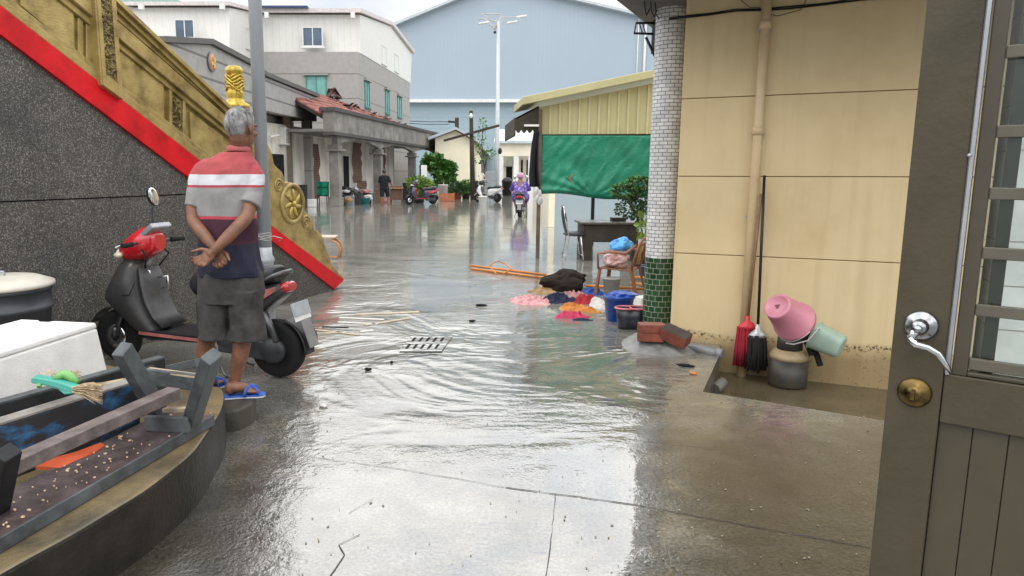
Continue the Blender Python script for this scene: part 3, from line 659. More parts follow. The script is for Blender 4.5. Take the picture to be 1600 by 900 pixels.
# ------------------------------------------------------------------ door (open leaf at the right edge)
DO = Vector((0.644 * 1.7 / 0.985, 1.7, 0)); DD = Vector((0.757, -0.653, 0)); DN = Vector((-0.653, -0.757, 0))
def Dp(px, py, o_=0.0): return V(px, py, DO, DD) + DN * o_
def Dz(y, x=1520): return Dp(x, y).z
dr = thing('door', 'olive brown door with glazed grid, chrome lever and brass deadbolt', 'door', DO)
m_door = mat('olive_door_paint', (0.066, 0.054, 0.033), 0.42, var=0.3, sc=3.5, bump=0.12, bsc=60, spec=0.32, detail=9)
m_door2 = mat('olive_door_dark', (0.060, 0.049, 0.030), 0.5, var=0.25, sc=4)
ds = lambda x, y: (Dp(x, y) - DO).dot(DD)
s_st = ds(1500, 360); LW = .86
def dq(mb, s0, s1, z0, z1, o0, th, m=0):
    p0, p1 = DO + DD * s0 + DN * o0, DO + DD * s1 + DN * o0
    mb.prism([Vector((p0.x, p0.y, z0)), Vector((p1.x, p1.y, z0)), Vector((p1.x, p1.y, z1)), Vector((p0.x, p0.y, z1))], -DN * th, m)
s0 = ds(1421, 268)
b = MB(); dq(b, s0, s_st, .08, 2.35, 0, .045); dq(b, LW - .1, LW, .08, 2.35, 0, .045); b.build('stile', m_door, dr, .003)
zr0, zr1 = Dz(660, 1466), Dz(584, 1472)
b = MB(); dq(b, s_st + .002, LW - .102, zr0, zr1, -.002, .041); dq(b, s_st + .002, LW - .102, 2.2, 2.35, -.002, .041); dq(b, s_st + .002, LW - .102, .08, .22, -.002, .041); b.build('rail', m_door, dr, .003)
b = MB(); b = MB(); dq(b, s_st - .004, LW - .05, .1, zr0, -.030, .012); b.build('panel_backing', m_door2, dr)
k = s_st + .001
while k < LW - .1:
    b = MB(); dq(b, k, min(k + .066, LW - .1), .2, zr0, -.014, .02); k += .0675; b.build('board', m_door2, dr, .002)
b = MB(); dq(b, s_st + .003, s_st + .011, zr1, 2.2, .004, .02); b.build('trim', M_STEEL, dr, .001)
b = MB(); dq(b, s_st + .014, s_st + .044, zr1, 2.2, -.006, .03); dq(b, s_st + .044, LW - .1, zr1 + .002, zr1 + .012, -.004, .03)
b.build('glazing_bead', m_door2, dr, .003)
gs = s_st + .045
for y in (80, 205, 303, 398, 490, 578): b = MB(); z = Dz(y, 1570); dq(b, gs, LW - .1, z - .0135, z + .0135, -.010, .014); b.build('grille_bar', mat('grille_paint', (0.105, 0.094, 0.068), 0.4, var=0.2), dr, .002)
s_ = ds(1562, 300)
while s_ < LW - .1: b = MB(); dq(b, s_, s_ + .026, zr1, 2.2, -.034, .012); s_ += .105; b.build('back_bar', mat('grille_back', (0.06, 0.05, 0.034), 0.5, var=0.2), dr, .002)
b = MB(); dq(b, gs, LW - .1, zr1 + .012, 2.2, -.028, .003); b.build('glass', m_glass('door_glass'), dr)
# lever and deadbolt
hc = Dp(1440, 508, .0); r_ = abs(Dp(1440, 486).z - hc.z)
b = MB(); b.lathe([(r_ * 1.05, 0), (r_ * 1.05, .008), (r_ * .9, .014), (r_ * .55, .016), (r_ * .5, .03), (r_ * .42, .045), (0, .046)], hc, 28, DN); b.lathe([(r_ * .25, 0), (r_ * .25, .02), (0, .021)], hc + DN * .044, 14, DN); rose = b.build('lever_rose', mat('lever_metal', (0.42, 0.43, 0.44), 0.2, 1.0, var=.35, sc=20), dr)
b = MB(); lp = [Dp(1428, 522, .052), Dp(1437, 532, .055), Dp(1455, 537, .05), Dp(1470, 547, .045), Dp(1480, 562, .04), Dp(1490, 579, .035)]
b.tube(lp, [.009, .0085, .008, .0075, .0065, .004], 10); b.tube([hc + DN * .03, Dp(1428, 522, .05)], .009, 10); b.build('lever', M_CHROME, dr)
bc = Dp(1429, 613, 0); r_ = abs(Dp(1429, 590).z - bc.z)
M_BRASS = mat('worn_brass', (0.17, 0.115, 0.04), 0.34, 0.9, var=0.7, sc=30)
b = MB(); b.lathe([(r_, 0), (r_, .004), (r_ * .85, .010), (r_ * .5, .012), (r_ * .48, .016), (0, .017)], bc, 28, DN); b.hexa(bc + DN * .024, DN * .010, DD * .004, Vector((0, 0, .011))); b.build('deadbolt', M_BRASS, dr)
b = MB(); s_ = Dp(1515, 243, .004); b.ell(s_, .005, n=8); b.build('screw', M_STEEL, dr)

# ------------------------------------------------------------------ far buildings
M_GREYTILE = m_lines('grey_wall_tile', (0.34, 0.325, 0.305), (0.20, 0.19, 0.18), 1.55, .05, 'Z', 0.7, .15)
M_GREY2 = m_lines('grey_facade', (0.30, 0.29, 0.275), (0.12, 0.115, 0.11), .62, .05, 'Z', 0.7, .2)
M_WSID = m_lines('white_siding', (0.70, 0.69, 0.645), (0.60, 0.59, 0.55), .42, .02, 'XY', 0.6, .06, .3)
M_PINK = mat('roof_trim', (0.62, 0.56, 0.54), 0.5, var=.2)
M_PANE = mat('window_pane', (0.10, 0.14, 0.20), 0.08, var=.5, sc=.6)
M_PANEG = mat('green_pane', (0.18, 0.42, 0.38), 0.12, var=.35, sc=.9)
M_FRAME = mat('white_frame', (0.68, 0.68, 0.66), 0.45, var=.1)
M_FRAMEG = mat('green_frame', (0.06, 0.25, 0.20), 0.4, var=.2)
def face_pt(p0, d, nrm):
    p0 = Vector(p0); d = Vector(d).normalized(); nrm = Vector(nrm)
    return lambda px, py, o_=0.0: V(px, py, p0, d) + nrm * o_
def rect(mb, f, x0, y0, x1, y1, o0, th, nrm, m=0):
    """upright rectangle: left and right photo x, top and bottom photo y at the left edge"""
    a, c = f(x0, y1), f(x0, y0); e = f(x1, y1); P = [a, Vector((e.x, e.y, a.z)), Vector((e.x, e.y, c.z)), c]
    mb.prism([p + Vector(nrm) * o0 for p in P], -Vector(nrm) * th, m)
def window(parent, f, nrm, x0, y0, x1, y1, frame=M_FRAME, pane=M_PANE, lintel=None, split=2):
    nrm = Vector(nrm); a, e, c = f(x0, y1), f(x1, y1), f(x0, y0); w = Vector((e.x - a.x, e.y - a.y, 0)); L = w.length; d = w / L; h = c.z - a.z
    def q(mb, s0, s1, z0, z1, o0, th):
        p = a + d * s0 + nrm * o0; r = a + d * s1 + nrm * o0
        mb.prism([Vector((p.x, p.y, a.z + z0)), Vector((r.x, r.y, a.z + z0)), Vector((r.x, r.y, a.z + z1)), Vector((p.x, p.y, a.z + z1))], -nrm * th)
    t = .07; b = MB(); q(b, 0, t, 0, h, .06, .1); q(b, L - t, L, 0, h, .06, .1); q(b, t, L - t, h - t, h, .06, .1); q(b, t, L - t, 0, t, .06, .1)
    for i in range(1, split): q(b, L * i / split - .03, L * i / split + .03, t, h - t, .055, .09)
    q(b, -.12, L + .12, -.1, -.002, .12, .16)
    fr = b.build('window', frame, parent)
    b = MB(); q(b, t, L - t, t, h - t, .02, .03); b.build('pane', pane, fr)
    if lintel:
        b = MB(); q(b, -.15, L + .15, h + .002, h + .16, .22, .26); b.build('lintel', lintel, fr)
    return fr
SIDE = Vector((.151, 1, 0)).normalized(); SIDEN = Vector((1, -.151, 0)).normalized(); FRONTN = Vector((0, -1, 0))
# G1: grey tile with white upper floor
c1 = A(563, 268, 48); c1 = Vector((c1.x, c1.y, 0)); f1 = face_pt(c1, (1, 0, 0), FRONTN); f1s = face_pt(c1, SIDE, SIDEN)
g1 = thing('apartment_house', 'grey tiled house with white top floor and green-framed windows', 'house', c1)
lft = f1(404, 268); far = f1s(641, 268)
zc = f1(563, 81).z; zt = f1(562, 22).z
def house(parent, corner, left, farp, z0, z1, name, m, grow=0.0):
    w = left - corner; s = farp - corner; g = Vector((grow, -grow, 0))
    P = [Vector((left.x, left.y, z0)), Vector((corner.x, corner.y, z0)), Vector((farp.x, farp.y, z0)), Vector((left.x + s.x, left.y + s.y, z0))]
    b = MB(); b.prism(P, (0, 0, z1 - z0)); return b.build(name, m, parent)
house(g1, c1, lft, far, 0, zc, 'wall', M_GREYTILE)
# white top floor with its sloping side outline
b = MB(); P = [f1s(563, 82), f1s(562, 23), f1s(610, 41), f1s(643, 84), f1s(641, 128)]
P = [Vector((p.x, p.y, p.z)) for p in P]; P[0].z = P[4].z = zc + .004
dl = Vector((lft.x - c1.x, 0, 0)) + Vector((.02, 0, 0)); P = [p + SIDEN * .03 - SIDE * .02 for p in P]; b.prism(P, dl); b.build('upper_wall', M_WSID, g1)
b = MB(); rp = [f1s(562, 22, .25), f1s(610, 40, .25), f1s(644, 84, .25)]; rp[0] = rp[0] - SIDE * .5
for p, q in zip(rp[:-1], rp[1:]): b.prism([p, q, q + Vector((0, 0, .25)), p + Vector((0, 0, .25))], dl * 1.06 - SIDEN * .2)
b.build('roof', M_PINK, g1)
b = MB(); q = f1(413, 22) ; b.box((q.x + 1.2, q.y + .6, zt + .42), (3.2, 1.6, .12)); b.build('roof_panel', mat('solar_blue', (0.03, 0.05, 0.14), 0.25), g1)
b = MB()
for x in (418, 552): b = MB(); q = f1(x, 25, .2); b.box(q, (.25, .3, .35)); b.build('gutter_outlet', M_WHITE, g1)
window(g1, f1, FRONTN, 473, 42, 505, 73)
window(g1, f1, FRONTN, 479, 118, 511, 160, M_FRAMEG, M_PANEG, M_GREYTILE)
for x0, y0, x1, y1 in ((596, 69, 603, 98), (616, 83, 622, 110)): window(g1, f1s, SIDEN, x0, y0, x1, y1, split=1)
for x0, y0, x1, y1 in ((570, 126, 577, 166), (602, 140, 608, 176), (621, 150, 627, 182)): window(g1, f1s, SIDEN, x0, y0, x1, y1, M_FRAMEG, M_PANEG, M_GREYTILE, 2)
# G2: white upper floor, grey base, further left and nearer
c2 = A(358, 268, 44); c2 = Vector((c2.x, c2.y, 0)); f2 = face_pt(c2, (1, 0, 0), FRONTN); f2s = face_pt(c2, SIDE, SIDEN)
g2 = thing('white_house', 'white clad upper storey with sliding window rising above the gold railing', 'house', c2)
l2 = f2(196, 268); fr2 = f2s(411, 268); z2 = f2(358, 76).z
house(g2, c2, l2, fr2, 0, z2, 'wall', M_GREYTILE)
b = MB(); P = [f2s(358, 76), f2s(358, 12), f2s(392, 19), f2s(412, 26), f2s(411, 80)]; P[0].z = P[4].z = z2 + .004
dl2 = Vector((l2.x - c2.x, 0, 0)); P = [p + SIDEN * .03 - SIDE * .02 for p in P]; b.prism(P, dl2); b.build('upper_wall', M_WSID, g2)
b = MB(); rp = [f2s(358, 11, .25), f2s(392, 18, .25), f2s(413, 26, .25)]; rp[0] = rp[0] - SIDE * .5
for p, q in zip(rp[:-1], rp[1:]): b.prism([p, q, q + Vector((0, 0, .2)), p + Vector((0, 0, .2))], dl2 * 1.05 - SIDEN * .2)
b.build('roof', M_PINK, g2)
b = MB()
for x in (223, 349): b = MB(); q = f2(x, 12, .2); b.box(q, (.25, .3, .3)); b.build('gutter_outlet', M_WHITE, g2)
window(g2, f2, FRONTN, 274, 30, 305, 60); window(g2, f2s, SIDEN, 384, 43, 392, 74, split=1)
# green block, far left
c3 = A(286, 268, 66); f3 = face_pt(c3, (1, 0, 0), FRONTN)
g3 = thing('green_block', 'pale green building top far behind the white houses', 'building', (c3.x, c3.y, 0))
b = MB(); P = [f3(120, 268), f3(286, 268), f3(286, 3), f3(268, -4), f3(120, -8)]; P[0].z = P[1].z = 0; b.prism(P, (0, 8, 0)); b.build('wall', m_lines('pale_green', (0.30, 0.46, 0.42), (0.24, 0.38, 0.35), .6, .05, 'XY'), g3)
# B1: long grey facade with shaped gable, emblem, grooves, veranda with air conditioner
BO = Vector((-7.07, 27.6, 0)); BD = Vector((.07, 1, 0)).normalized(); BN = Vector((1, -.07, 0)).normalized(); fb = face_pt(BO, BD, BN)
b1 = thing('temple_annex', 'low grey tiled annex with gilded round emblem and open veranda', 'building', BO)
en = fb(495, 268); 
b = MB(); P = [fb(215, 66), fb(262, 67), fb(328, 70), fb(392, 103), fb(413, 120), fb(495, 153), fb(495, 190), fb(413, 172), fb(392, 166), fb(215, 100)]
b.prism(P, -BN * .35); b.build('parapet', M_GREY2, b1)
b = MB(); zl = fb(413, 166).z; pl, pr = fb(215, 268), fb(415, 268)
b.prism([Vector((pl.x, pl.y, 0)), Vector((pr.x, pr.y, 0)), Vector((pr.x, pr.y, zl)), Vector((pl.x, pl.y, zl))], -BN * .34); b.build('front_wall', M_GREYTILE, b1)
b = MB()
tp = [fb(255, 66), fb(328, 69), fb(392, 102), fb(413, 119), fb(496, 152)]
for p, q in zip(tp[:-1], tp[1:]): b.prism([p + BN * .12, q + BN * .12, q + BN * .12 + Vector((0, 0, .16)), p + BN * .12 + Vector((0, 0, .16))], -BN * .6)
b.build('coping', mat('dark_coping', (0.12, 0.115, 0.11), 0.7, var=.3), b1)
bz = fb(495, 190).z
b = MB(); p, q = fb(415, 268) - BN * 1.15, fb(497, 268) - BN * 1.15
b.prism([Vector((p.x, p.y, 0)), Vector((q.x, q.y, 0)), Vector((q.x, q.y, bz)), Vector((p.x, p.y, bz))], -BN * .3); b.build('back_wall', mat('old_plaster', (0.62, 0.59, 0.52), 0.8, var=.4, sc=1.2), b1)
b = MB(); p, q = fb(400, 268), fb(495, 268); b.prism([Vector((p.x, p.y, bz)) - BN * .36, Vector((q.x, q.y, bz)) - BN * .36, Vector((q.x, q.y, bz)) - BN * 2.7, Vector((p.x, p.y, bz)) - BN * 2.7], (0, 0, .2)); b.build('ceiling', M_CONC, b1)
b = MB()
for x in (488,): q = fb(x, 268, -.2); b.box((q.x, q.y, bz / 2), (.42, .55, bz))
b.build('pillar', M_GREYTILE, b1)
b = MB()
for x in (470,): q = fb(x, 268, -.55); b.box((q.x, q.y, bz / 2), (.3, .4, bz))
b.build('inner_pillar', mat('brown_post', (0.20, 0.16, 0.12), 0.7, var=.3), b1)
ec = fb(329, 97, .02); er = abs(fb(329, 84).z - ec.z)
b = MB(); b.lathe([(er * 1.15, 0), (er * 1.15, .05), (er * 1.02, .05)], ec, 28, BN); b.build('emblem_ring', mat('emblem_grey', (0.22, 0.21, 0.24), 0.6), b1)
b = MB(); b.lathe([(er, .0), (er, .055), (0, .06)], ec, 28, BN); eo = b.build('emblem_disc', mat('emblem_orange', (0.55, 0.24, 0.09), 0.5, var=.3, sc=8), b1)
b = MB()
for s_, z0, s1_, z1 in ((-.30, .25, -.30, -.28), (-.42, .05, -.2, .2), (-.05, .3, .35, .3), (-.05, .05, .35, .05), (.15, .42, .15, -.45), (-.02, -.2, .36, -.2), (.36, .3, .36, .05), (-.05, .05, -.05, -.2)):
    b.bar(ec + BN * .075 + BD * s_ * er * 1.5 + Vector((0, 0, z0 * er * 1.5)), ec + BN * .075 + BD * s1_ * er * 1.5 + Vector((0, 0, z1 * er * 1.5)), .06, .03, BN)
b.build('emblem_strokes', mat('emblem_gilt', (0.80, 0.55, 0.22), 0.35, .4), eo)
ac = fb(440, 268, -1.6); az = lambda y: fb(440, y, -1.6).z
def acunit(c_, z0, z1, w, label):
    t = thing('air_conditioner', label, 'air conditioner', (c_.x, c_.y, z0)); h = z1 - z0
    b = MB(); b.box((c_.x, c_.y, z0 + h / 2), (.5, w, h)); b.build('casing', mat('ac_white', (0.62, 0.61, 0.56), 0.5), t, .02)
    b = MB()
    for k in range(9): b.box((c_.x + .255, c_.y, z0 + h * (.14 + .09 * k)), (.02, w * .84, h * .035))
    b.build('grille', mat('ac_grey', (0.20, 0.20, 0.19), 0.6), t)
    b = MB(); b.box((c_.x - .3, c_.y - w * .3, z0 - .03), (1.1, .04, .05)); b.box((c_.x - .3, c_.y + w * .3, z0 - .03), (1.1, .04, .05)); b.build('bracket', M_STEEL, t)
q = V(441, 213, BO - BN * .62, BD); acunit(Vector((q.x, q.y, 0)), q.z - .38, q.z + .38, .95, 'old white air conditioner mounted under the grey annex veranda')
# fluorescent bracket beside it
b = MB(); q = V(421, 213, BO - BN * .5, BD); b.bar(q, q + BD * 1.2 + Vector((0, 0, .12)), .12, .06); b.thing('tube_lamp', M_WHITE, 'white tube lamp sticking out beside the old air conditioner', 'lamp')

# B2: veranda house with scalloped beam and broken red roof
VO = Vector((-5.3, 33, 0)); VD = Vector((.196, .98, 0)).normalized(); VN = Vector((.98, -.196, 0)).normalized(); fv = face_pt(VO, VD, VN)
vh = thing('veranda_house', 'old grey veranda house with square columns and collapsed red tile roof', 'house', VO)
M_OLD = mat('weathered_concrete', (0.235, 0.222, 0.20), 0.8, var=.5, sc=1.6, detail=8)
M_OLDL = mat('stained_plaster', (0.68, 0.65, 0.58), 0.85, var=.6, sc=.8, detail=9, stretch=(1, 1, .35))
SP = [0, 6.68, 14.2, 22.06]; FT = 4.15; FB = 3.28
def vp(s, z, o_=0.0): p = VO + VD * s + VN * o_; return Vector((p.x, p.y, z))
b = MB(); b.prism([vp(-.9, FB, .5), vp(22.6, FB, .5), vp(22.6, FT, .5), vp(-.9, FT, .5)], -VN * .5); b.build('fascia', M_OLD, vh)
b = MB(); b.prism([vp(-1, FT, .62), vp(22.75, FT, .62), vp(22.75, FT + .16, .62), vp(-1, FT + .16, .62)], -VN * .75); b.build('coping', mat('dark_moulding', (0.085, 0.08, 0.075), .8, var=.4), vh); b = MB(); b.prism([vp(-.95, FB - .14, .54), vp(22.65, FB - .14, .54), vp(22.65, FB - .004, .54), vp(-.95, FB - .004, .54)], -VN * .54); b.build('moulding', mat('dark_moulding', (0.085, 0.08, 0.075), .8, var=.4), vh)
b = MB()
for s0, s1 in zip(SP[:-1], SP[1:]):
    lo_ = []; n_ = 24
    for i in range(n_ + 1):
        t = i / n_; u = abs(t - .5) * 2
        z = 2.72 + .30 * (1 - u ** 2.2) + .035 * abs(math.sin(t * math.pi * 5)) - (.25 if u > .94 else 0)
        lo_.append(vp(s0 + (s1 - s0) * t, z, .34))
    b.prism([vp(s0, FB - .145, .34)] + lo_ + [vp(s1, FB - .145, .34)], -VN * .28)
b.build('scalloped_beam', M_OLD, vh)
for s in SP:
    b = MB(); c_ = vp(s, 0, .2); an = math.atan2(VD.y, VD.x); b.box((c_.x, c_.y, 1.23), (.44, .44, 2.46), an); b.box((c_.x, c_.y, .2), (.54, .54, .4), an); cl = b.build('column', M_OLD, vh, .01)
    b = MB(); b.box((c_.x, c_.y, 2.50), (.85, .75, .08), an); b.box((c_.x, c_.y, 2.64), (.52, .52, .2), an); b.build('capital', M_OLD, cl, .01)
b = MB(); b.prism([vp(-3, 0, -1.9), vp(17.5, 0, -1.9), vp(17.5, 3.6, -1.9), vp(-3, 3.6, -1.9)], -VN * .3); b.build('back_wall', M_OLDL, vh)
m_br = m_brick('bare_brick', (0.20, 0.085, 0.055), (0.14, 0.075, 0.055), (0.17, 0.15, 0.13), .34, .11, .015, .9, False)
for s0, s1, z0, z1 in ((2.6, 3.3, .2, 2.9), (8.6, 10.2, .9, 3.2), (9.2, 11.0, .0, 1.0), (14.4, 15.2, 1.2, 3.1)):
    rnd = random.Random(int(s0 * 10)); P = []; n_ = 9
    for i in range(n_): P.append(vp(s0 + rnd.uniform(-.15, .15), z0 + (z1 - z0) * i / (n_ - 1), -1.885))
    for i in range(n_): P.append(vp(s1 + rnd.uniform(-.2, .2), z1 - (z1 - z0) * i / (n_ - 1), -1.885))
    b = MB(); b.prism(P, -VN * .1); b.build('bare_brick', m_br, vh)
for s0, s1, z1 in ((-2.1, -.9, 2.3), (1.5, 2.4, 2.4), (7.0, 7.9, 2.4), (12.6, 13.4, 2.3)): b = MB(); b.prism([vp(s0, .1, -1.88), vp(s1, .1, -1.88), vp(s1, z1, -1.88), vp(s0, z1, -1.88)], -VN * .12); b.build('doorway', M_DARKGAP, vh)
b = MB(); b.prism([vp(-1, FB, 0), vp(22.6, FB, 0), vp(22.6, FB, -3.1), vp(-1, FB, -3.1)], (0, 0, .12)); b.build('ceiling', M_OLD, vh)
M_BTILE = mat('broken_tile', (0.10, 0.06, 0.05), .85, var=.5)
# red roof: rows of pan tiles, part of them slid away
m_rt = mat('red_roof_tile', (0.32, 0.135, 0.11), 0.7, var=.6, sc=2.2)
rnd = random.Random(11)
def roof_pt(s, t):                                           # t = 0 eave .. 1 ridge
    return vp(s, FT - .15 + 1.75 * t, -.1 - 3.2 * t)
b = MB(); d2 = MB()
RL = [(-.6, .985), (3.2, 1.0), (6.6, .9), (9.0, .86), (12, .72), (16, .52), (19, .3)]
def topt(s):
    for (a_, ta), (c_, tb) in zip(RL[:-1], RL[1:]):
        if a_ <= s <= c_: return ta + (tb - ta) * (s - a_) / (c_ - a_)
    return .3
s = -.6
while s < 19:
    tm = topt(s) + rnd.uniform(-.03, .03); t = 0.0
    while t < tm:
        p, q = roof_pt(s, t), roof_pt(s + rnd.uniform(-.02, .02), min(tm, t + .13)); j = Vector((0, 0, rnd.uniform(0, .03))); 
        if not (s > 7.5 and rnd.random() < .3): b.tube([p + j, q + j], [.13, .10], 6, m=0)
        t += .125
    s += .27
b.build('roof', m_rt, vh)
b = MB(); b.prism([roof_pt(-.8, -.03), roof_pt(20, -.03), roof_pt(20, .3), roof_pt(14, .6), roof_pt(8, .86), roof_pt(3, .97), roof_pt(-.8, .96)], (-.05, 0, -.12)); b.build('roof_board', mat('roof_board', (0.045, 0.035, 0.03), .9, var=.4), vh)
for i in range(60):
    b = MB(); s = rnd.uniform(7, 17); p = roof_pt(s, topt(s) * rnd.uniform(.5, 1.0)); b.bar(p + Vector((0, 0, .1)), p + Vector((rnd.uniform(-.3, .3), rnd.uniform(-.5, .5), rnd.uniform(.05, .3))), rnd.uniform(.08, .25), .03); b.build('broken_tile', M_BTILE, vh)
pk = roof_pt(8.4, .9); 
for i in range(14): b = MB(); b.bar(pk + Vector((rnd.uniform(-.5, .5), rnd.uniform(-.8, .8), .1)), pk + Vector((rnd.uniform(-.2, .2), rnd.uniform(-.3, .3), rnd.uniform(.3, .65))), .2, .04); b.build('broken_tile', M_BTILE, vh)
# warehouse
YW = 95; fw = face_pt((0, YW, 0), (1, 0, 0), FRONTN); q = fw(778, 268)
wh = thing('warehouse', 'huge pale blue metal warehouse with gable roof filling the skyline', 'warehouse', (q.x, YW, 0))
P = [fw(612, 268), fw(1120, 268), fw(1120, 55), fw(778, -26), fw(612, 43)]; P[0].z = P[1].z = 0
M_BLUE = m_lines('blue_metal_sheet', (0.335, 0.405, 0.468), (0.315, 0.385, 0.447), .55, .06, 'X', .5, .07, .12, .12)
zb_ = fw(700, 158).z
PU = [Vector((P[0].x, YW, zb_)), Vector((P[1].x, YW, zb_))] + P[2:]
b = MB(); b.prism(PU, (0, 30, 0)); b.build('upper_wall', M_BLUE, wh)
b = MB(); b.prism([P[0] + Vector((0, .3, 0)), P[1] + Vector((0, .3, 0)), Vector((P[1].x, YW + .3, zb_ - .01)), Vector((P[0].x, YW + .3, zb_ - .01))], (0, 29, 0)); b.build('lower_wall', m_lines('blue_green_sheet', (0.29, 0.375, 0.42), (0.25, 0.33, 0.38), 1.4, .07, 'Z', .5, .08), wh)
b = MB(); b.box(((P[0].x + P[1].x) / 2, YW - .2, zb_), (P[1].x - P[0].x, .8, .38)); b.build('ledge', M_WHITE, wh)
b = MB()
for p, q in ((P[4], P[3]), (P[3], P[2])): b.bar(p + Vector((0, -.3, .12)), q + Vector((0, -.3, .12)), 1.2, .3)
b.build('verge', mat('pale_trim', (0.50, 0.55, 0.58), .5), wh)
b = MB()
for x in (992, 1003): q = fw(x, 160); b.tube([Vector((q.x, YW - .3, zb_)), Vector((q.x, YW - .3, fw(x, 30).z))], .16 if x == 1003 else .06, 8)
b.build('downpipe', M_WHITE, wh)
# cream house with gable, and porch house beyond
YH = 50; HS = Vector((.075, 1, 0)).normalized(); hn = Vector((1, -.075, 0)).normalized(); fh = face_pt((0, YH, 0), (1, 0, 0), FRONTN)
ch = thing('cream_house', 'cream rendered house with pale gable roof behind the planters', 'house', (fh(712, 268).x, YH, 0))
cr = fh(737, 268); crs = face_pt((cr.x, YH, 0), HS, hn); M_CREAM = mat('cream_render', (0.80, 0.74, 0.56), .8, var=.14, sc=.8); M_CREAM2 = mat('pale_cream', (0.80, 0.75, 0.60), .75, var=.14, sc=1)
P = [fh(680, 268), fh(737, 268), fh(737, 218), fh(712, 204), fh(680, 216)]; P[0].z = P[1].z = 0
dp = HS * (crs(776, 268) - Vector((cr.x, YH, 0))).length
b = MB(); b.prism(P, dp); b.build('wall', M_CREAM, ch)
M_ROOFP = m_lines('pale_metal_roof', (0.50, 0.56, 0.60), (0.40, 0.45, 0.50), .5, .05, 'Y', .4, .12)
b = MB()
for p, q in ((P[4], P[3]), (P[3], P[2])):
    d = (q - p).normalized() * .5; b.prism([p - d * (p is P[4]) + Vector((0, -.5, .05)), q + d * (q is P[2]) + Vector((0, -.5, .05)), q + d * (q is P[2]) + Vector((0, -.5, .22)), p - d * (p is P[4]) + Vector((0, -.5, .22))], dp + Vector((0, .8, 0)))
b.build('roof', M_ROOFP, ch)
b = MB(); rect(b, crs, 752, 232, 766, 270, .05, .1, hn); b.build('door', mat('dark_door', (0.06, 0.06, 0.055), .5), ch)
YP = 57; fp = face_pt((0, YP, 0), (1, 0, 0), FRONTN)
ph = thing('porch_house', 'low cream house with white porch posts behind the rider', 'house', (fp(810, 268).x, YP, 0))
pe = Vector((.55, 1, 0)).normalized(); pn = Vector((1, -.55, 0)).normalized(); fpp = face_pt(A(776, 268, 52), (1, -.12, 0), Vector((-.12, -1, 0)).normalized()); pn = Vector((-.12, -1, 0)).normalized(); pdv = Vector((1, -.12, 0)).normalized()
b = MB(); rect(b, fpp, 775, 224, 850, 244, 0, .25, pn); b.build('fascia', M_CREAM2, ph)
b = MB()
for x in (782, 806, 829): b = MB(); p = fpp(x, 268, -.15); b.box((p.x, p.y, fpp(x, 244).z / 2), (.36, .3, fpp(x, 244).z)); b.build('porch_post', M_WHITE, ph)
b = MB(); p, q = fpp(775, 268, -2.2), fpp(860, 268, -2.2); zz = fpp(775, 240).z; b.prism([Vector((p.x, p.y, 0)), Vector((q.x, q.y, 0)), Vector((q.x, q.y, zz)), Vector((p.x, p.y, zz))], -pn * 4); b.build('wall', M_CREAM2, ph)
b = MB()
for x0, x1 in ((789, 799), (813, 816), (822, 826)): b = MB(); p, q = fpp(x0, 268, -2.17), fpp(x1, 268, -2.17); b.prism([Vector((p.x, p.y, .1)), Vector((q.x, q.y, .1)), Vector((q.x, q.y, 2.4)), Vector((p.x, p.y, 2.4))], -pn * .1); b.build('doorway', M_DARKGAP, ph)
b = MB(); p, q = fpp(772, 224, .35), fpp(852, 224, .35); z0 = fpp(776, 224).z; b.prism([Vector((p.x, p.y, z0)), Vector((q.x, q.y, z0)), Vector((q.x, q.y, z0)) - pn * 5 + Vector((0, 0, 1.1)), Vector((p.x, p.y, z0)) - pn * 5 + Vector((0, 0, 1.1))], (0, 0, .15)); b.build('roof', M_ROOFP, ph)
acunit(fpp(793, 268, -1.9), fpp(793, 259).z, fpp(793, 247).z, .7, 'small air conditioner hung on the porch house wall')
# ------------------------------------------------------------------ more helpers: lofts, limbs, remeshed cloth and bodies, leaves
def ring(c, ax, ay, ra, rb, n=20, p=2.0):
    c, ax, ay = Vector(c), Vector(ax), Vector(ay); o = []
    for j in range(n):
        t = 2 * math.pi * j / n; a, d = math.cos(t), math.sin(t)
        o.append(c + ax * ra * math.copysign(abs(a) ** (2 / p), a) + ay * rb * math.copysign(abs(d) ** (2 / p), d))
    return o
def loft(mb, rings, m=0, sm=True, cap=True):
    n = len(rings[0]); b = len(mb.v); vs = [p for r in rings for p in r]; fs = []
    for i in range(len(rings) - 1):
        for j in range(n): fs.append((i * n + j, i * n + (j + 1) % n, (i + 1) * n + (j + 1) % n, (i + 1) * n + j))
    mb.add(vs, fs, m, sm)
    if cap:
        mb.f.append([b + j for j in range(n)][::-1]); mb.m.append(m); mb.s.append(False)
        mb.f.append([b + (len(rings) - 1) * n + j for j in range(n)]); mb.m.append(m); mb.s.append(False)
    return mb
def smooth_path(pts, rad, k=5):
    pts = [Vector(p) for p in pts]; P = []; Q = []; n = len(pts)
    for i in range(n - 1):
        p0, p1, p2, p3 = pts[max(0, i - 1)], pts[i], pts[i + 1], pts[min(n - 1, i + 2)]
        for q in range(k):
            t = q / k; P.append(0.5 * ((2 * p1) + (p2 - p0) * t + (2 * p0 - 5 * p1 + 4 * p2 - p3) * t * t + (-p0 + 3 * p1 - 3 * p2 + p3) * t ** 3)); Q.append(rad[i] + (rad[i + 1] - rad[i]) * (t * t * (3 - 2 * t)))
    return P + [pts[-1]], Q + [rad[-1]]
def limb(mb, pts, rad, n=12, k=5, m=0):
    P, Q = smooth_path(pts, rad, k); mb.tube(P, Q, n, m=m)
    mb.ell(P[0], Q[0] * .98, n=10, m=m); mb.ell(P[-1], Q[-1] * .98, n=10, m=m)
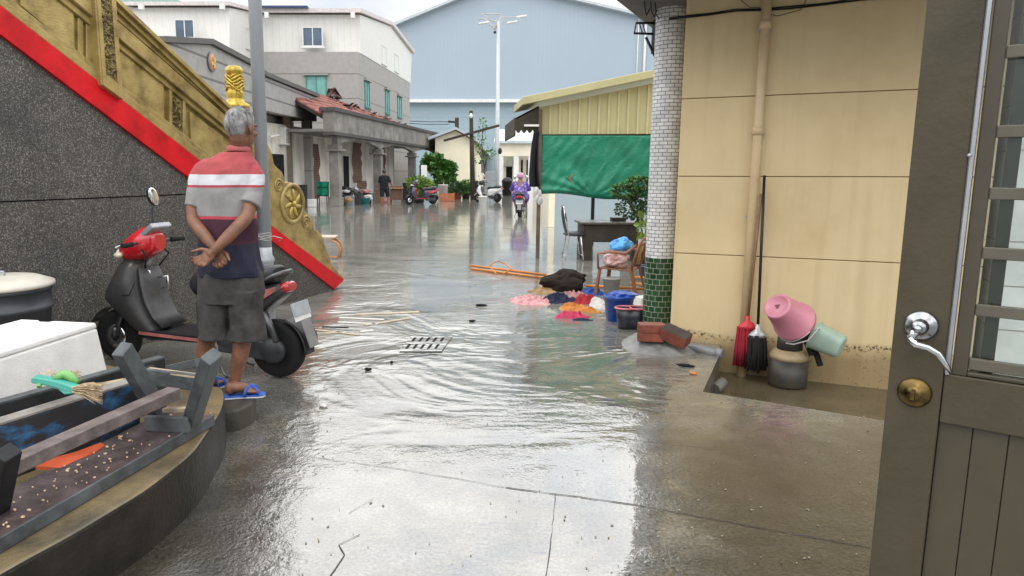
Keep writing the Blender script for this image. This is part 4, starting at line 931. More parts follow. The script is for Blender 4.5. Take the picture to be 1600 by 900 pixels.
def remesh(o, voxel, it=4, fac=.5):
    r = o.modifiers.new('skin', 'REMESH'); r.mode = 'VOXEL'; r.voxel_size = voxel; r.use_smooth_shade = True
    s = o.modifiers.new('smooth', 'SMOOTH'); s.factor = fac; s.iterations = it; return o
def hand(mb, wrist, d, nrm, side, curl=28, sc=1.0):
    wrist, u, n_ = Vector(wrist), Vector(d).normalized(), Vector(nrm); n_ = (n_ - u * n_.dot(u)).normalized(); s = u.cross(n_) * side
    rot = Matrix((s, n_, u)).transposed()
    mb.ell(wrist + u * .045 * sc, (.042 * sc, .016 * sc, .056 * sc), rot, 14); mb.tube([wrist - u * .01, wrist + u * .03 * sc], [.025 * sc, .030 * sc], 10)
    for k, (o_, L_) in enumerate(((-.033, .064), (-.011, .080), (.012, .086), (.034, .076))):
        p = wrist + u * (.082 - abs(o_) * .2) * sc + s * o_ * sc; a = 0.1; dd = (u + s * o_ * 3.2).normalized(); P = [p - dd * .02 * sc]; P.append(p)
        for seg, f in enumerate((.45, .32, .23)):
            a += R_(curl * (1 + .25 * (k == 0)) * (.6 + .35 * seg)); q = dd * math.cos(a) + n_ * math.sin(a); p = p + q * L_ * f * sc; P.append(p)
        limb(mb, P, [.0095 * sc, .0095 * sc, .009 * sc, .0083 * sc, .0072 * sc], 8, 3)
    t0 = wrist + u * .022 * sc + s * .030 * sc; d1 = (u * .62 + s * .72 + n_ * .3).normalized(); d2 = (u * .85 + s * .3 + n_ * .45).normalized()
    limb(mb, [t0, t0 + d1 * .038 * sc, t0 + d1 * .038 * sc + d2 * .032 * sc, t0 + d1 * .038 * sc + d2 * .056 * sc], [.013 * sc, .012 * sc, .010 * sc, .008 * sc], 8, 3)
def leaves(mb, c, r, n, size, rnd, hollow=.45, flat=0.0, droop=0.0):
    c = Vector(c)
    for i in range(n):
        d = Vector((rnd.gauss(0, 1), rnd.gauss(0, 1), rnd.gauss(0, 1))).normalized(); q = (hollow + (1 - hollow) * rnd.random() ** .6)
        p = c + Vector((d.x * r[0], d.y * r[1], d.z * r[2])) * q
        leaf(mb, p, (d + Vector((rnd.uniform(-.8, .8), rnd.uniform(-.8, .8), rnd.uniform(-.6, .9) - droop))).normalized(), size * rnd.uniform(.6, 1.3), rnd)
def leaf(mb, p, d, L, rnd, wd=.36):
    s = d.cross(Vector((rnd.uniform(-1, 1), rnd.uniform(-1, 1), rnd.uniform(-.3, 1)))); 
    if s.length < 1e-3: s = Vector((1, 0, 0))
    s = s.normalized() * L * wd; u = d * L; nn = s.cross(u).normalized() * L * .12
    mb.add([p, p + u * .5 + s + nn, p + u - nn, p + u * .5 - s + nn], [(0, 1, 2), (0, 2, 3)], 0, False)

SKIN = mat('tanned_skin', (0.20, 0.088, 0.05), 0.5, var=.42, sc=16, bump=.3, bsc=140, detail=7)
HAIRG = mat('grey_hair', (0.34, 0.33, 0.32), 0.55, var=.75, sc=30, bump=.8, bsc=160, stretch=(1, 1, .4), c2=(0.05, 0.05, 0.05))

# ------------------------------------------------------------------ lamp post in front of the staircase
pb = A(417, 455, 7.3); lp = thing('lamp_post', 'plain grey lamp post rising in front of the gold balustrade', 'lamp post', (pb.x, pb.y, 0)); pb = Vector((pb.x, pb.y, 0))
zP = lambda y: A(415, y, 7.3).z
M_POLE = mat('grey_pole_paint', (0.36, 0.39, 0.43), 0.45, .2, var=.16, sc=3, stretch=(1, 1, .3))
b = MB(); b.tube([pb + Vector((0, 0, zP(408))), pb + Vector((0, 0, 7.5))], [.067, .060], 20); b.build('pole', M_POLE, lp)
b = MB(); b.lathe([(.078, 0), (.078, zP(410)), (.090, zP(410) + .01), (.090, zP(404)), (.070, zP(398)), (.068, zP(386))], pb, 20); b.build('base', mat('pole_base', (0.42, 0.44, 0.47), 0.5, .2, var=.2), lp)
b = MB(); 
for k in range(4): zz = zP(374 - k * 3.2); b.tube([pb + Vector((.070 * math.cos(t * .5), .070 * math.sin(t * .5), zz + .006 * math.sin(t + k))) for t in range(13)], .0045, 5)
zz = zP(370); b.tube([pb + Vector((.03, -.066, zz)), pb + Vector((.12, -.10, zz + .015)), pb + Vector((.2, -.08, zz - .01)), pb + Vector((.16, -.07, zz - .04))], .0045, 5); b.tube([pb + Vector((-.03, -.066, zz + .01)), pb + Vector((-.10, -.09, zz + .02)), pb + Vector((-.15, -.08, zz))], .0045, 5)
b.build('tie_wire', mat('tie_wire', (0.45, 0.45, 0.43), .5), lp)

# ------------------------------------------------------------------ plinth and the step the man stands on
PZ = 0.27
rim = [(346, 604), (350, 614), (350, 626), (344, 644), (333, 662), (318, 685), (300, 708), (264, 738), (222, 769), (168, 802), (111, 836), (50, 869), (0, 897), (-130, 968)]
rp = smooth_path([G(x, y, PZ) for x, y in rim], [1] * len(rim), 6)[0]
P = rp + [Vector((-2.6, 1.2, PZ)), Vector((-3.6, 3.0, PZ)), Vector((-3.55, 4.55, PZ)), Vector((-3.05, 5.15, PZ)), Vector((-2.2, 4.62, PZ)), G(318, 601, PZ)]
b = MB(); b.prism(P, (0, 0, -PZ - .02)); b.m = [0, 0] + [1] * (len(b.m) - 2); b.thing('plinth', [mat('shaded_plinth_side', (0.026, 0.022, 0.016), 0.5, var=.6, sc=4, spec=.22, bump=.5, bsc=45, detail=8), mat('plinth_top', (0.17, 0.125, 0.06), 0.42, var=.62, sc=3.2, c2=(0.05, 0.043, 0.03), bump=.5, bsc=45, detail=8)][::-1], 'low curved concrete plinth with rounded edge under the grey benches', 'plinth', bevel=.018)  # wet side coloured darker still, with its shade put into the colour
sp = [G(x, y, .13) for x, y in ((290, 636), (352, 643), (372, 641), (392, 632), (400, 623), (397, 611), (370, 602), (290, 598))]
b = MB(); b.prism(sp, (0, 0, -.14)); b.thing('step_block', mat('step_concrete', (0.055, 0.05, 0.04), .5, spec=.25, var=.6, sc=5, bump=.4, bsc=50), 'small concrete step the man in the striped shirt stands on', 'step', bevel=.012)

# ------------------------------------------------------------------ upturned benches
M_WOODG = mat('grey_painted_wood', (0.090, 0.099, 0.103), 0.5, var=.55, sc=9, spec=.3, detail=9, bump=.4, bsc=30, stretch=(1, 1, 1))
M_WOODP = mat('purple_stained_top', (0.075, 0.052, 0.052), 0.5, var=.6, sc=14, bump=.4, bsc=40)
M_WOODD = mat('dark_bench_wood', (0.024, 0.024, 0.026), 0.6, spec=.3, var=.6, sc=4, bump=.3)
def m_blue():
    m, n, l, bb = _new('blue_daubed_wood'); t = N(n, 'ShaderNodeTexCoord'); z = N(n, 'ShaderNodeTexNoise', Scale=5.5, Detail=5, Roughness=.65)
    mp = N(n, 'ShaderNodeMapping'); mp.inputs['Scale'].default_value = (1, 1, 2.6); l.new(t.outputs['Object'], mp.inputs[0]); l.new(mp.outputs[0], z.inputs['Vector'])
    r = ramp(n, l, z.outputs['Fac'], [(.53, (0.022, 0.022, 0.024)), (.60, (0.02, 0.075, 0.16)), (.68, (0.035, 0.13, 0.26))]); l.new(r.outputs[0], bb.inputs['Base Color']); bb.inputs['Roughness'].default_value = .55; return m
M_BLUEW = m_blue(); M_PALE = mat('pale_bare_wood', (0.42, 0.34, 0.24), .7, var=.3, sc=8)
def obar(mb, p0, p1, wv, hv, m=0):
    """board from p0 to p1 spanning vectors wv and hv from that edge"""
    p0, p1, wv, hv = map(Vector, (p0, p1, wv, hv)); return mb.hexa((p0 + p1) / 2 + wv / 2 + hv / 2, (p1 - p0) / 2, wv / 2, hv / 2, m)
def cut_end(p, q, k): return p + (q - p) * k
a0, a1 = G(0, 863, .27), G(333, 664, .27); ad = (a1 - a0).normalized(); a0 = a0 - ad * .75; aw = Vector((-ad.y, ad.x, 0))
bnA = thing('bench', 'upturned grey bench on the plinth with speckled plank and splayed legs in the air', 'bench', (a0 + a1) / 2, group='upturned benches on the plinth')
b = MB(); obar(b, a0 + Vector((0, 0, .002)), a1 + Vector((0, 0, .002)), aw * .285, (0, 0, .05)); sb = b.build('seat', M_WOODP, bnA, .006)
b = MB(); obar(b, a0 - aw * .012 + Vector((0, 0, .002)), a1 - aw * .012 + Vector((0, 0, .002)), aw * .0115, (0, 0, .054)); b.build('edge_board', M_WOODG, bnA, .003)
r0, r1 = G(22, 722, .52), G(282, 606, .52); rd = (r1 - r0).normalized(); r0e = r0 - rd * .15; rw = Vector((-rd.y, rd.x, 0))
b = MB(); obar(b, r0e - Vector((0, 0, .055)), r1 - Vector((0, 0, .055)), rw * .075, (0, 0, .055)); b.build('stretcher', mat('stretcher_wood', (0.15, 0.12, 0.112), .5, var=.5, sc=10, bump=.4), bnA, .005)
def leg(mb, bot, top, w, t, m=0): mb.bar(bot, top, w, t, up=ad, m=m)
lb0 = a1 - ad * .20
for bot, top in ((G(252, 652, .322), G(190, 545, .75)), (G(298, 664, .322), G(331, 556, .75))):
    b = MB(); leg(b, bot, top, .060, .085); b.build('leg', M_WOODG, bnA, .006)
for bot, top in ((G(-6, 800, .322) , G(12, 706, .60)),):
    b = MB(); leg(b, bot, top, .06, .07); b.build('leg', M_WOODD, bnA, .006)
b = MB(); b.bar(G(228, 661, .36), G(296, 664, .36), .03, .075); b.build('leg_brace', M_WOODG, bnA, .004)
b = MB(); b.bar(A(258, 640, 3.36), A(292, 640, 3.30), .04, .02); b.build('pale_batten', M_PALE, bnA, .003)
# second and third bench lying on their sides
p0, p1 = G(0, 663, .52), G(215, 596, .52); d = (p1 - p0).normalized(); p0 = p0 - d * .7; w_ = Vector((-d.y, d.x, 0))
bnB = thing('bench', 'dark bench on its side with blue paint smears between the box and near bench', 'bench', (p0 + p1) / 2, group='upturned benches on the plinth')
b = MB(); obar(b, Vector((p0.x, p0.y, .272)), Vector((p1.x, p1.y, .272)), w_ * .035, (0, 0, .24)); b.build('seat', M_BLUEW, bnB, .004)
b = MB(); obar(b, p0 - Vector((0, 0, .006)), p1 - Vector((0, 0, .006)), w_ * .075, (0, 0, .012)); b.build('edge_board', mat('weathered_edge', (0.25, 0.235, 0.215), .6, var=.45, sc=9), bnB, .002)
b = MB(); b.bar(A(228, 588, 3.62), A(312, 598, 3.52), .03, .085); b.build('leg_brace', M_WOODG, bnB, .004)
b = MB(); b.bar(A(230, 577, 3.63), A(312, 588, 3.53), .05, .012); b.build('pale_batten', M_PALE, bnB, .002)
b = MB(); b.bar(G(206, 630, .28), G(238, 577, .5), .05, .06); b.build('leg', M_WOODD, bnB, .004)
p0, p1 = G(0, 630, .47), G(258, 558, .47); d = (p1 - p0).normalized(); p0 = p0 - d * .7; w_ = Vector((-d.y, d.x, 0))
bnC = thing('bench', 'dark bench on its side just below the white foam box', 'bench', (p0 + p1) / 2, group='upturned benches on the plinth')
b = MB(); obar(b, Vector((p0.x, p0.y, .272)), Vector((p1.x, p1.y, .272)), w_ * .05, (0, 0, .19)); b.build('seat', M_WOODD, bnC, .004)
b = MB(); obar(b, p0 - Vector((0, 0, .008)), p1 - Vector((0, 0, .008)), w_ * .06, (0, 0, .012)); b.build('edge_board', M_WOODG, bnC, .002)
b = MB(); b.bar(G(248, 580, .30), G(312, 566, .42), .06, .05); b.build('leg', M_WOODG, bnC, .004)
# chips lying on the near plank
rnd = random.Random(21); b = MB()
for i in range(105):
    u = rnd.random() ** 1.3; k = rnd.random(); p = a0 + ad * (.72 + u * 1.35) + aw * (.02 + .24 * k); z = .324
    if (p - lb0).length < .05: continue
    L_ = rnd.choice((.003, .004, .004, .005, .006, .009)); t = rnd.uniform(0, 3.1)
    b.box((p.x, p.y, z + .003), (L_ * rnd.uniform(1, 2), L_, .005), t)
tag(b.build('wood_chips', mat('chip_wood', (0.62, 0.47, 0.30), .8, var=.3)), 'pale wood chips sprinkled along the near upturned plank', 'wood chips', kind='stuff')
# orange plastic sliver between the planks
b = MB(); op = [G(x, y, .31) for x, y in ((56, 737), (84, 722), (120, 711), (158, 696), (164, 700), (150, 712), (118, 724), (96, 735))]; b.prism(op, (0, 0, .014)); 
for i in range(len(b.v)): b.v[i].z += .02 * noise.noise(b.v[i] * 9)
b.thing('plastic_strip', mat('orange_plastic', (0.50, 0.085, 0.03), .4, var=.2), 'torn orange plastic strip lying between the benches', 'plastic strip')
b = MB(); b.tube([G(158, 604, .42), G(196, 597, .46)], .022, 10); b.thing('wood_offcut', M_PALE, 'short brown wood offcut between the two dark benches', 'wood offcut')

# ------------------------------------------------------------------ white foam box
TZ = .66; F1, F0, B1, B0 = G(150, 504, TZ), G(0, 549.6, TZ), G(94, 483, TZ), G(0, 509, TZ)
fd = (F1 - F0).normalized(); F0 = F1 - fd * 1.05; dpv = (B1 - F1); dpv = dpv - fd * dpv.dot(fd); 
def bxp(s, t, z): k = (TZ - z) * .10; return Vector((F0.x, F0.y, 0)) + fd * (s * 1.05 + (k if s > .5 else -k)) + dpv * t + dpv.normalized() * (k if t > .5 else -k) + Vector((0, 0, z))
bx = thing('foam_box', 'big white foam box turned upside down on the plinth', 'box', bxp(.5, .5, .27))
b = MB(); vs = [bxp(s, t, z) for z in (.272, TZ - .035) for s, t in ((0, 0), (1, 0), (1, 1), (0, 1))]; b.add(vs, [(0, 3, 2, 1), (4, 5, 6, 7), (0, 1, 5, 4), (1, 2, 6, 5), (2, 3, 7, 6), (3, 0, 4, 7)])
M_FOAM = mat('white_foam', (0.79, 0.78, 0.75), .75, var=.13, sc=7, detail=9, bump=.4, bsc=180)
b.build('body', M_FOAM, bx, .012)
b = MB(); z0, z1 = TZ - .034, TZ
vs = [bxp(s, t, z) for z in (z0, z1) for s, t in ((0, 0), (1, 0), (1, .55), (.97, .58), (.97, .72), (1, .75), (1, 1), (0, 1))]
n_ = 8; b.add(vs, [tuple(range(n_))[::-1], tuple(range(n_, 2 * n_))] + [(i, (i + 1) % n_, n_ + (i + 1) % n_, n_ + i) for i in range(n_)]); b.build('base_rim', M_FOAM, bx, .010)

# ------------------------------------------------------------------ grey bin with lid by the wall
bn = thing('dustbin', 'round dark grey bin with cream lid against the terrazzo wall', 'bin', (-3.0, 4.73, PZ))
cz = Vector((-3.0, 4.73, 0)); rz_ = A(40, 452, 4.6).z
b = MB(); b.lathe([(.26, PZ), (.30, rz_ - .16), (.312, rz_ - .155), (.312, rz_ - .13), (.302, rz_ - .125), (.308, rz_ - .03), (.318, rz_ - .028), (.318, rz_ - .002)], cz, 32); b.build('bin_body', mat('grey_bin_plastic', (0.045, 0.05, 0.06), .45, var=.3), bn)
b = MB(); b.lathe([(.325, rz_ - .005), (.335, rz_ + .005), (.33, rz_ + .025), (.24, rz_ + .06), (.10, rz_ + .075), (0, rz_ + .077)], cz, 32); b.build('lid', mat('cream_lid', (0.55, 0.52, 0.45), .5, var=.2, sc=4), bn)
b = MB(); b.tube([cz + Vector((-.08, -.02, rz_ + .07)), cz + Vector((-.07, -.02, rz_ + .10)), cz + Vector((.05, -.02, rz_ + .10)), cz + Vector((.06, -.02, rz_ + .07))], .008, 6); b.build('lid_handle', M_STEEL, bn)

# ------------------------------------------------------------------ broom head with straw
br = thing('broom_head', 'green plastic broom head with straw bristles lying on the dark benches', 'broom', A(100, 612, 3.05))
h0, h1 = A(49, 594, 3.06), A(116, 610, 3.02); hd = (h1 - h0).normalized(); up = Vector((0, 0, 1))
b = MB(); b.prism([A(47, 592, 3.06), A(52, 589, 3.06), A(88, 596, 3.04), A(117, 606, 3.02), A(117, 616, 3.02), A(100, 617, 3.03), A(90, 609, 3.04), A(70, 603, 3.05), A(48, 599, 3.06)], (0, .05, 0)); b.build('holder', mat('teal_plastic', (0.07, 0.36, 0.29), .45, var=.15), br, .006)
b = MB(); b.tube([A(61, 605, 3.05), A(62, 600, 3.06)], .011, 8); b.tube([A(84, 592, 3.07), A(100, 584, 3.09), A(112, 590, 3.09), A(122, 598, 3.08)], [.012, .022, .02, .012], 8); b.build('green_band', mat('lime_plastic', (0.17, 0.42, 0.12), .45), br)
b = MB(); rnd = random.Random(4)
for i in range(170):
    u = rnd.uniform(-1, 1); s = A(112, 609 + 4 * u, 3.04 + rnd.uniform(-.03, .03)); e_ = A(rnd.uniform(146, 161), 614 + 15 * u + rnd.uniform(-3, 3), 3.02 + rnd.uniform(-.05, .05)); b.tube([s, s.lerp(e_, .55) + Vector((0, 0, .006)), e_], .0014, 3, False)
for i in range(120):
    s = A(rnd.uniform(62, 116), 597, 3.09); e_ = A(rnd.uniform(60, 128) , rnd.uniform(577, 596), 3.13 + rnd.uniform(-.03, .03)); b.tube([s, e_], .0014, 3, False)
b.build('bristles', mat('straw', (0.62, 0.48, 0.30), .8, var=.5, sc=30), br)

# ------------------------------------------------------------------ man in the striped shirt
GZ = .13; MY = G(375, 617, GZ).y
mp0 = A(350, 618, MY); man = thing('person', 'grey-haired person in red and white striped polo standing with hands behind back', 'person', (mp0.x, mp0.y, GZ))
def M(px, py, dy=0.0): return A(px, py, MY + dy)
b = MB()
fdir = Vector((math.sin(R_(24)), math.cos(R_(24)), 0)); rdir = Vector((fdir.y, -fdir.x, 0)); hrot = Matrix((rdir, fdir, Vector((0, 0, 1)))).transposed() @ Matrix.Rotation(R_(-8), 3, 'X')
hc = M(377, 200, -.02); hp = lambda x, y, z: hc + hrot @ Vector((x, y, z))
b.ell(hp(0, -.012, .025), (.076, .094, .092), hrot, 20); b.ell(hp(0, .03, -.045), (.060, .068, .075), hrot, 18); b.ell(hp(0, .055, -.085), (.036, .036, .03), hrot, 12)
limb(b, [hp(0, .092, .01), hp(0, .112, -.025), hp(0, .105, -.038)], [.010, .015, .012], 8, 3)
b.ell(hp(0, .085, .03), (.055, .02, .012), hrot, 10); b.ell(hp(0, .09, -.068), (.026, .016, .012), hrot, 10)
for s in (-1, 1):
    b.ell(hp(s * .079, -.004, -.005), (.010, .020, .032), hrot, 12); b.ell(hp(s * .080, .004, -.03), (.008, .012, .012), hrot, 8); b.ell(hp(s * .045, .068, -.025), (.022, .02, .018), hrot, 8)
limb(b, [M(371, 250, .0), M(374, 232, .0), hp(0, -.02, -.05)], [.066, .056, .058], 14)
limb(b, [M(358, 425, .02), M(358, 370, .0), M(359, 310, -.01), M(362, 268, .0)], [.09, .085, .09, .085], 16)
AL = [M(318, 270, .015), M(306, 305, -.02), M(301, 340, -.07), M(318, 366, -.14), M(338, 389, -.19)]; limb(b, AL, [.042, .044, .040, .037, .026], 14, 5)
AR = [M(391, 278, .0), M(391, 308, -.055), M(385, 338, -.13), M(360, 366, -.20), M(334, 392, -.24)]; limb(b, AR, [.043, .045, .041, .038, .027], 14, 5)
hand(b, M(333, 393, -.24), (-.62, -.05, -.55), (-.05, -.8, .45), 1, 40); hand(b, M(339, 390, -.19), (.25, -.1, -.75), (-.2, -.9, .2), -1, 52, .95)
limb(b, [M(333, 440, .02), M(331, 495, .03), M(321, 545, .06), M(321, 590, .05), M(322, 612, .05)], [.09, .07, .055, .038, .034], 14)
limb(b, [M(386, 440, .0), M(384, 495, .0), M(377, 545, .0), M(368, 588, .0), M(365, 607, .0)], [.09, .07, .056, .037, .035], 14)
zf = GZ + .016
def foot(mb, heel, toe):
    heel, toe = Vector(heel), Vector(toe); d = (toe - heel).normalized(); s = Vector((d.y, -d.x, 0)); L_ = (toe - heel).length
    mb.ell(heel + d * .03 + Vector((0, 0, .035)), (.032, .036, .04), None, 12); limb(mb, [heel + d * .03 + Vector((0, 0, .045)), heel + d * L_ * .45 + Vector((0, 0, .038)), heel + d * L_ * .78 + Vector((0, 0, .02))], [.034, .034, .018], 12, 4)
    mb.ell(heel + d * L_ * .72 + Vector((0, 0, .016)), (.046, .05, .018), None, 12)
    for k in range(5): p = heel + d * L_ * (.80 - .02 * abs(k - 1)) + s * (k - 2) * -.018 + Vector((0, 0, .013)); limb(mb, [p, p + d * (.042 - .005 * k) ], [.011 - .001 * k, .0085], 8, 2)
fr0 = G(352, 616, zf + .014); fr1 = G(407, 612, zf + .014); foot(b, fr0, fr1)
fl0 = G(312, 612, zf + .014); fl1 = G(345, 596, zf + .014); foot(b, fl0, fl1)
remesh(b.build('body', SKIN, man), .0052, 3)
b = MB()
for s in (-1, 1): b.ell(hp(s * .030, .064, .012), (.012, .010, .009), hrot, 10)
b.build('eyes', mat('eye_white', (0.6, 0.58, 0.55), .3), man)
# hair: cropped cap with a ragged lower edge
b = MB(); rnd = random.Random(2)
def hair(u, v):
    t = 2 * math.pi * u; d0 = math.cos(t)
    low = -.075 if d0 < .0 else -.075 + .105 * min(1, d0 * 1.5)                  # t = 0 faces forward
    if abs(math.sin(t)) > .93: low = -.02
    ph = math.pi / 2 - v * (math.pi / 2 + math.asin(max(-.9, min(.9, -low / .105))))
    ph = math.pi / 2 + (math.asin(max(-.95, min(.95, low / .105))) - math.pi / 2) * v
    p = Vector((math.cos(ph) * math.sin(t), math.cos(ph) * d0, math.sin(ph))); k = 1 + .035 * noise.noise(p * 5) + .025 * noise.noise(p * 22)
    taper = 1 - .10 * max(0, v - .75) / .25
    return hp(p.x * .0845 * k * taper, -.014 + p.y * .103 * k * taper, .022 + p.z * .104 * k)
b.grid(hair, 64, 28, wrap=True); 
for i in range(2600):
    u = rnd.random(); v = rnd.random() ** .7 * .98; p = hair(u, v); nrm = (p - hp(0, -.014, .02)).normalized(); dn = Vector((0, 0, -1)); tg = (dn - nrm * dn.dot(nrm)); tg = (tg.normalized() if tg.length > .05 else hrot @ Vector((rnd.uniform(-1, 1), -1, 0))); s = nrm.cross(tg).normalized()
    d = (tg + nrm * rnd.uniform(.15, .75) + s * rnd.uniform(-.6, .6)).normalized(); L_ = rnd.uniform(.010, .022); b.add([p - s * .0009, p + s * .0009, p + d * L_], [(0, 1, 2)], 0, False)
hr = b.build('hair', HAIRG, man); 
# polo shirt, hem loose over the shorts
zz = lambda y: M(360, y).z
NAVY, MAR = (0.014, 0.014, 0.035), (0.05, 0.012, 0.026)
dz0 = mp0.z if False else .2
stops = [(zz(440), NAVY), (zz(378), MAR), (zz(339), (0.42, 0.05, 0.07)), (zz(335), (0.25, 0.245, 0.24)), (zz(291), (0.36, 0.045, 0.06)), (zz(287.5), (0.60, 0.60, 0.63)), (zz(272), (0.40, 0.072, 0.078)), (zz(231), (0.40, 0.09, 0.095)), (zz(200), (0.45, 0.1, 0.1))]
M_POLO = m_bands('striped_polo', [(z - GZ, c) for z, c in stops])
rows = [(431, 310, 408, .135), (421, 308, 409, .14), (400, 310, 404, .135), (375, 312, 399, .125), (350, 310, 400, .125), (325, 309, 400, .125), (300, 308, 402, .13), (282, 308, 404, .125), (266, 311, 402, .115), (254, 318, 400, .10), (245, 333, 394, .085), (238, 345, 393, .075)]
b = MB(); rings = []
for y, x0, x1, hd_ in rows:
    c_ = M((x0 + x1) / 2, y, .0); hw = abs(M(x1, y).x - M(x0, y).x) / 2; r_ = ring(c_, (1, 0, 0), (0, 1, 0), hw, hd_, 40, 2.35)
    o_ = []
    for p in r_:
        d = (p - c_).normalized(); q = Vector((p.x * 7, p.y * 7, p.z * 3.2)); k = .014 * noise.noise(q) + .016 * noise.noise(Vector((p.x * 16 + p.z * 9, p.y * 16, p.z * 7)))
        if y > 360: k *= 1.5
        if y < 250: k *= .2
        o_.append(p + d * k)
    rings.append(o_)
R2 = []
for i in range(len(rings) - 1):
    for q in range(3): R2.append([p.lerp(s_, q / 3) for p, s_ in zip(rings[i], rings[i + 1])])
R2.append(rings[-1]); loft(b, R2)
for pts, rad in (([M(330, 262, .0), M(316, 273, .01), M(308, 300, -.015), M(304, 325, -.04)], [.066, .070, .064, .061]), ([M(385, 264, .0), M(395, 275, .0), M(394, 300, -.04), M(390, 321, -.085)], [.068, .070, .066, .068])):
    P, Q = smooth_path(pts, rad, 6); P = [p + Vector((.006 * noise.noise(p * 20), .006 * noise.noise(p * 23), 0)) for p in P]; b.tube(P, Q, 18)
remesh(b.build('polo_shirt', M_POLO, man), .0065, 2)
b = MB(); P = [M(373, 232, .0) + Vector((.064 * math.cos(2 * math.pi * i / 24), .062 * math.sin(2 * math.pi * i / 24), -.012 * math.sin(2 * math.pi * i / 24) - .01)) for i in range(24)]; b.tube(P, [(.010, .020)] * 24, 8, closed=True); b.build('collar', mat('collar_red', (0.46, 0.13, 0.13), .85, var=.2), man)
# shorts
M_SHORT = mat('grey_shorts', (0.058, 0.055, 0.054), .85, var=.5, sc=9, bump=1.0, bsc=15, c2=(0.026, 0.025, 0.024))
b = MB()
def cloth_tube(mb, rows_, amp, n=36):
    rr = []
    for x0, x1, y0, hd_, dy in rows_:
        c_ = M((x0 + x1) / 2, y0, dy); hw = abs(M(x1, y0).x - M(x0, y0).x) / 2; o_ = []
        for p in ring(c_, (1, 0, 0), (0, 1, 0), hw, hd_, n, 2.2):
            d = (p - c_).normalized(); o_.append(p + d * amp * (noise.noise(Vector((p.x * 13 + p.z * 5, p.y * 13, p.z * 8))) + .6 * noise.noise(Vector((p.x * 30, p.y * 30, p.z * 16 + p.x * 20)))))
        rr.append(o_)
    R3 = []
    for i in range(len(rr) - 1):
        for q in range(4): R3.append([p.lerp(s_, q / 4) for p, s_ in zip(rr[i], rr[i + 1])])
    R3.append(rr[-1]); loft(mb, R3)
cloth_tube(b, [(312, 408, 405, .118, .0), (311, 411, 430, .125, .0), (310, 412, 455, .125, .0), (312, 412, 472, .115, .0)], .014)
cloth_tube(b, [(311, 366, 452, .11, .01), (311, 364, 480, .105, .015), (312, 362, 505, .10, .02), (313, 362, 529, .098, .02)], .019, 30)
cloth_tube(b, [(357, 411, 452, .11, -.01), (358, 412, 480, .105, -.012), (359, 413, 505, .10, -.015), (359, 414, 531, .10, -.015)], .019, 30)
remesh(b.build('shorts', M_SHORT, man), .006, 1)
# flip-flops
M_SAND = mat('blue_sandal', (0.03, 0.10, 0.42), .5, var=.2); M_SOLE = mat('sandal_sole', (0.50, 0.52, 0.56), .6)
for h_, t_ in ((fr0, fr1), (fl0, fl1)):
    d = (t_ - h_).normalized(); s = Vector((d.y, -d.x, 0)); L_ = (t_ - h_).length + .05; h_ = Vector((h_.x, h_.y, GZ + .002)) - d * .02
    out_ = [(0, .028), (.06, .036), (.3, .036), (.55, .040), (.8, .05), (.94, .044), (1, .02)]; P = [h_ + d * L_ * q + s * w for q, w in out_] + [h_ + d * L_ * q - s * w for q, w in out_[::-1]]
    b = MB(); b.prism(P, (0, 0, .010), 1); b.prism([p + Vector((0, 0, .0102)) for p in P], (0, 0, .008), 0); b.build('sandal', [M_SAND, M_SOLE], man, .003)
    b = MB(); m_ = h_ + d * L_ * .62 + Vector((0, 0, .018))
    for k in (-1, 1): b.tube([m_ + s * .052 * k - d * .03, m_ + s * .04 * k + Vector((0, 0, .038)) - d * .015, m_ + Vector((0, 0, .054)) + d * .015, m_ - s * .036 * k + Vector((0, 0, .030)) + d * .05, m_ - s * .048 * k + d * .055], [(.005, .015)] * 5, 8)
    b.build('sandal_strap', M_SAND, man)
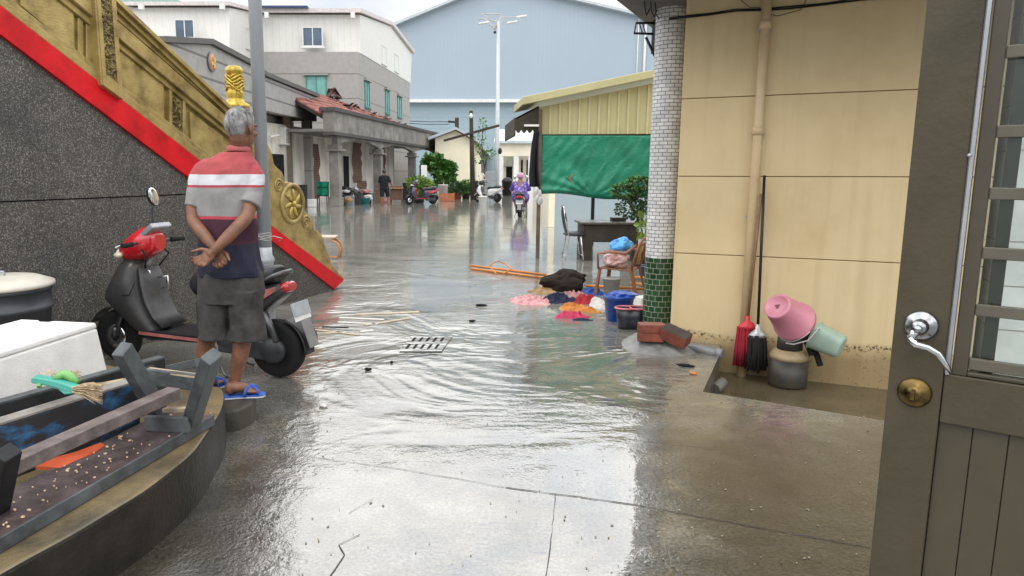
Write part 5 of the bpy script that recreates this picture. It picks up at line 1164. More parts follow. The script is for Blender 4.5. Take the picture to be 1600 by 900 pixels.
# ------------------------------------------------------------------ scooters
def scooter(name, label, loc, head, pal, group=None, kx=1.0, mirror=True, plate=True, right_only=False, rear=1.0):
    """step-through scooter along +x (front), built in its own frame; pal = body, cowl, inner, seat, stripe materials"""
    body, cowl, inner, seat, stripe = pal
    t = thing(name, label, 'scooter', loc, head, group, local=True); X = lambda x: (x if x > -.5 else -.5 + (x + .5) * rear) * kx
    xf, xr = .62 * kx, -.62 * kx
    for x, r_, w in ((xf, .215, .045), (xr, .225, .056)):
        b = MB(); b.lathe([(r_ - .075, -w * .75), (r_ - .02, -w), (r_ - .006, -w * .6), (r_, 0), (r_ - .006, w * .6), (r_ - .02, w), (r_ - .075, w * .75)], (x, 0, r_), 36, (0, 1, 0)); ty = b.build('wheel', M_RUBBER, t)
        b = MB(); b.lathe([(r_ - .072, -w * .74), (r_ - .085, -w * .4), (r_ - .085, w * .4), (r_ - .072, w * .74)], (x, 0, r_), 28, (0, 1, 0))
        for k in range(5): a = 2 * math.pi * k / 5; b.bar((x + .02 * math.cos(a), 0, r_ + .02 * math.sin(a)), (x + (r_ - .08) * math.cos(a + .15), 0, r_ + (r_ - .08) * math.sin(a + .15)), .03, .03, (0, 1, 0))
        b.lathe([(.035, -.05), (.035, .05)], (x, 0, r_), 14, (0, 1, 0)); b.build('rim', M_BLACKR, ty)
        if x > 0:
            b = MB(); b.lathe([(.10, .0), (.10, .004), (.06, .004)], (x, w * .9, r_), 24, (0, 1, 0)); b.build('brake_disc', M_CHROME, ty)
    b = MB()
    for s in (-1, 1): b.tube([(xf, .062 * s, .215), (X(.47), .058 * s, .58)], [.022, .019], 10); b.tube([(xf + .0, .062 * s, .215), (xf - .03, .062 * s, .30)], .026, 10)
    b.build('fork', M_STEELD, t)
    b = MB()
    def fen(u, v):
        a = R_(25 + 120 * v); q = .245 + .012 * math.sin(u * math.pi); return Vector((xf + q * math.cos(a) - .0, (u - .5) * .12, .215 + q * math.sin(a) ))
    b.grid(fen, 7, 14); fd_ = b.build('front_fender', body, t); fd_.modifiers.new('thick', 'SOLIDIFY').thickness = .006
    b = MB(); R = []                                          # leg shield
    for z, x0, x1, w in ((.87, .485, .37, .10), (.80, .53, .35, .15), (.70, .575, .335, .185), (.60, .625, .32, .205), (.54, .635, .30, .205), (.46, .56, .27, .195), (.38, .48, .235, .18), (.30, .40, .19, .165), (.24, .33, .14, .15)):
        R.append(ring((X((x0 + x1) / 2), 0, z), (1, 0, 0), (0, 1, 0), X((x0 - x1) / 2), w, 24, 2.6))
    loft(b, R); b.build('leg_shield', body, t)
    b = MB(); R = []
    for z, x1, w in ((.80, .352, .11), (.68, .325, .14), (.55, .30, .15), (.42, .245, .15), (.345, .17, .15)): R.append(ring((X(x1 - .012), 0, z), (1, 0, 0), (0, 1, 0), .022, w, 16, 3))
    loft(b, R); ip = b.build('inner_panel', inner, t)
    b = MB(); b.lathe([(.026, 0), (.026, .02), (.014, .022), (0, .022)], (X(.315), -.02, .66), 16, (-1, 0, .25)); b.build('key_lock', M_CHROME, ip)
    b = MB(); b.tube([(X(.34), .06, .79), (X(.29), .06, .775), (X(.285), .06, .73)], .006, 6); b.build('bag_hook', M_CHROME, ip)
    b = MB(); b.tube([(X(.325), -.04, .71), (X(.24), -.07, .72), (X(.235), -.07, .63), (X(.31), -.05, .62)], .007, 6); b.build('cable_loop', M_CHROME, ip)
    # headset
    b = MB(); R = []
    for x, z0, z1, w in ((.53, .88, .94, .05), (.49, .85, 1.0, .11), (.42, .84, 1.06, .15), (.34, .86, 1.12, .145), (.27, .90, 1.11, .11), (.23, .94, 1.06, .06)): R.append(ring((X(x), 0, (z0 + z1) / 2), (0, 1, 0), (0, 0, 1), w, (z1 - z0) / 2, 20, 2.4))
    loft(b, R); hs = b.build('headset', cowl, t)
    b = MB(); b.ell((X(.505), 0, .915), (.05, .11, .045), n=16); b.build('headlight', M_LENS, hs)
    b = MB(); b.hexa((X(.275), 0, 1.085), (.075, 0, -.055), (0, .11, 0), (.014, 0, .018)); b.build('dash', M_DASH, hs, .01)
    for s in (-1, 1): b = MB(); b.ell((X(.48), .13 * s, .90), (.04, .03, .025), n=12); b.build('indicator', M_LENS2, hs)
    b = MB(); b.tube([(X(.28), -.33, 1.0), (X(.32), -.16, 1.0), (X(.33), 0, .99), (X(.32), .16, 1.0), (X(.28), .33, 1.0)], .012, 8); hb = b.build('handlebar', M_STEELD, t)
    for s in (-1, 1):
        b = MB(); b.tube([(X(.298), .22 * s, 1.0), (X(.278), .345 * s, 1.0)], .019, 10); b.build('grip', M_RUBBER, hb)
        b = MB(); b.tube([(X(.32), .18 * s, 1.005), (X(.34), .25 * s, 1.0), (X(.32), .36 * s, .99)], .007, 6); b.build('brake_lever', M_CHROME, hb)
        if mirror and not (right_only and s > 0):
            b = MB(); b.tube([(X(.36), .15 * s, 1.03), (X(.40), .17 * s, 1.13), (X(.42), .20 * s, 1.26)], .0075, 8)
            mr_ = Matrix.Rotation(R_(12 * s), 3, 'Z') @ Matrix.Rotation(R_(20 * s), 3, 'X'); mc = Vector((X(.42), .21 * s, 1.35)); b.ell(mc, (.022, .052, .085), mr_, 18); mm_ = b.build('mirror', M_BLACKP, t)
            b = MB(); b.ell(mc + Vector((-.012, 0, 0)), (.014, .045, .076), mr_, 18); b.build('mirror_glass', M_MIRR, mm_)
    b = MB()
    for s in (-1, 1): b.tube([(X(.34), .10 * s, 1.0), (X(.26), .13 * s, .90), (X(.31), .08 * s, .80)], .007, 6)
    b.build('control_cable', M_RUBBER, t)
    for s in (-1, 1):
        b = MB(); b.tube([(X(.60), .135 * s, .60), (X(.50), .188 * s, .585), (X(.36), .205 * s, .60), (X(.32), .19 * s, .70)], .004, 5); b.tube([(X(-.15), .160 * s, .50), (X(-.35), .172 * s, .52), (X(-.5), .171 * s, .55)], .004, 5); b.build('panel_seam', M_DARKGAP, t)
    # floor, seat, rear body
    b = MB(); b.hexa((X(.07), 0, .285), (X(.25), 0, 0), (0, .165, 0), (0, 0, .035)); b.build('floorboard', M_BLACKP, t, .015)
    for s in (-1, 1): b = MB(); b.bar((X(-.18), .168 * s, .275), (X(.33), .168 * s, .295), .012, .022); b.build('side_trim', stripe, t)
    b = MB(); R = []
    for x, z0, z1, w in ((-.10, .30, .66, .13), (-.17, .29, .70, .155), (-.32, .33, .71, .165), (-.50, .43, .715, .165), (-.68, .53, .72, .15), (-.82, .60, .73, .12), (-.93, .655, .735, .07)): R.append(ring((X(x), 0, (z0 + z1) / 2), (0, 1, 0), (0, 0, 1), w, (z1 - z0) / 2, 22, 3))
    loft(b, R); b.build('rear_body', body, t)
    for s in (-1, 1):
        b = MB(); b.prism([(X(-.30), .168 * s, .60), (X(-.55), .172 * s, .66), (X(-.86), .125 * s, .72), (X(-.86), .125 * s, .685), (X(-.56), .170 * s, .57), (X(-.36), .170 * s, .50)], (0, .004 * s, 0)); b.build('side_panel', stripe, t)
    b = MB(); R = []
    for x, z0, z1, w in ((-.03, .64, .74, .085), (-.07, .60, .795, .12), (-.20, .67, .81, .14), (-.40, .695, .79, .15), (-.46, .70, .82, .15), (-.60, .71, .85, .14), (-.76, .725, .86, .115), (-.80, .74, .845, .09)): R.append(ring((X(x), 0, (z0 + z1) / 2), (0, 1, 0), (0, 0, 1), w, (z1 - z0) / 2, 20, 2.8))
    loft(b, R); b.build('seat', seat, t)
    b = MB(); P = [(X(-.66), .145, .75), (X(-.84), .125, .80), (X(-.90), .06, .815), (X(-.90), -.06, .815), (X(-.84), -.125, .80), (X(-.66), -.145, .75)]; b.tube(P, .016, 8); b.build('grab_rail', M_STEELD, t)
    b = MB(); R = []
    for x, z0, z1, w in ((-.84, .655, .735, .085), (-.93, .66, .745, .09), (-.975, .675, .735, .06)): R.append(ring((X(x), 0, (z0 + z1) / 2), (0, 1, 0), (0, 0, 1), w, (z1 - z0) / 2, 16, 2.5))
    loft(b, R); b.build('tail_light', M_TAIL, t)
    b = MB()
    def rf(u, v): a = R_(160 - 95 * v - 30); return Vector((xr - (.25 + .02 * v) * math.sin(R_(20 + 75 * v)) * 1.0, (u - .5) * .14, .225 + (.25 + .03 * v) * math.cos(R_(20 + 75 * v))))
    b.grid(rf, 5, 12); o = b.build('rear_fender', M_BLACKP, t); o.modifiers.new('thick', 'SOLIDIFY').thickness = .008
    b = MB(); b.hexa((xr - .275, 0, .36), (-.035, 0, -.10), (0, .065, 0), (.004, 0, -.002)); b.build('mud_flap', M_FLAP, t, .003)
    if plate:
        b = MB(); b.hexa((xr - .205, 0, .525), (.020, 0, .066), (0, .115, 0), (-.003, 0, .001)); pl = b.build('number_plate', M_PLATE, t, .003)
        b = MB(); b.hexa((xr - .2085, 0, .545), (.0145, 0, .048), (0, .118, 0), (-.001, 0, .0003)); b.build('plate_smudge', M_SMUDGE, pl)
    # engine, shock, exhaust, stand
    b = MB(); b.hexa((X(-.42), .07, .24), (.22, 0, .02), (0, .05, 0), (0, 0, .075)); b.ell((xr, .09, .225), (.12, .05, .10), n=16); b.ell((X(-.3), .06, .27), (.12, .07, .10), n=16); b.build('engine', M_ENG, t, .02)
    b = MB(); b.tube([(X(-.28), -.10, .2), (X(-.45), -.13, .2)], .02, 8); b.tube([(X(-.45), -.14, .21), (xr - .22, -.15, .30)], [.05, .062], 14); b.build('exhaust', M_STEELD, t)
    b = MB(); b.tube([(xr - .05, .10, .30), (X(-.66), .10, .52)], .026, 10); b.build('shock', M_STEELD, t)
    b = MB(); b.tube([(X(-.2), .10, .22), (X(-.30), .16, .03), (X(-.34), .18, .012)], .011, 6); b.tube([(X(-.2), -.10, .22), (X(-.30), -.16, .03), (X(-.34), -.18, .012)], .011, 6); b.build('stand', M_STEELD, t)
    return t
M_BLACKR = mat('black_rim', (0.03, 0.03, 0.032), .35, .5); M_STEELD = mat('dark_steel', (0.11, 0.11, 0.115), .35, .7, var=.3); M_LENS = mat('clear_lens', (0.62, 0.64, 0.64), .08, var=.1, coat=.6); M_LENS2 = mat('pale_indicator', (0.62, 0.56, 0.42), .12, var=.1)
M_DASH = mat('dash_grey', (0.33, 0.34, 0.36), .25, .2, var=.3); M_MIRR = mat('mirror_silver', (0.75, 0.77, 0.78), .04, 1.0, var=.05); M_TAIL = mat('tail_red', (0.45, 0.012, 0.012), .12, var=.2, coat=.6); M_FLAP = mat('grey_flap', (0.20, 0.20, 0.195), .6); M_PLATE = mat('plate_white', (0.70, 0.70, 0.70), .4, var=.05)
M_SMUDGE = mat('plate_grey', (0.36, 0.38, 0.40), .5, var=.25, sc=12); M_ENG = mat('engine_grey', (0.05, 0.052, 0.056), .5, .5, var=.5)
M_BODYB = mat('scooter_black', (0.022, 0.022, 0.024), .36, var=.25, sc=7, spec=.35, coat=.08, detail=9, rvar=.2, c2=(0.05, 0.048, 0.045)); M_REDG = mat('scooter_red', (0.52, 0.012, 0.02), .22, var=.15, coat=.6); M_INNER = mat('scuffed_grey', (0.06, 0.06, 0.063), .45, var=.55, sc=10, spec=.35, detail=9); M_SEATB = mat('seat_vinyl', (0.02, 0.021, 0.028), .5, var=.3, bump=.2, bsc=120)
M_WHITEG = mat('scooter_white', (0.68, 0.68, 0.68), .25, var=.06, coat=.5); M_NAVYG = mat('scooter_purple', (0.03, 0.022, 0.05), .3, var=.2, coat=.5)
def pose(front, rear):                                       # ground contacts of the two wheels
    f, r = Vector((front.x, front.y, 0)), Vector((rear.x, rear.y, 0)); d = f - r; return (f + r) / 2, math.atan2(d.y, d.x), d.length
c_, hd_, wb = pose(G(190, 563), G(437, 588))
scooter('scooter', 'black and red scooter parked behind the man in the striped shirt', c_, hd_, (M_BODYB, M_REDG, M_INNER, M_SEATB, mat('faded_pink_strip', (0.40, 0.14, 0.13), .4, var=.4)), 'scooters in the flooded yard', kx=wb / 1.24, right_only=True, rear=.5)
c_, hd_, wb = pose(A(640, 313, 34.0), A(676, 313, 34.6))
scooter('scooter', 'dark purple scooter with red stripe parked by the last veranda columns', (c_.x, c_.y, 0), hd_, (M_NAVYG, M_BODYB, M_REDG, M_SEATB, M_REDG), 'scooters in the flooded yard', kx=1.0)
c_, hd_, wb = pose(A(745, 310, 37.5), A(779, 311, 36.6))
scooter('scooter', 'white and black scooter parked by the street lamp', (c_.x, c_.y, 0), hd_, (M_WHITEG, M_BODYB, M_BODYB, M_SEATB, M_WHITEG), 'scooters in the flooded yard', kx=1.0)
rc = G(815, 339); rh = R_(82)
scooter('scooter', 'black scooter ridden by a person in purple raincoat', (rc.x, rc.y + .55, 0), rh, (M_BODYB, M_BODYB, M_INNER, M_SEATB, M_REDG), 'scooters in the flooded yard', kx=1.0)

# ------------------------------------------------------------------ rider in purple raincoat
def m_floral():
    m, n, l, bb = _new('purple_raincoat'); t = N(n, 'ShaderNodeTexCoord'); v = N(n, 'ShaderNodeTexVoronoi', Scale=11); l.new(t.outputs['Object'], v.inputs['Vector'])
    r = ramp(n, l, v.outputs['Distance'], [(.15, (0.32, 0.20, 0.55)), (.42, (0.075, 0.035, 0.24)), (.7, (0.05, 0.022, 0.17))]); l.new(r.outputs[0], bb.inputs['Base Color']); bb.inputs['Roughness'].default_value = .38; return m
fr = Vector((math.cos(rh), math.sin(rh), 0)); rr_ = Vector((fr.y, -fr.x, 0)); ro = Vector((rc.x, rc.y + .55, 0))
rp_ = lambda x, y, z: ro + fr * x + rr_ * y + Vector((0, 0, z))                        # forward, right, up
rider = thing('person', 'scooter rider in purple patterned raincoat and pink helmet seen from behind', 'person', ro + Vector((0, 0, .3)))
b = MB(); hc2 = rp_(-.10, 0, 1.36)
b.ell(hc2, (.085, .095, .12), None, 14); limb(b, [rp_(-.16, 0, 1.18), rp_(-.12, 0, 1.3)], [.06, .055]); limb(b, [rp_(-.3, 0, .82), rp_(-.24, 0, 1.0), rp_(-.17, 0, 1.18)], [.13, .13, .12])
b.ell(hc2 + fr * .095, (.02, .02, .02), None, 8)
for s in (-1, 1):
    b.ell(hc2 + rr_ * .085 * s, (.015, .02, .03), None, 8)
    limb(b, [rp_(-.15, .17 * s, 1.13), rp_(-.02, .28 * s, .93), rp_(.26, .30 * s, .99)], [.055, .045, .03]); hand(b, rp_(.26, .30 * s, 1.0), fr, (0, 0, -1), s, 45)
    limb(b, [rp_(-.28, .10 * s, .80), rp_(.05, .20 * s, .70), rp_(.08, .17 * s, .36)], [.09, .065, .04]); limb(b, [rp_(.05, .17 * s, .34), rp_(.25, .18 * s, .325)], [.035, .025])
remesh(b.build('body', SKIN, rider), .011, 3)
M_COAT = m_floral(); b = MB(); R = []
for z, x, w, d_ in ((.60, -.24, .26, .21), (.72, -.27, .255, .20), (.85, -.27, .235, .19), (1.0, -.22, .23, .165), (1.12, -.17, .22, .14), (1.19, -.15, .15, .11), (1.24, -.13, .08, .08)):
    c_ = rp_(x, 0, z); R.append([p + (p - c_).normalized() * .022 * noise.noise(p * 9) for p in ring(c_, rr_, fr, w, d_, 26, 2.3)])
loft(b, R)
for s in (-1, 1): limb(b, [rp_(-.15, .18 * s, 1.13), rp_(-.05, .285 * s, .95), rp_(.14, .31 * s, .96)], [.095, .088, .065])
for s in (-1, 1): limb(b, [rp_(-.2, .13 * s, .76), rp_(.03, .21 * s, .70), rp_(.08, .2 * s, .55)], [.12, .11, .10])
remesh(b.build('raincoat', M_COAT, rider), .016, 2)
b = MB(); b.ell(hc2 + Vector((0, 0, .045)), (.125, .135, .115), None, 20); b.tube([hc2 + Vector((.124 * math.cos(i * .3), .134 * math.sin(i * .3), .0)) for i in range(21)], .012, 6, closed=True); b.build('helmet', mat('pink_helmet', (0.44, 0.20, 0.33), .3, var=.15, coat=.4), rider)
b = MB(); limb(b, [rp_(-.1, .2, .33), rp_(.08, .19, .36)], [.05, .04]); 
# ------------------------------------------------------------------ person in black by the veranda
sp_ = A(601, 318, 33.6); so_ = Vector((sp_.x, sp_.y, 0)); q_ = lambda x, y, z: so_ + Vector((x, y, z))
pk_ = thing('person', 'person in black shirt and dark shorts walking by the veranda columns', 'person', so_)
b = MB(); b.ell(q_(.0, 0, 1.52), (.08, .09, .115), None, 14); b.ell(q_(.02, .09, 1.49), (.018, .02, .022), None, 8); limb(b, [q_(0, 0, 1.34), q_(0, 0, 1.45)], [.055, .05]); limb(b, [q_(0, 0, .85), q_(0, 0, 1.1), q_(0, 0, 1.33)], [.12, .12, .11])
for s in (-1, 1): b.ell(q_(.08 * s, 0, 1.5), (.012, .018, .03), None, 8)
limb(b, [q_(-.19, 0, 1.30), q_(-.23, .02, 1.05), q_(-.22, .08, .85)], [.05, .042, .03]); hand(b, q_(-.22, .08, .84), (0, .2, -1), (1, 0, 0), 1, 20)
limb(b, [q_(.19, 0, 1.30), q_(.27, -.02, 1.06), q_(.36, .10, .88)], [.05, .042, .03]); hand(b, q_(.36, .10, .87), (.5, .3, -.8), (-1, 0, 0), -1, 20)
limb(b, [q_(-.1, 0, .8), q_(-.12, .02, .45), q_(-.13, -.02, .08)], [.085, .06, .04]); limb(b, [q_(.1, 0, .8), q_(.14, .10, .45), q_(.16, .02, .08)], [.085, .06, .04])
for x, y in ((-.13, -.02), (.16, .02)): limb(b, [q_(x, y - .04, .04), q_(x + .02, y + .17, .03)], [.04, .03])
remesh(b.build('body', SKIN, pk_), .011, 3)
b = MB(); R = [ring(q_(0, 0, z), (1, 0, 0), (0, 1, 0), w, d_, 22, 2.3) for z, w, d_ in ((.72, .20, .14), (.9, .19, .135), (1.1, .20, .135), (1.28, .215, .13), (1.36, .14, .10), (1.41, .07, .07))]; loft(b, R)
limb(b, [q_(-.18, 0, 1.30), q_(-.235, .01, 1.08)], [.075, .066]); limb(b, [q_(.18, 0, 1.30), q_(.265, -.015, 1.09)], [.075, .066]); remesh(b.build('shirt', mat('black_cotton', (0.014, 0.014, 0.018), .85), pk_), .014, 2)
b = MB(); limb(b, [q_(-.1, 0, .82), q_(-.12, .03, .45)], [.125, .10]); limb(b, [q_(.1, 0, .82), q_(.14, .10, .45)], [.125, .10]); remesh(b.build('shorts', mat('dark_cotton', (0.02, 0.022, 0.03), .85), pk_), .014, 2)
b = MB(); b.ell(q_(0, -.01, 1.555), (.09, .098, .09), None, 16, nz=.12, sc=6); b.build('hair', mat('black_hair', (0.012, 0.011, 0.01), .5), pk_)
# ------------------------------------------------------------------ kiosk with green tarp
KY = 13.0; fk = face_pt((0, KY, 0), (1, 0, 0), FRONTN); kq = fk(935, 268)
ks = thing('kiosk', 'yellow-green metal kiosk with green tarp side and sloping roof', 'kiosk', (kq.x, KY, 0))
M_KP = m_lines('yellow_ribbed_sheet', (0.47, 0.44, 0.20), (0.30, 0.28, 0.12), .175, .028, 'X', .5, .14, .7)
P = [fk(842, 210), fk(1040, 209), fk(1040, 126), fk(842, 168)]
b = MB(); b.prism(P, (0, .05, 0)); 
x0, x1 = P[0].x, P[1].x; k = x0
b.build('gable_panel', mat('yellow_sheet', (0.50, 0.475, 0.26), .5, var=.16, sc=2.5, stretch=(1, 1, .3)), ks)
b = MB(); k = x0 + .02
while k < x1:
    zt_ = P[3].z + (P[2].z - P[3].z) * (k - x0) / (x1 - x0); b.box((k, KY - .014, (P[0].z + zt_) / 2), (.035, .026, zt_ - P[0].z - .01)); k += .172
b.build('rib', mat('yellow_rib', (0.53, 0.505, 0.30), .5, var=.1), ks)
b = MB(); a, c = fk(814, 166, .3), fk(1050, 117, .3); th = abs((fk(814, 154, .3) - a).z)
b.prism([a, c, c + Vector((0, 0, th)), a + Vector((0, 0, th))], (0, 1.7, 0)); b.build('roof', mat('yellow_roof', (0.45, 0.425, 0.235), .5, var=.15, sc=2), ks, .01)
b = MB(); b.box(((fk(843, 211).x + fk(1040, 211).x) / 2, KY + .1, fk(843, 211).z), (x1 - x0, .05, .06)); b.build('beam', M_DARKGAP, ks)
for px_, Y, m_, y1 in ((842.5, 12.9, mat('rusty_post', (0.13, 0.10, 0.08), .7, var=.4), 190), (928, 15.2, M_BLACKP, 200)):
    q = A(px_, 268, Y); b = MB(); w = .065 if Y < 20 else .16; hh = A(842, 172, 13).z if Y < 14 else 2.6; b.box((q.x, Y, hh / 2), (w, w, hh)); b.build('post', m_, ks, .004)
def m_tarp():
    m, n, l, bb = _new('green_tarp'); t = N(n, 'ShaderNodeTexCoord'); z = N(n, 'ShaderNodeTexNoise', Scale=2.2, Detail=7, Roughness=.65, Distortion=.6); l.new(t.outputs['Object'], z.inputs['Vector'])
    r = ramp(n, l, z.outputs['Fac'], [(.3, (0.004, 0.14, 0.085)), (.6, (0.007, 0.215, 0.13)), (.8, (0.03, 0.27, 0.175))]); l.new(r.outputs[0], bb.inputs['Base Color']); bb.inputs['Roughness'].default_value = .45
    z2 = N(n, 'ShaderNodeTexNoise', Scale=7, Detail=4, Distortion=1.5); l.new(t.outputs['Object'], z2.inputs['Vector']); bp = N(n, 'ShaderNodeBump', Strength=.5, Distance=.03); l.new(z2.outputs['Fac'], bp.inputs['Height']); l.new(bp.outputs[0], bb.inputs['Normal']); return m
tx0, tx1 = fk(845, 260).x, fk(1034, 260).x; tz1 = fk(845, 212).z
def tarp(u, v):
    x = tx0 + (tx1 - tx0) * u; bot = fk(700 + 1120 * 0 + 845 + 189 * u, 303 + 10 * u - 2.5 * math.sin(u * 9)).z; z = tz1 + (bot - tz1) * v
    y = KY - .06 - .05 * v + .028 * noise.noise(Vector((u * 7, v * 3, 1))) + .02 * noise.noise(Vector((u * 18 + v * 6, v * 4, 4)))
    d = Vector((u - .42, v - .98)); rr = d.length; y += .03 * math.sin(math.atan2(d.y, d.x) * 13) * max(0, .75 - rr) * min(1, rr * 6)
    if v > .96: y += .05
    return Vector((x + .012 * noise.noise(Vector((u * 5, v * 9, 9))) - (.03 * v if u < .02 else 0), y, z))
b = MB(); b.grid(tarp, 90, 44); o = b.build('tarp', m_tarp(), ks); o.modifiers.new('thick', 'SOLIDIFY').thickness = .006
b = MB(); c0 = fk(891, 283, .11); b.tube([fk(882, 300, .11), fk(889, 297, .115), fk(892, 288, .12), fk(889, 278, .115), fk(895, 272, .11)], .012, 6); b.tube([c0, fk(884, 276, .11)], .01, 5); b.build('cord_knot', mat('tan_cord', (0.26, 0.19, 0.10), .8), ks)
b = MB(); b.lathe([(.03, 0), (.03, .012), (.014, .012)], fk(921, 271, .07), 12, FRONTN); b.build('eyelet', M_DARKGAP, ks)
# side awning with scalloped valance
b = MB(); a0_, a1_ = A(842, 165, 12.9), A(806, 184, 12.9)
b.prism([a0_, a1_, a1_ + Vector((0, 0, -.03)), a0_ + Vector((0, 0, -.03))], (0, 2.2, 0)); M_AWN = mat('dark_awning', (0.055, 0.05, 0.035), .8, var=.3); b.build('awning', M_AWN, ks)
b = MB(); n_ = 20; lo_ = []
for i in range(n_ + 1):
    t = i / n_; p = a1_.lerp(a0_, t); lo_.append(Vector((p.x, p.y, A(806, 203, 12.9).z - .055 * abs(math.sin(t * math.pi * 4)) )))
b.prism([a0_] + lo_[::-1] + [a1_], (0, .02, 0)); 
lo_ = [Vector((a1_.x, a1_.y + 2.2 * i / 40, a1_.z - .27 - .05 * abs(math.sin(i / 40 * math.pi * 12)))) for i in range(41)]
b.prism([a1_ + Vector((0, 0, 0))] + lo_ + [a1_ + Vector((0, 2.2, 0))], (-.02, 0, 0)); b.build('valance', M_AWN, ks)
b = MB(); b.bar(A(819, 196, 12.85), A(842, 196, 12.85), .03, .035); b.build('awning_bar', M_WHITE, ks)
def cl(u, v): p = A(838.5, 204 + 88 * v, 12.85); return p + Vector(((u - .5) * .10 * (1 + .6 * v), .05 * math.sin(u * 9 + v * 2), 0)) + Vector((-.05 * math.sin(v * 2.6), 0, 0))
b = MB(); b.grid(cl, 14, 20); o = b.thing('hanging_cloth', mat('black_cloth', (0.012, 0.012, 0.014), .9), 'black cloth hanging from the awning beside the kiosk post', 'cloth'); o.modifiers.new('thick', 'SOLIDIFY').thickness = .02
b = MB()
for i in range(4): b.ell(A(841, 300 + 7 * (i % 2) , 12.8) + Vector((-.03 + .02 * i, 0, -.02 * i)), (.05, .05, .09), None, 12, nz=.3, seed=i)
b.thing('plastic_bag', mat('clear_bag', (0.55, 0.55, 0.56), .25), 'pale crumpled plastic bag tied to the kiosk post', 'bag')
b = MB()
def redc(u, v): return A(1021 + 8 * u, 228 + 20 * v, 12.7) + Vector((0, .02 * math.sin(u * 7), 0))
b.grid(redc, 8, 8); o = b.thing('red_cloth', mat('red_cloth', (0.5, 0.02, 0.03), .8), 'small red cloth hanging beside the green tarp', 'cloth'); o.modifiers.new('thick', 'SOLIDIFY').thickness = .01

# ------------------------------------------------------------------ desk, black chair, plants
DY = 12.5; fd2 = face_pt((0, DY, 0), (1, 0, 0), FRONTN); dq_ = fd2(955, 380); M_DESK = mat('old_desk', (0.04, 0.036, 0.029), .5, var=.45, sc=4); 
dk = thing('desk', 'old dark office desk standing in water under the kiosk', 'desk', (dq_.x, DY, 0))
zt_ = fd2(950, 349).z; xa, xb = fd2(908, 349).x, fd2(1000, 349).x
b = MB(); b.box(((xa + xb) / 2, DY + .33, zt_), (xb - xa, .70, .035)); b.build('desk_top', mat('desk_top', (0.10, 0.096, 0.085), .3, var=.25), dk, .004)
b = MB(); zb_ = fd2(950, 379).z; b.box(((fd2(918, 360).x + xb) / 2, DY + .06, (zt_ - .02 + zb_) / 2), (xb - fd2(918, 360).x - .04, .02, zt_ - .02 - zb_)); b.build('modesty_panel', M_DESK, dk)
for x0_, x1_ in ((912, 926), (984, 998)):
    u0_, u1_ = fd2(x0_, 380).x, fd2(x1_, 380).x; b = MB(); b.box(((u0_ + u1_) / 2, DY + .34, zt_ / 2 - .02), (u1_ - u0_, .6, zt_ - .04)); b.build('pedestal', M_DESK, dk, .003)
b = MB(); b.box((fd2(972, 341).x, DY + .3, zt_ + .05), (.24, .2, .07)); b.thing('black_tray', M_BLACKP, 'black tray standing on the old dark desk', 'tray')
# black chrome chair facing the desk
q = G(891, 404); cb = thing('banquet_chair', 'black padded chair with chrome legs pulled up to the desk', 'chair', (q.x, 12.6, 0))
Cc = Vector((q.x, 12.6, 0)); cp = lambda x, y, z: Cc + Vector((x, y, z))
b = MB(); b.ell(cp(.02, 0, .47), (.20, .21, .045), None, 20); b.build('seat', M_SEATB, cb)
b = MB(); b.ell(cp(-.165, 0, .73), (.035, .19, .245), Matrix.Rotation(R_(-9), 3, 'Y'), 22); b.build('backrest', M_SEATB, cb)
b = MB()
for s in (-1, 1):
    b.tube([cp(-.17, .17 * s, .02), cp(-.10, .165 * s, .43), cp(-.15, .19 * s, .6), cp(-.20, .14 * s, .93)], .012, 8); b.tube([cp(.16, .17 * s, .02), cp(.10, .165 * s, .44)], .012, 8)
b.tube([cp(-.165, -.17, .1), cp(-.165, .17, .1)], .009, 6); b.tube([cp(.15, -.17, .1), cp(.15, .17, .1)], .009, 6); b.tube([cp(-.2, .14, .93), cp(-.21, .0, .985), cp(-.2, -.14, .93)], .012, 8); b.build('frame', M_CHROME, cb)
M_LEAFD = m_leaf('dark_leaf', (0.012, 0.035, 0.010), (0.045, 0.105, 0.022)); M_LEAFB = m_leaf('bright_leaf', (0.06, 0.13, 0.015), (0.20, 0.30, 0.04)); M_LEAFY = m_leaf('fresh_leaf', (0.03, 0.10, 0.015), (0.10, 0.24, 0.03)); M_BARK = mat('bark', (0.10, 0.075, 0.05), .85, var=.4, sc=12, bump=.6)
rnd = random.Random(31)
def plant(name, label, cat, base, clumps, mleaf, size, n, stems, pot=None, group=None, hollow=.35, stemr=.02):
    t = thing(name, label, cat, base, group=group); base = Vector(base)
    b = MB()
    for c, r in clumps: leaves(b, c, r, n, size, rnd, hollow)
    b.build('foliage', mleaf, t)
    b = MB()
    for s in stems: b.tube(s, [stemr * (1 - .5 * i / (len(s) - 1)) for i in range(len(s))], 7)
    b.build('stem', M_BARK, t)
    if pot: b = MB(); b.lathe([(pot[0] * .75, 0), (pot[0], pot[1] - .03), (pot[0] * 1.1, pot[1] - .03), (pot[0] * 1.1, pot[1]), (pot[0] * .9, pot[1] - .01), (pot[0] * .9, pot[1] - .04)], base, 20); b.build('pot', pot[2], t)
    return t
M_POTB = mat('blue_pot', (0.03, 0.05, 0.16), .4); M_POTD = mat('dark_pot', (0.03, 0.03, 0.032), .5); M_POTR = mat('red_pot', (0.26, 0.06, 0.035), .6, var=.3)
Yp = 11.7; p0 = A(1003, 400, Yp); p0.z = 0
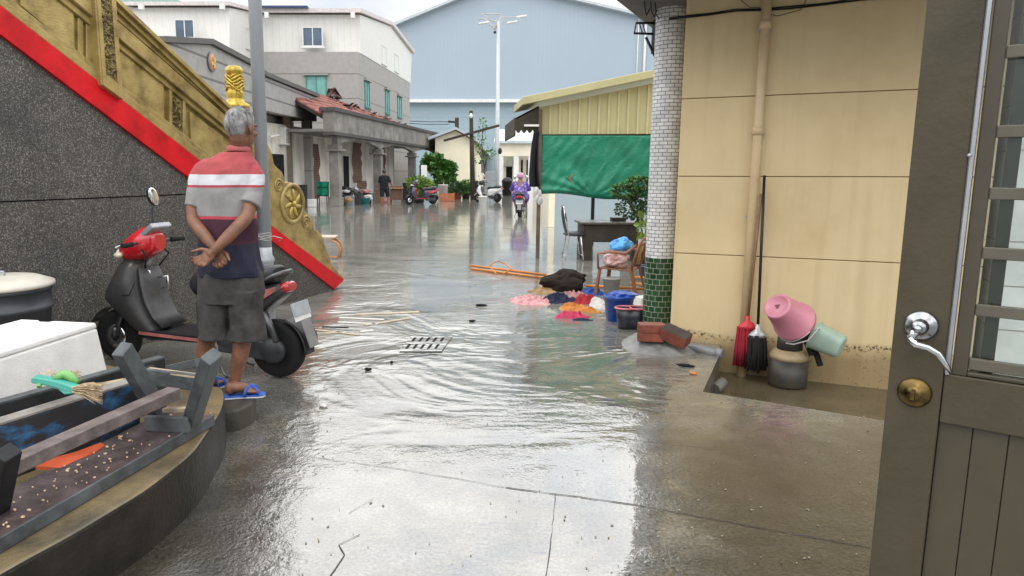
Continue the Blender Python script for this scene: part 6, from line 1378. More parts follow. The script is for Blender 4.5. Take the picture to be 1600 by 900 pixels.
plant('potted_shrub', 'dense dark green potted shrub in front of the green tarp', 'plant', p0, [(A(974, 300, Yp), (.19, .16, .11)), (A(1000, 288, Yp), (.20, .16, .10)), (A(985, 325, Yp), (.24, .2, .16)), (A(1006, 335, Yp), (.19, .2, .17)), (A(1004, 308, Yp), (.18, .18, .14))], M_LEAFD, .055, 300, [[p0 + Vector((0, 0, .2)), A(1003, 360, Yp), A(990, 325, Yp)], [A(1002, 355, Yp), A(1006, 320, Yp)], [A(996, 340, Yp), A(976, 305, Yp)]], (.2, .3, M_POTD))
b = MB(); leaves(b, A(974, 297, Yp - .05), (.21, .17, .10), 120, .05, rnd, .85); leaves(b, A(1000, 286, Yp - .05), (.22, .17, .09), 120, .05, rnd, .85); b.build('new_leaves', M_LEAFY, bpy.data.objects['potted_shrub'])
Yp = 10.4; p0 = A(1012, 418, Yp); p0.z = 0.0
t_ = plant('potted_plant', 'yellow-green leafy plant in blue pot next to the green column', 'plant', p0, [(A(1008, 356, Yp), (.11, .1, .14))], M_LEAFB, .13, 34, [[p0 + Vector((0, 0, .1)), A(1010, 380, Yp), A(1008, 350, Yp)]], (.11, .2, M_POTB), stemr=.012)

# ------------------------------------------------------------------ plastic armchair with bags
ang = R_(150); q = G(970, 459); ca = thing('plastic_armchair', 'brown plastic armchair with lattice back holding plastic bags', 'chair', (q.x, q.y, 0)); Q0 = Vector((q.x, q.y, 0)); fx = Vector((math.cos(ang), math.sin(ang), 0)); fy = Vector((-fx.y, fx.x, 0))
ck = lambda x, y, z: Q0 + fx * x * .95 + fy * y * .95 + Vector((0, 0, z * .88))          # forward, left, up
M_BROWN = mat('brown_plastic', (0.235, 0.10, 0.045), .4, var=.2)
b = MB(); b.prism([ck(.24, .22, .38), ck(.24, -.22, .38), ck(-.18, -.19, .36), ck(-.18, .19, .36)], (0, 0, .022)); b.build('seat', M_BROWN, ca, .008)
for x, y, x2, y2 in ((.23, .21, .27, .25), (.23, -.21, .27, -.25), (-.18, .19, -.27, .22), (-.18, -.19, -.27, -.22)):
    b = MB(); b.bar(ck(x2, y2, 0), ck(x, y, .40), .05, .028); b.build('leg', M_BROWN, ca, .006)
for s in (-1, 1):
    b = MB(); b.tube([ck(.25, .23 * s, .38), ck(.26, .25 * s, .60), ck(.10, .26 * s, .635), ck(-.12, .245 * s, .63), ck(-.24, .20 * s, .74)], [(.014, .024)] * 5, 8); b.build('armrest', M_BROWN, ca)
b = MB(); b.tube([ck(-.18, .19, .38), ck(-.24, .215, .62), ck(-.275, .20, .74), ck(-.285, .12, .80), ck(-.285, 0, .82), ck(-.285, -.12, .80), ck(-.275, -.20, .74), ck(-.24, -.215, .62), ck(-.18, -.19, .38)], [(.018, .026)] * 9, 8); b.tube([ck(-.2, .19, .46), ck(-.2, -.19, .46)], .015, 6)
b.tube([ck(-.21, .12, .46), ck(-.262, .13, .72), ck(-.27, 0, .745), ck(-.262, -.13, .72), ck(-.21, -.12, .46)], .012, 6); b.build('back_frame', M_BROWN, ca)
b = MB()
for i in range(-9, 10):
    for s in (-1, 1):
        y0_, y1_ = i * .028 - .07 * s, i * .028 + .07 * s
        if abs(y0_) < .14 and abs(y1_) < .14: b.tube([ck(-.214, y0_, .47), ck(-.264, y1_, .735)], .0045, 4)
b.build('lattice', mat('tan_plastic', (0.42, 0.30, 0.17), .5), ca)
def lump(name, m_, c, r, label, cat, nz=.35, sc=2.5, seed=1, n=28, group=None, rot=None):
    """crumpled film or sacking: an ellipsoid with big bulges and sharp creases"""
    b = MB(); b.ell(c, r, rot, n * 2); c = Vector(c)
    for i, p in enumerate(b.v):
        d = (p - c); q = Vector((d.x / r[0], d.y / r[1], d.z / r[2])); s1 = noise.noise(q * sc * .55 + Vector((seed * 3.7, 0, 0))); wq = q + Vector((s1, -s1, s1)) * .3
        cr1 = 1 - abs(noise.noise(wq * sc + Vector((0, seed * 2.1, 0)))) * 2.2; cr2 = 1 - abs(noise.noise(wq * sc * 2.3 + Vector((0, 0, seed * 1.3)))) * 2.2
        b.v[i] = c + d * (.86 + nz * (.75 * s1 + .22 * max(-.5, cr1) + .12 * max(-.5, cr2)))
    return b.thing(name, m_, label, cat, group)
M_BAGB = mat('blue_bag', (0.02, 0.17, 0.55), .25, var=.55, sc=9, c2=(0.08, 0.42, 0.70), coat=.2)
o = lump('carrier_bag', M_BAGB, ck(.02, -.02, .70), (.15, .14, .105), 'bright blue plastic bag on top of the brown armchair', 'bag', .42, 2.6, 3, 40)
lump('carrier_bag', mat('white_bag', (0.66, 0.56, 0.54), .3, var=.3, sc=8, c2=(0.55, 0.22, 0.24)), ck(.06, .06, .515), (.17, .16, .125), 'white and pink plastic bag on the seat of brown armchair', 'bag', .4, 3, 5, 40)
b = MB(); b.lathe([(.09, 0), (.105, .22), (.112, .22), (.112, .235), (.10, .235)], G(955, 463), 24); b.thing('grey_pail', mat('grey_pail', (0.34, 0.34, 0.33), .5, var=.2), 'pale grey pail standing under the brown armchair', 'pail')

# ------------------------------------------------------------------ buckets
def bucket(name, label, c, r0, r1, h, m, rimm=None, sq=1.0, inner=None, handle=True, a0=0):
    t = thing(name, label, 'bucket', c); c = Vector(c)
    b = MB(); b.lathe([(r0, 0), (r1, h - .03), (r1 * 1.05, h - .03), (r1 * 1.05, h), (r1 * .97, h), (r1 * .93, h - .04), (r0 * .93, .02), (0, .02)], c, 32, sq=sq); b.build('bucket_body', m, t)
    if handle: b = MB(); b.tube([c + Vector((r1 * 1.04 * math.cos(q), r1 * 1.04 * sq * math.sin(q) * .98, h - .01 - .02 * math.sin((q - math.pi) / 1))) for q in [math.pi + math.pi * i / 12 for i in range(13)]], .004, 5); b.build('bucket_handle', M_STEEL, t)
    return t
M_BLUEP = mat('blue_plastic', (0.012, 0.075, 0.42), .3, var=.2, sc=5)
bucket('blue_bucket', 'blue plastic bucket with crumpled blue sheet beside the pink-rimmed black bucket', G(966, 500), .125, .155, .27, M_BLUEP)
gq = G(966, 500); lump('blue_sheet', M_BLUEP, gq + Vector((.02, .0, .27)), (.15, .13, .035), 'crumpled blue plastic sheet stuffed into the blue bucket', 'plastic sheet', .5, 3.5, 8, 36)
gq = G(985, 513); mb_ = thing('mop_bucket', 'black mop bucket with pink double rim next to the green column', 'bucket', gq)
b = MB(); 
for h_, k_ in ((0, .84), (.19, 1.0)): pass
def fig8(t, k, z, inn=0): 
    x = .155 * k * math.cos(t); r_ = (.098 * k) * (1 - .22 * math.exp(-((x + .01) / .045) ** 2)); return gq + Vector((x - inn * math.cos(t), (r_ - inn) * math.sin(t), z))
rings = [[fig8(2 * math.pi * i / 48, k, z, inn) for i in range(48)] for k, z, inn in ((.82, 0, 0), (.9, .1, 0), (1, .205, 0), (1, .205, .012), (.82, .02, .012))]
loft(b, rings); b.build('bucket_body', mat('black_bucket', (0.02, 0.022, 0.03), .35, var=.3), mb_)
b = MB(); b.tube([fig8(2 * math.pi * i / 48, 1.02, .21) for i in range(48)], (.010), 8, closed=True); b.tube([fig8(1.63, .98, .212), fig8(4.65, .98, .212)], .008, 6); b.build('rim', mat('pink_rim', (0.62, 0.16, 0.19), .35), mb_)
b = MB(); b.box(G(1003, 478) + Vector((0, 0, .055)), (.13, .2, .11), .2); b.thing('white_crate', M_WHITE, 'small white flat box between blue bucket and green column', 'box', bevel=.006)
# ------------------------------------------------------------------ heap of wet clothes, sack, orange poles
def folds(x, y, seed):
    """soft creases of dropped cloth: warped ridges"""
    wx = x + .05 * noise.noise(Vector((x * 6, y * 6, seed))); wy = y + .05 * noise.noise(Vector((x * 6 + 9, y * 6, seed)))
    r1 = 1 - abs(noise.noise(Vector((wx * 11, wy * 11, seed + 3)))) * 2; r2 = 1 - abs(noise.noise(Vector((wx * 24, wy * 20, seed + 7)))) * 2
    return max(0, r1) ** 1.6 * .7 + max(0, r2) ** 2 * .3
def garment(label, px, py, w, d, h, m_, seed, z=0.0, rot=0.0, name='garment'):
    c = G(px, py) + Vector((0, 0, z)); cr_, sr_ = math.cos(rot), math.sin(rot)
    def fn(u, v):
        t = 2 * math.pi * u; e = v; k = 1 + .45 * noise.noise(Vector((math.cos(t) * 1.5, math.sin(t) * 1.5, seed * 3.1))) + .16 * noise.noise(Vector((math.cos(t) * 5, math.sin(t) * 5, seed * 3.1)))
        x, y = w * 1.15 * e * k * math.cos(t), d * 1.15 * e * k * math.sin(t)
        zz = .72 * h * (1 - e ** 3) * (.30 + .45 * noise.noise(Vector((x * 7, y * 7, seed))) + .95 * folds(x, y, seed))
        return c + Vector((x * cr_ - y * sr_, x * sr_ + y * cr_, max(.005, zz) if e < 1 else -.004))
    b = MB(); b.grid(fn, 84, 34, wrap=True); o = b.thing(name, m_, label, 'clothing', 'wet clothes heap')
    return o
M_PINKF = mat('pink_floral', (0.58, 0.36, 0.36), .75, var=.4, sc=26, c2=(0.42, 0.16, 0.18), bump=.3)
M_NAVYC = mat('navy_cloth', (0.02, 0.025, 0.06), .8, var=.4, bump=.3); M_REDC = mat('red_knit', (0.34, 0.02, 0.03), .75, var=.3, bump=.3); M_MAG = mat('magenta_cloth', (0.50, 0.02, 0.085), .6, var=.4, sc=14, bump=.3)
M_YELC = mat('yellow_cloth', (0.42, 0.22, 0.05), .7, var=.5, sc=15, c2=(0.5, 0.12, 0.03), bump=.3); M_TANC = mat('tan_cloth', (0.33, 0.22, 0.11), .8, var=.4, bump=.3); M_WHITEC = mat('white_cloth', (0.60, 0.58, 0.56), .8, var=.25, bump=.3); M_BLUEC = mat('blue_cloth', (0.03, 0.08, 0.32), .75, var=.3, bump=.3)
M_PINKP = mat('dusty_pink', (0.42, 0.22, 0.21), .8, var=.4, bump=.3)
garment('light pink patterned garment at the left end of the clothes heap', 831, 471, .25, .20, .10, M_PINKF, 1)
garment('crumpled tan cloth beside the brown sack', 848, 456, .17, .13, .08, M_TANC, 2)
garment('dark navy garment in the middle of the clothes heap', 872, 471, .19, .15, .12, M_NAVYC, 3)
garment('dusty pink garment behind the navy one in the heap', 897, 464, .16, .14, .10, M_PINKP, 4)
garment('dark red garment near the white cloth in the heap', 913, 472, .12, .13, .12, M_REDC, 5)
garment('royal blue cloth behind the clothes heap next to the sack', 924, 458, .14, .15, .09, M_BLUEC, 6)
garment('white cloth at the right of the clothes heap beside blue bucket', 936, 477, .11, .19, .10, M_WHITEC, 7)
garment('orange and yellow garment near the front of the heap', 896, 483, .13, .13, .09, M_YELC, 8)
garment('orange sleeve trailing towards the blue bucket', 922, 487, .12, .055, .07, M_YELC, 9, rot=-.5)
garment('bright magenta garment lying at the front of the heap', 893, 495, .16, .11, .085, M_MAG, 10)
garment('black scrap of cloth at the front edge of the heap', 911, 500, .09, .04, .03, M_NAVYC, 11)
sc_ = G(885, 456); lump('sack', mat('brown_black_sack', (0.022, 0.0145, 0.011), .8, var=.4, bump=.5, bsc=70), sc_ + Vector((0, .16, .115)), (.33, .20, .16), 'bulky dark brown sack lying behind the clothes heap', 'sack', .42, 2.0, 6, 40)
po = thing('orange_poles', 'bundle of orange poles lying in the water behind the sack', 'poles', G(850, 434)); M_ORP = mat('orange_pole', (0.56, 0.20, 0.035), .45, var=.35)
for (x0, y0), (x1, y1), dz in (((733, 418), (852, 433), .03), ((734, 419.5), (853, 434.5), .05), ((736, 421.5), (850, 436), .02)):
    b = MB(); b.tube([G(x0, y0) + Vector((0, 0, dz)), G(x1, y1) + Vector((0, 0, dz))], .016, 8); b.build('pole', M_ORP, po)
for (x0, y0), (x1, y1), dz in (((985, 437), (1040, 440), .04), ((985, 446), (1040, 452), .03), ((915, 450), (1040, 457), .03)):
    b = MB(); b.tube([G(x0, y0) + Vector((0, 0, dz)), G(x1, y1) + Vector((0, 0, dz))], .018, 8); b.build('pole', M_ORP, po)
b = MB(); b.tube([G(x, y) + Vector((0, 0, z)) for x, y, z in ((762, 423, .05), (771, 419, .09), (780, 418, .10), (790, 421, .09), (800, 428, .06))], .011, 7); b.tube([G(x, y) + Vector((0, 0, z)) for x, y, z in ((768, 425, .05), (776, 431, .03), (786, 431, .03), (796, 427, .05))], .011, 7); b.build('orange_strap', M_ORP, po)

# ------------------------------------------------------------------ grate, floating rubbish
gr = thing('drain_grate', 'slotted concrete drain grate in the flooded yard', 'grate', G(664, 538)); M_GRATE = mat('grate_slab', (0.17, 0.165, 0.15), .3, var=.3, sc=8)
ga, gb, gc_, gd = G(627, 549), G(684, 549), G(700, 527), G(645, 527)
def gp(u, v, z=.004): p = (ga.lerp(gb, u)).lerp(gd.lerp(gc_, u), v); return Vector((p.x, p.y, z))
b = MB(); b.add([gp(0, 0), gp(1, 0), gp(1, 1), gp(0, 1)], [(0, 1, 2, 3)]); b.build('pit', M_DARKGAP, gr)
b = MB()
for v0, v1 in ((-.06, .10), (.42, .60), (.92, 1.06)): b.add([gp(-.05, v0, .009), gp(1.12, v0, .009), gp(1.12, v1, .009), gp(-.05, v1, .009)], [(0, 1, 2, 3)])
for v0, v1 in ((.10, .42), (.60, .92)):
    for k in range(6):
        u0_, u1_ = k * .2 - .06, k * .2 + .06
        if k == 5: u1_ = 1.12
        b.add([gp(u0_, v0, .0089), gp(u1_, v0, .0089), gp(u1_, v1, .0089), gp(u0_, v1, .0089)], [(0, 1, 2, 3)])
b.build('grate_bars', M_GROUND, gr)
M_STK = mat('pale_stick', (0.52, 0.44, 0.32), .5, var=.4, sc=9); M_STK2 = mat('white_slat', (0.66, 0.64, 0.58), .5, var=.2)
for i, (x0, y0, x1, y1, w, m_, lab) in enumerate(((530, 497, 600, 500, .05, M_STK2, 'long white slat floating among the rubbish near the red band'), (556, 492, 655, 488, .07, M_STK, 'longest pale plank floating nearest to the drain grate'), (528, 504, 590, 507, .04, M_STK2, 'thin white slat floating in the front row of rubbish'),
        (492, 516, 560, 524, .03, M_STK, 'yellowish stick floating behind the scooter number plate'), (488, 522, 540, 520, .04, M_STK, 'short straw coloured slat floating next to the scooter'), (570, 509, 640, 498, .045, M_STK, 'broad straw coloured slat floating at an angle'), (503, 511, 545, 512, .02, M_BLACKP, 'thin black stick floating among the pale slats'), (562, 519, 583, 517, .05, M_STK2, 'small pale blue-white chip floating by the slats'))):
    b = MB(); p, q = G(x0, y0), G(x1, y1); b.bar(p + Vector((0, 0, .005)), q + Vector((0, 0, .005)), w * .9, .010); b.thing('floating_slat', m_, lab, 'slat', 'floating slats', bevel=.003)
for i, (x, y, w, lab) in enumerate(((752, 478, .07, 'black block floating left of the clothes heap'), (738, 503, .035, 'small dark scrap floating between grate and clothes heap'), (575, 579, .026, 'tiny dark flat scrap on the wet slab below the grate'), (612, 568, .012, 'speck of dark rubbish nearest the grate front'))):
    b = MB(); b.ell(G(x, y) + Vector((0, 0, .012)), (w, w * .4, .012), None, 12, nz=.5, seed=i); b.thing('scrap', M_RUBBER, lab, 'scrap', 'dark scraps in the water')
rnd = random.Random(77); b = MB()
for i in range(260):
    x = rnd.uniform(430, 1375); y = rnd.uniform(560, 898); 
    if y > 640 and 520 < x < 900 and rnd.random() < .7: continue
    p = G(x, y); s = rnd.choice((.002, .0025, .003, .004, .006)); 
    if PIT[0].x - .02 < p.x and p.y > 4.95 - (p.x - 1.84) * .66: continue
    b.box((p.x, p.y, .0035), (s * rnd.uniform(1, 2.4), s, .003), rnd.uniform(0, 3))
tag(b.build('grit', mat('pale_grit', (0.30, 0.26, 0.19), .8, var=.85, sc=60)), 'fine pale grit and leaf crumbs scattered over the slab', 'grit', kind='stuff')
for x, y, lab, m_ in ((1072, 573, 'dark splintered wood scrap beside the drain channel', M_DARKGAP), (1083, 585, 'orange leaf scrap beside the drain channel', M_ORP), (505, 636, 'pale clump of leaves in the trickle near the step', M_WHITEC)):
    b = MB(); b.ell(G(x, y) + Vector((0, 0, .01)), (.07 if m_ is M_DARKGAP else .03, .018, .012), Matrix.Rotation(-.3, 3, 'Z'), 12, nz=.6, sc=5); b.thing('scrap', m_, lab, 'scrap')
# low wooden seat behind the scroll end
q = G(517, 405); st_ = thing('wooden_stool', 'orange-brown bentwood stool standing in water behind the gold scroll', 'stool', q); f_ = face_pt((0, q.y, 0), (1, 0, 0), FRONTN); M_BENT = mat('bent_wood', (0.40, 0.20, 0.09), .5, var=.3, sc=10)
b = MB(); b.box(f_(510, 371) + Vector((0, .15, 0)), (.32, .36, .035)); b.build('seat', mat('pale_seat', (0.46, 0.38, 0.30), .6, var=.3), st_, .01)
for dy in (0, .3):
    b = MB(); b.tube([f_(516, 374) + Vector((0, dy, 0)), f_(527, 380) + Vector((0, dy, 0)), f_(531, 392) + Vector((0, dy, 0)), f_(527, 404) + Vector((0, dy, 0))], .022, 8); b.build('leg', M_BENT, st_)
    b = MB(); b.tube([f_(500, 374) + Vector((0, dy, 0)), f_(498, 390) + Vector((0, dy, 0)), f_(502, 403) + Vector((0, dy, 0))], .022, 8); b.build('leg', M_BENT, st_)
b = MB(); b.bar(f_(502, 400), f_(527, 402), .03, .03); b.build('stretcher', M_BENT, st_)

# ------------------------------------------------------------------ by the yellow wall: mound, bricks, pipe, mops, gas bottle, pails
mc = G(1030, 548); 
def mound(u, v):
    t = 2 * math.pi * u; k = 1 + .22 * noise.noise(Vector((math.cos(t) * 1.4, math.sin(t) * 1.4, 5))); x, y = .36 * v * k * math.cos(t), .36 * v * k * math.sin(t)
    return Vector((mc.x + .03, mc.y + .16, 0)) + Vector((x, y, .125 * (1 - v ** 1.7) * (1 + .5 * noise.noise(Vector((x * 8, y * 8, 1))) + .25 * noise.noise(Vector((x * 24, y * 24, 1)))) - .006))
b = MB(); b.grid(mound, 48, 20, wrap=True); b.thing('cement_mound', mat('pale_cement', (0.21, 0.21, 0.20), .5, var=.45, sc=7, bump=.4, bsc=70), 'rough grey cement mound at the foot of the green column', 'mound')
M_BRK = mat('red_brick', (0.20, 0.06, 0.038), .75, var=.4, sc=9, bump=.4, bsc=50); M_BRKD = mat('dark_brick_face', (0.05, 0.04, 0.035), .6, var=.5, sc=8, bump=.4)
def brick(label, c, rot, size=(.22, .13, .068), m_=M_BRK, top=None):
    b = MB(); ex, ey, ez = (rot @ Vector(v) for v in ((1, 0, 0), (0, 1, 0), (0, 0, 1))); 
    t = thing('brick', label, 'brick', Vector(c) - ez * size[2] / 2, group='bricks by the column')
    b.hexa(c, ex * size[0] / 2, ey * size[1] / 2, ez * size[2] / 2); b.build('brick_body', m_, t, .006)
    b = MB(); b.hexa(Vector(c) + ez * (size[2] / 2 + .002), ex * size[0] * .49, ey * size[1] * .48, ez * .004); b.build('brick_face', top or m_, t, .002)
RZ = lambda a: Matrix.Rotation(R_(a), 3, 'Z')
bc0 = A(1016, 526, 6.12); brick('lower red brick of the stack on the cement mound', bc0, RZ(-12)); brick('upper red brick resting on the stack beside the column', bc0 + Vector((.008, .01, .076)), RZ(-4), top=mat('brick_top', (0.26, 0.095, 0.065), .65, var=.3))
brick('tilted brick with dark top leaning on the stack', A(1055, 525, 6.02), RZ(-38) @ Matrix.Rotation(R_(18), 3, 'Y') @ Matrix.Rotation(R_(14), 3, 'X'), (.24, .14, .10), top=M_BRKD)  # top face coloured darker than the brick body
pa, pb_ = A(1068, 540, 6.15), A(1129, 553, 5.93); b = MB(); b.tube([pa, pb_], .036, 14); b.tube([pb_ - (pb_ - pa).normalized() * .05, pb_ + (pb_ - pa).normalized() * .001], .041, 14); b.thing('waste_pipe', mat('grey_pvc', (0.20, 0.205, 0.205), .4, var=.3), 'grey plastic pipe stub running out of the cement mound', 'pipe')
q = G(1124, 606, -.2); b = MB(); b.tube([q + Vector((-.05, -.03, .0)), q + Vector((.05, .06, .03))], .045, 14); b.thing('pipe_piece', mat('dull_grey', (0.16, 0.15, 0.13), .6, var=.3), 'short grey pipe piece lying in the drain channel', 'pipe')
def mop(label, head, tip, top, colr, cap, mstick, seed, w, gl):
    w *= 1.25; t = thing('mop', label, 'mop', tip, group='mops leaning on the wall'); rnd = random.Random(seed)
    b = MB(); b.tube([head, top], .0125, 8); b.build('stick', mstick, t)
    b = MB(); d = (Vector(tip) - Vector(head)); 
    for i in range(95):
        a = rnd.uniform(0, 6.28); r0 = .025 * rnd.random(); r1 = w * math.sqrt(rnd.random()); e_ = Vector(tip) + Vector((r1 * .95 * math.cos(a) + rnd.uniform(-.015, .015), r1 * .5 * math.sin(a), rnd.uniform(-.0, .07))); s_ = Vector(head) + Vector((r1 * .78 * math.cos(a), r1 * .4 * math.sin(a), -.03)); m_ = s_.lerp(e_, .5) + Vector((rnd.uniform(-.008, .008), rnd.uniform(-.006, .006), 0))
        b.tube([s_, m_, e_], [.009, .011, .008], 5)
    b.build('strands', colr, t)
    b = MB(); b.lathe([(w * .78, -.055), (w * .72, -.03), (w * .42, .0), (.024, .015), (.02, .06), (0, .062)], Vector(head) + Vector((0, 0, .005)), 20, sq=.6); b.build('mop_cap', cap, t)
hd1, tp1 = A(1164, 500, 6.12), Wp(1166, 566, .16); hd1 = Wp(1169, 500, .14); mop('red stringy mop hanging head down beside the downpipe', hd1, tp1, Wp(1190, 302, .12), mat('red_mop', (0.30, 0.02, 0.035), .9, var=.4, sc=20), mat('red_cap', (0.55, 0.02, 0.03), .4), mat('brown_stick', (0.23, 0.13, 0.07), .5, var=.3), 3, .085, 0)
hd2, tp2 = Wp(1185, 512, .17), Wp(1183, 572, .20); mop('black mop with silver cap next to the red mop', hd2, tp2, Wp(1195, 274, .12), mat('black_mop', (0.02, 0.018, 0.017), .95, var=.4, sc=20), mat('silver_cap', (0.42, 0.43, 0.43), .35, .5, var=.3), M_BLACKP, 5, .085, 0)
gq = G(1238, 607, -.25) + Vector((0, .1, 0)); gas = thing('gas_bottle', 'squat gas bottle, dark green below and cream above, standing in the drain', 'gas bottle', gq)
gh = A(1238, 543, gq.y).z + .25
b = MB(); b.lathe([(.148, 0), (.155, .02), (.155, gh * .72)], gq, 32); b.build('bottle_body', mat('dark_green_paint', (0.018, 0.021, 0.018), .45, var=.5, sc=8, c2=(0.06, 0.045, 0.03)), gas)
b = MB(); b.lathe([(.156, gh * .72), (.154, gh * .82), (.13, gh * .93), (.07, gh), (.03, gh + .01), (0, gh + .01)], gq, 32); b.build('bottle_shoulder', mat('cream_paint', (0.42, 0.32, 0.18), .45, var=.4, sc=7), gas)
b = MB(); b.lathe([(.10, gh - .03), (.10, gh + .10), (.092, gh + .10), (.092, gh - .03)], gq, 28); b.build('collar', mat('rusty_collar', (0.035, 0.028, 0.025), .6), gas)
b = MB(); b.tube([gq + Vector((0, 0, gh)), gq + Vector((0, 0, gh + .07))], .02, 10); b.tube([gq + Vector((0, 0, gh + .05)), gq + Vector((.05, -.02, gh + .05))], .012, 8); b.build('valve', M_BRASS, gas)
# pink bucket tipped over the bottle
q0, q1 = A(1214, 478, 5.52), A(1252, 512, 5.70); ax = (q1 - q0).normalized(); L_ = .30; q1 = q0 + ax * L_
pkb = thing('pink_bucket', 'pink plastic bucket tipped upside down over the gas bottle', 'bucket', q1); M_PINK_ = mat('pink_plastic', (0.52, 0.195, 0.25), .4, var=.12, sc=4)
b = MB(); b.lathe([(0, .006), (.082, .006), (.086, 0), (.104, 0), (.106, .02), (.155, L_ - .035), (.165, L_ - .03), (.167, L_), (.155, L_), (.15, L_ - .03), (.10, .03), (0, .03)], q0, 40, ax); b.build('bucket_body', M_PINK_, pkb)
X_, Y_, Z_ = basis(ax); b = MB(); b.prism([q0 + ax * .004 + X_ * math.cos(t) * .024 + Y_ * math.sin(t) * .024 for t in (.2, 2.3, 4.4)], -ax * .004); b.build('sticker', mat('dark_red_sticker', (0.16, 0.02, 0.03), .5), pkb)
b = MB(); c_ = q0 + ax * (L_ - .015); P = [c_ + X_ * .166 * math.cos(t) + Y_ * .166 * math.sin(t) + ax * (.03 * math.sin(t - 3.5) ** 2) for t in [3.5 + i * math.pi / 14 for i in range(15)]]; b.tube(P, .0045, 6); b.build('bucket_handle', mat('white_wire', (0.60, 0.58, 0.55), .4), pkb)
gq2 = A(1293, 533, 5.72); gp_ = thing('mint_pail', 'pale mint green pail hanging from the gas bottle collar', 'pail', gq2 - Vector((0, 0, .12))); axm = Vector((.55, -.55, -.25)).normalized()
b = MB(); R = []; Xm, Ym, Zm = basis(axm)
for z, r_ in ((-.12, .098), (-.11, .108), (-.105, .108), (-.10, .100), (.10, .084), (.115, .076), (.118, .060)): R.append(ring(gq2 + axm * z, Xm, Ym, r_ , r_ * 1.12, 28, 2.8))
loft(b, R); b.build('pail_body', mat('mint_plastic', (0.33, 0.44, 0.36), .45, var=.15, sc=5), gp_)
b = MB(); cm = gq2 - axm * .11; b.tube([cm + Xm * .106, A(1280, 512, 5.62), A(1262, 532, 5.60), A(1240, 538, 5.6), A(1228, 536, 5.62)], .006, 6); b.tube([cm - Xm * .106, A(1287, 508, 5.75), A(1272, 515, 5.65)], .005, 6); b.build('pail_handle', mat('white_wire', (0.60, 0.58, 0.55), .4), gp_)
b = MB(); b.bar(A(1262, 512, 5.85), A(1282, 572, 5.72), .05, .02); b.bar(A(1256, 518, 5.85), A(1270, 555, 5.75), .06, .03); b.thing('dark_slat', M_DARKGAP, 'dark wooden slats stuck behind the pink bucket', 'slat')
# ------------------------------------------------------------------ far street furniture and plants
rnd = random.Random(9)
q = A(776, 300, 44.5); q = Vector((q.x, q.y, 0)); sl = thing('street_lamp', 'tall white street lamp with branching arms in front of the warehouse', 'street lamp', q); zt_ = A(773, 33, 44.5).z
M_LAMPW = mat('lamp_white', (0.50, 0.52, 0.53), .4, .1, var=.1)
b = MB(); b.tube([q, q + Vector((0, 0, 3)), q + Vector((0, 0, zt_))], [.16, .14, .085], 14); b.build('pole', M_LAMPW, sl)
fl = lambda x, y, d=0: A(x, y, 44.5 + d)
for P in ([(773, 46), (766, 38), (757, 29), (746, 29)], [(773, 46), (782, 35), (793, 33), (798, 35)], [(773, 44), (783, 27), (800, 27), (812, 26)], [(752, 22), (773, 34), (785, 22), (752, 22)]):
    b = MB(); b.tube([fl(x, y, .3 * i) for i, (x, y) in enumerate(P)], .035, 6); b.build('arm', mat('lamp_arm', (0.50, 0.46, 0.44), .5), sl)
for x, y in ((756, 36), (800, 35), (815, 26)):
    b = MB(); c_ = fl(x, y); b.hexa(c_, (.30, 0, .045), (0, .14, 0), (0, 0, .05)); b.build('lamp_head', M_WHITE, sl, .02)
b = MB(); b.ell(fl(773, 51) + Vector((0, -.12, 0)), .09, n=10); b.ell(fl(776, 236) + Vector((.2, -.15, 0)), (.12, .1, .2), n=10); b.build('camera_box', M_BLACKP, sl)
q = A(739, 300, 40); q = Vector((q.x, q.y, 0)); up = thing('utility_pole', 'dark wooden utility pole with slanted crossarm near the cream house', 'utility pole', q); M_POLED = mat('dark_pole', (0.05, 0.038, 0.03), .8, var=.4)
b = MB(); b.tube([q, Vector((A(736, 173, 40).x, 40, A(736, 173, 40).z))], [.15, .10], 10); b.build('pole', M_POLED, up)
b = MB(); b.bar(A(693, 220, 39.8), A(780, 196, 39.8), .12, .13); b.build('crossarm', M_POLED, up)
b = MB(); b.ell(A(736, 181, 39.85), (.1, .1, .14), n=10); b.build('insulator', M_WHITE, up)
q = A(714, 200, 52); b = MB(); b.tube([Vector((q.x, 52, q.z - 1)), Vector((q.x, 52, A(714, 184, 52).z))], .14, 8); b.bar(A(700, 190, 52), A(714, 191, 52), .2, .14); b.thing('vent_pipe', M_POLED, 'short dark vent pipe with arm above cream house roof', 'pipe')
b = MB()
for y0, y1 in ((189, 190), (193, 194)): b.tube([A(640, y0, 51), A(672, y0 + 1.5, 51), A(702, y1, 52)], .022, 5)
b.thing('power_cables', M_RUBBER, 'two thin overhead cables crossing the blue warehouse wall', 'cable')
def tree(label, base, clumps, mleaf, size, n, trunk, tr, name='tree', group=None):
    t = thing(name, label, 'tree', base, group=group); b = MB()
    for c, r in clumps: leaves(b, c, r, n, size, rnd, .3)
    b.build('crown', mleaf, t); b = MB()
    for P in trunk: b.tube(P, [tr * (1 - .6 * i / (len(P) - 1)) for i in range(len(P))], 8)
    b.build('trunk', M_BARK, t); return t
Y = 46; q = A(697, 305, Y); q.z = 0
tree('round leafy green tree at the corner of the veranda', q, [(A(688, 264, Y), (.8, .8, .5)), (A(698, 270, Y), (.55, .6, .5)), (A(682, 252, Y), (.5, .6, .35)), (A(694, 284, Y), (.65, .7, .45)), (A(672, 254, Y), (.45, .6, .4)), (A(703, 262, Y), (.3, .4, .25))], m_leaf('tree_leaf', (0.022, 0.075, 0.014), (0.085, 0.21, 0.035)), .30, 240, [[q, A(696, 280, Y), A(692, 262, Y)], [A(696, 284, Y), A(703, 268, Y)]], .12)
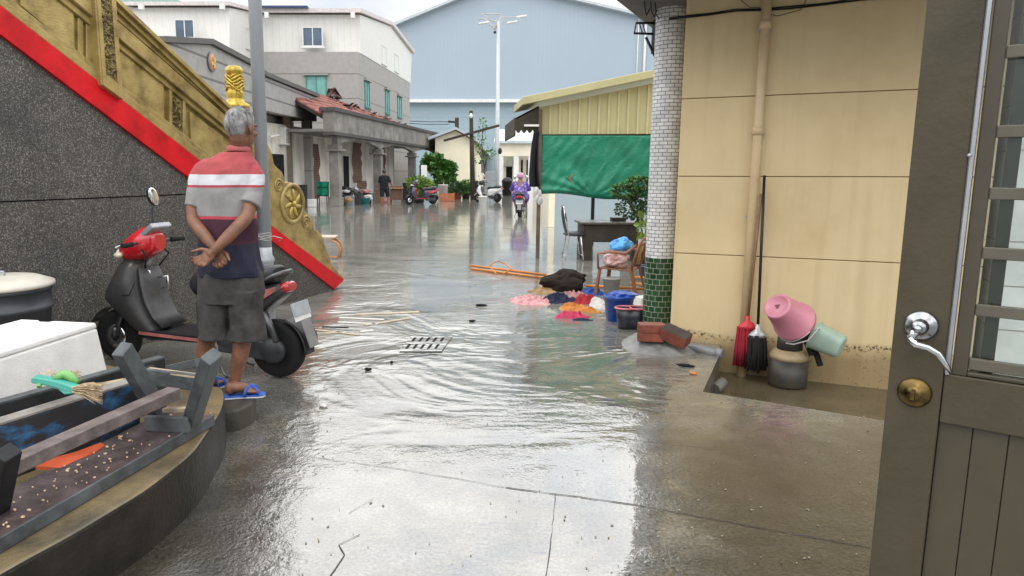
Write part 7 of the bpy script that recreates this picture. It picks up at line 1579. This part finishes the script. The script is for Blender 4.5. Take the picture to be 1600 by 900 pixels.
Y = 36; q = A(655, 308, Y); q.z = 0; plant('bush', 'light yellow-green bush behind the dark purple scooter', 'bush', q, [(A(652, 285, Y), (.55, .5, .28)), (A(662, 289, Y), (.5, .5, .3)), (A(655, 297, Y), (.5, .5, .3))], M_LEAFB, .16, 260, [[q, A(655, 290, Y)]], (.3, .35, M_POTD), stemr=.04)
Y = 41
for i, (x, y, r_, lab, pm) in enumerate(((715, 292, .42, 'leafy potted plant in red pot left of the utility pole', M_POTR), (728, 290, .45, 'wide potted plant just left of the utility pole base', M_POTD), (742, 292, .40, 'potted plant just right of the utility pole base', M_POTD), (705, 297, .35, 'low potted plant behind the orange crate', M_POTR))):
    q = A(x, 306, Y + .3 * i); q.z = 0; plant('potted_plant', lab, 'plant', q, [(A(x, y, Y + .3 * i), (r_, r_, .28)), (A(x + 3, y + 5, Y + .3 * i), (r_ * .8, r_, .25))], M_LEAFY if i % 2 else M_LEAFD, .16, 200, [[q, A(x, y, Y + .3 * i)]], (.26, .4, pm), 'potted plants by the utility pole', stemr=.03)
Y = 42.5; q = A(756, 300, Y); q.z = 0
tree('thin sapling with sparse leaves between pole and street lamp', q, [(A(752, 215, Y), (.35, .3, .3)), (A(760, 235, Y), (.45, .4, .5)), (A(750, 245, Y), (.35, .4, .4)), (A(766, 242, Y), (.3, .3, .3)), (A(754, 195, Y), (.25, .25, .45)), (A(744, 232, Y), (.3, .3, .3))], M_LEAFY, .15, 40, [[q, A(757, 265, Y), A(753, 225, Y), A(755, 190, Y)], [A(757, 262, Y), A(763, 240, Y)], [A(755, 252, Y), A(747, 236, Y)]], .05, 'sapling')
q = A(766, 303, 43.5); b = MB(); zt_ = A(766, 268, 43.5).z; b.box((q.x, 43.5, zt_ / 2), (.60, .4, zt_)); cb_ = thing('cabinet', 'grey electrical cabinet behind the white scooter', 'cabinet', (q.x, 43.5, 0)); OFF[cb_.name] = Vector((q.x, 43.5, 0)); b.build('cabinet_body', M_STEEL, cb_, .01); b = MB(); b.box((q.x, 43.29, zt_ * .55), (.5, .02, zt_ * .7)); b.build('door', mat('cabinet_door', (0.30, 0.32, 0.33), .45), cb_, .004)
# veranda clutter
def table(label, px0, px1, y, Y, top, legc, name='table', mtop=None):
    a, c = A(px0, 316, Y), A(px1, 316, Y); z = A(px0, y, Y).z; w = c.x - a.x; t = thing(name, label, 'table', ((a.x + c.x) / 2, Y, 0))
    b = MB(); b.box(((a.x + c.x) / 2, Y, z - .03), (w, .75, .06)); b.build('table_top', mtop or top, t, .01)
    for x in (a.x + .06, c.x - .06):
        for dy in (-.3, .3): b = MB(); b.box((x, Y + dy, (z - .06) / 2), (.06, .06, z - .06)); b.build('leg', legc, t)
    return z
M_BRT = mat('brown_table', (0.16, 0.085, 0.055), .6, var=.3)
z1 = table('dark table heaped with black bags under the veranda', 527, 551, 301, 34.5, M_BLACKP, M_BLACKP)
lump('bag_heap', M_BLACKP, A(538, 297, 34.5), (.42, .3, .17), 'heap of black bags on the dark veranda table', 'bags', .4, 2.5, 2); lump('plastic_bag', M_WHITEC, A(540, 299, 34.1), (.22, .12, .08), 'white plastic bag lying on the dark veranda table', 'bag', .4, 3, 3)
z1 = table('dark low table with brown bundle beside the second column', 554, 580, 302, 35.5, M_BLACKP, M_BLACKP)
lump('bundle', M_PINKP, A(570, 299, 35.5), (.34, .25, .12), 'pinkish brown bundle on the low veranda table', 'bundle', .4, 3, 7)
b = MB(); b.lathe([(.2, 0), (.28, .3), (.29, .3), (.26, .28)], Vector((A(570, 316, 34.6).x, 34.6, 0)), 20); b.thing('basin', mat('teal_basin', (0.03, 0.22, 0.24), .4), 'teal basin on the ground below the pinkish bundle', 'basin')
z1 = table('reddish brown table behind the person in black', 609, 630, 293, 36.8, M_BRT, M_BRT, mtop=M_TANC)
b = MB(); q = A(619, 305, 36.7); b.box((q.x, 36.8, .48), (.6, .5, .7)); b.thing('crate', M_BRT, 'reddish brown crate pushed under the brown table', 'crate', bevel=.01)
q = A(505, 318, 33.8); gb_ = thing('chair', 'dark chair draped with green cloth between veranda columns', 'chair', (q.x, 33.8, 0)); Qx = Vector((q.x, 33.8, 0))
b = MB(); b.box(Qx + Vector((0, 0, .45)), (.5, .5, .05)); b.build('seat', M_BLACKP, gb_)
for sx_ in (-.22, .22):
    for sy_ in (-.22, .22): b = MB(); b.box(Qx + Vector((sx_, sy_, .22)), (.04, .04, .44)); b.build('leg', M_BLACKP, gb_)
b = MB(); b.box(Qx + Vector((0, .23, .75)), (.5, .04, .55)); b.build('backrest', M_BLACKP, gb_)
def gcl(u, v): return Qx + Vector(((u - .5) * .55, .1 - .25 * abs(v - .4) * 2 + .05 * math.sin(u * 9), 1.12 - 1.0 * abs(v - .3) + .05 * noise.noise(Vector((u * 6, v * 6, 2)))))
b = MB(); b.grid(gcl, 16, 16); o = b.thing('green_cloth', mat('green_cloth', (0.01, 0.22, 0.13), .7), 'green cloth thrown over a chair on the veranda', 'cloth'); o.modifiers.new('thick', 'SOLIDIFY').thickness = .03
q = A(512, 304, 33.2); b = MB(); b.box((A(486, 316, 32).x, 32, .17), (.42, .3, .34)); b.thing('white_crate', M_WHITE, 'small white crate by the grey annex pillar', 'crate', bevel=.02)
q = A(662, 316, 37.5); sg = thing('signboard', 'blank white hanging board on a short post beside the bush', 'sign', (q.x, 37.5, 0)); f_ = lambda x, y: A(x, y, 37.5)
b = MB(); a, c = f_(658, 276), f_(667, 258); b.box(((a.x + c.x) / 2, 37.5, (a.z + c.z) / 2), (c.x - a.x, .05, c.z - a.z)); b.build('board', M_WHITE, sg, .01); b = MB(); b.box(((a.x + c.x) / 2 - .2, 37.56, c.z / 2), (.08, .06, c.z)); b.build('post', M_POLED, sg)
q = A(696, 311, 38.5); oc = thing('crate', 'orange plastic crate beside the dark purple scooter', 'crate', (q.x + .1, 38.5, 0)); b = MB()
for i in range(4): b.box((q.x + .1, 38.2, .06 + .1 * i), (.75, .02, .07)); b.box((q.x + .1, 38.8, .06 + .1 * i), (.75, .02, .07)); b.box((q.x - .275, 38.5, .06 + .1 * i), (.02, .6, .07)); b.box((q.x + .475, 38.5, .06 + .1 * i), (.02, .6, .07))
b.build('slats', mat('orange_crate', (0.42, 0.14, 0.06), .5), oc); b = MB(); b.box((q.x + .1, 38.5, .02), (.73, .58, .03)); b.build('base', mat('orange_crate', (0.42, 0.14, 0.06), .5), oc)
q = A(692, 300, 38.8); bucket('white_bucket', 'white bucket standing behind the orange crate', (q.x, 39.2, 0), .22, .26, .85, M_WHITE, handle=False)
q = A(755, 318, 33); bucket('white_bucket', 'white bucket standing in water in front of the white scooter', (q.x, 33.5, 0), .16, .2, .42, M_WHITE, handle=False)
q = A(792, 303, 47); b = MB(); b.lathe([(.3, 0), (.34, .9), (.36, .9), (.36, .95), (.2, 1.15), (0, 1.18)], Vector((q.x, 47, 0)), 20); b.thing('black_bin', M_BLACKP, 'rounded black bin at the porch house entrance', 'bin')

q = A(863, 268, 20.2); b = MB(); b.box((q.x, 20.2, 1.2), (.16, .16, 2.4)); b.thing('gate_post', M_CREAM, 'cream post standing in the water beyond the black chair', 'post', bevel=.01)
# more things stacked under the veranda and left to soak
for x, y, Y, sx_, h_, m_, nm, lab, cat in ((532, 317, 33.6, .40, .45, M_BLACKP, 'storage_box', 'black box in front of the dark veranda table', 'box'), (548, 317, 34.0, .34, .38, M_STEEL, 'storage_box', 'grey box in front of the heap of black bags', 'box'), (560, 317, 34.6, .36, .5, M_POTD, 'storage_box', 'dark box under the low table with pinkish bundle', 'box'),
        (593, 317, 36.2, .3, .62, M_BRT, 'storage_box', 'brown box left of the person in black', 'box'), (637, 313, 40, .5, .9, M_BLACKP, 'cupboard', 'low black cupboard by the third veranda column', 'cupboard'), (470, 316, 31, .5, .95, M_BLACKP, 'cupboard', 'dark cupboard in the annex veranda below the air conditioner', 'cupboard')):
    q = A(x, y, Y); t = thing(nm, lab, cat, (q.x, Y, 0)); b = MB(); b.box((q.x, Y, h_ / 2), (sx_, .45, h_)); b.build('box_body', m_, t, .01); b = MB(); b.box((q.x, Y, h_ + .02), (sx_ + .05, .5, .04)); b.build('lid', m_, t, .008)
for i, (x, y, Y, r, m_, lab) in enumerate(((544, 312, 33.4, .22, M_TANC, 'tan rag bundle on the ground before the black veranda box'), (575, 309, 35.0, .24, M_WHITEC, 'white rag bundle beside the teal basin'), (600, 314, 36.5, .2, M_PINKP, 'pink rag bundle near the feet of the person in black'), (528, 293, 34.6, .25, M_NAVYC, 'navy bundle at the left end of the bag heap'), (645, 308, 39, .25, M_BLACKP, 'black sack beside the low black cupboard'), (555, 297, 35.4, .2, M_STEEL, 'grey bundle on the low veranda table'))):
    lump('rag_bundle', m_, A(x, y, Y), (r, r * .8, r * .7), lab, 'bundle', .4, 3, 20 + i, 16, 'bundles under the veranda')
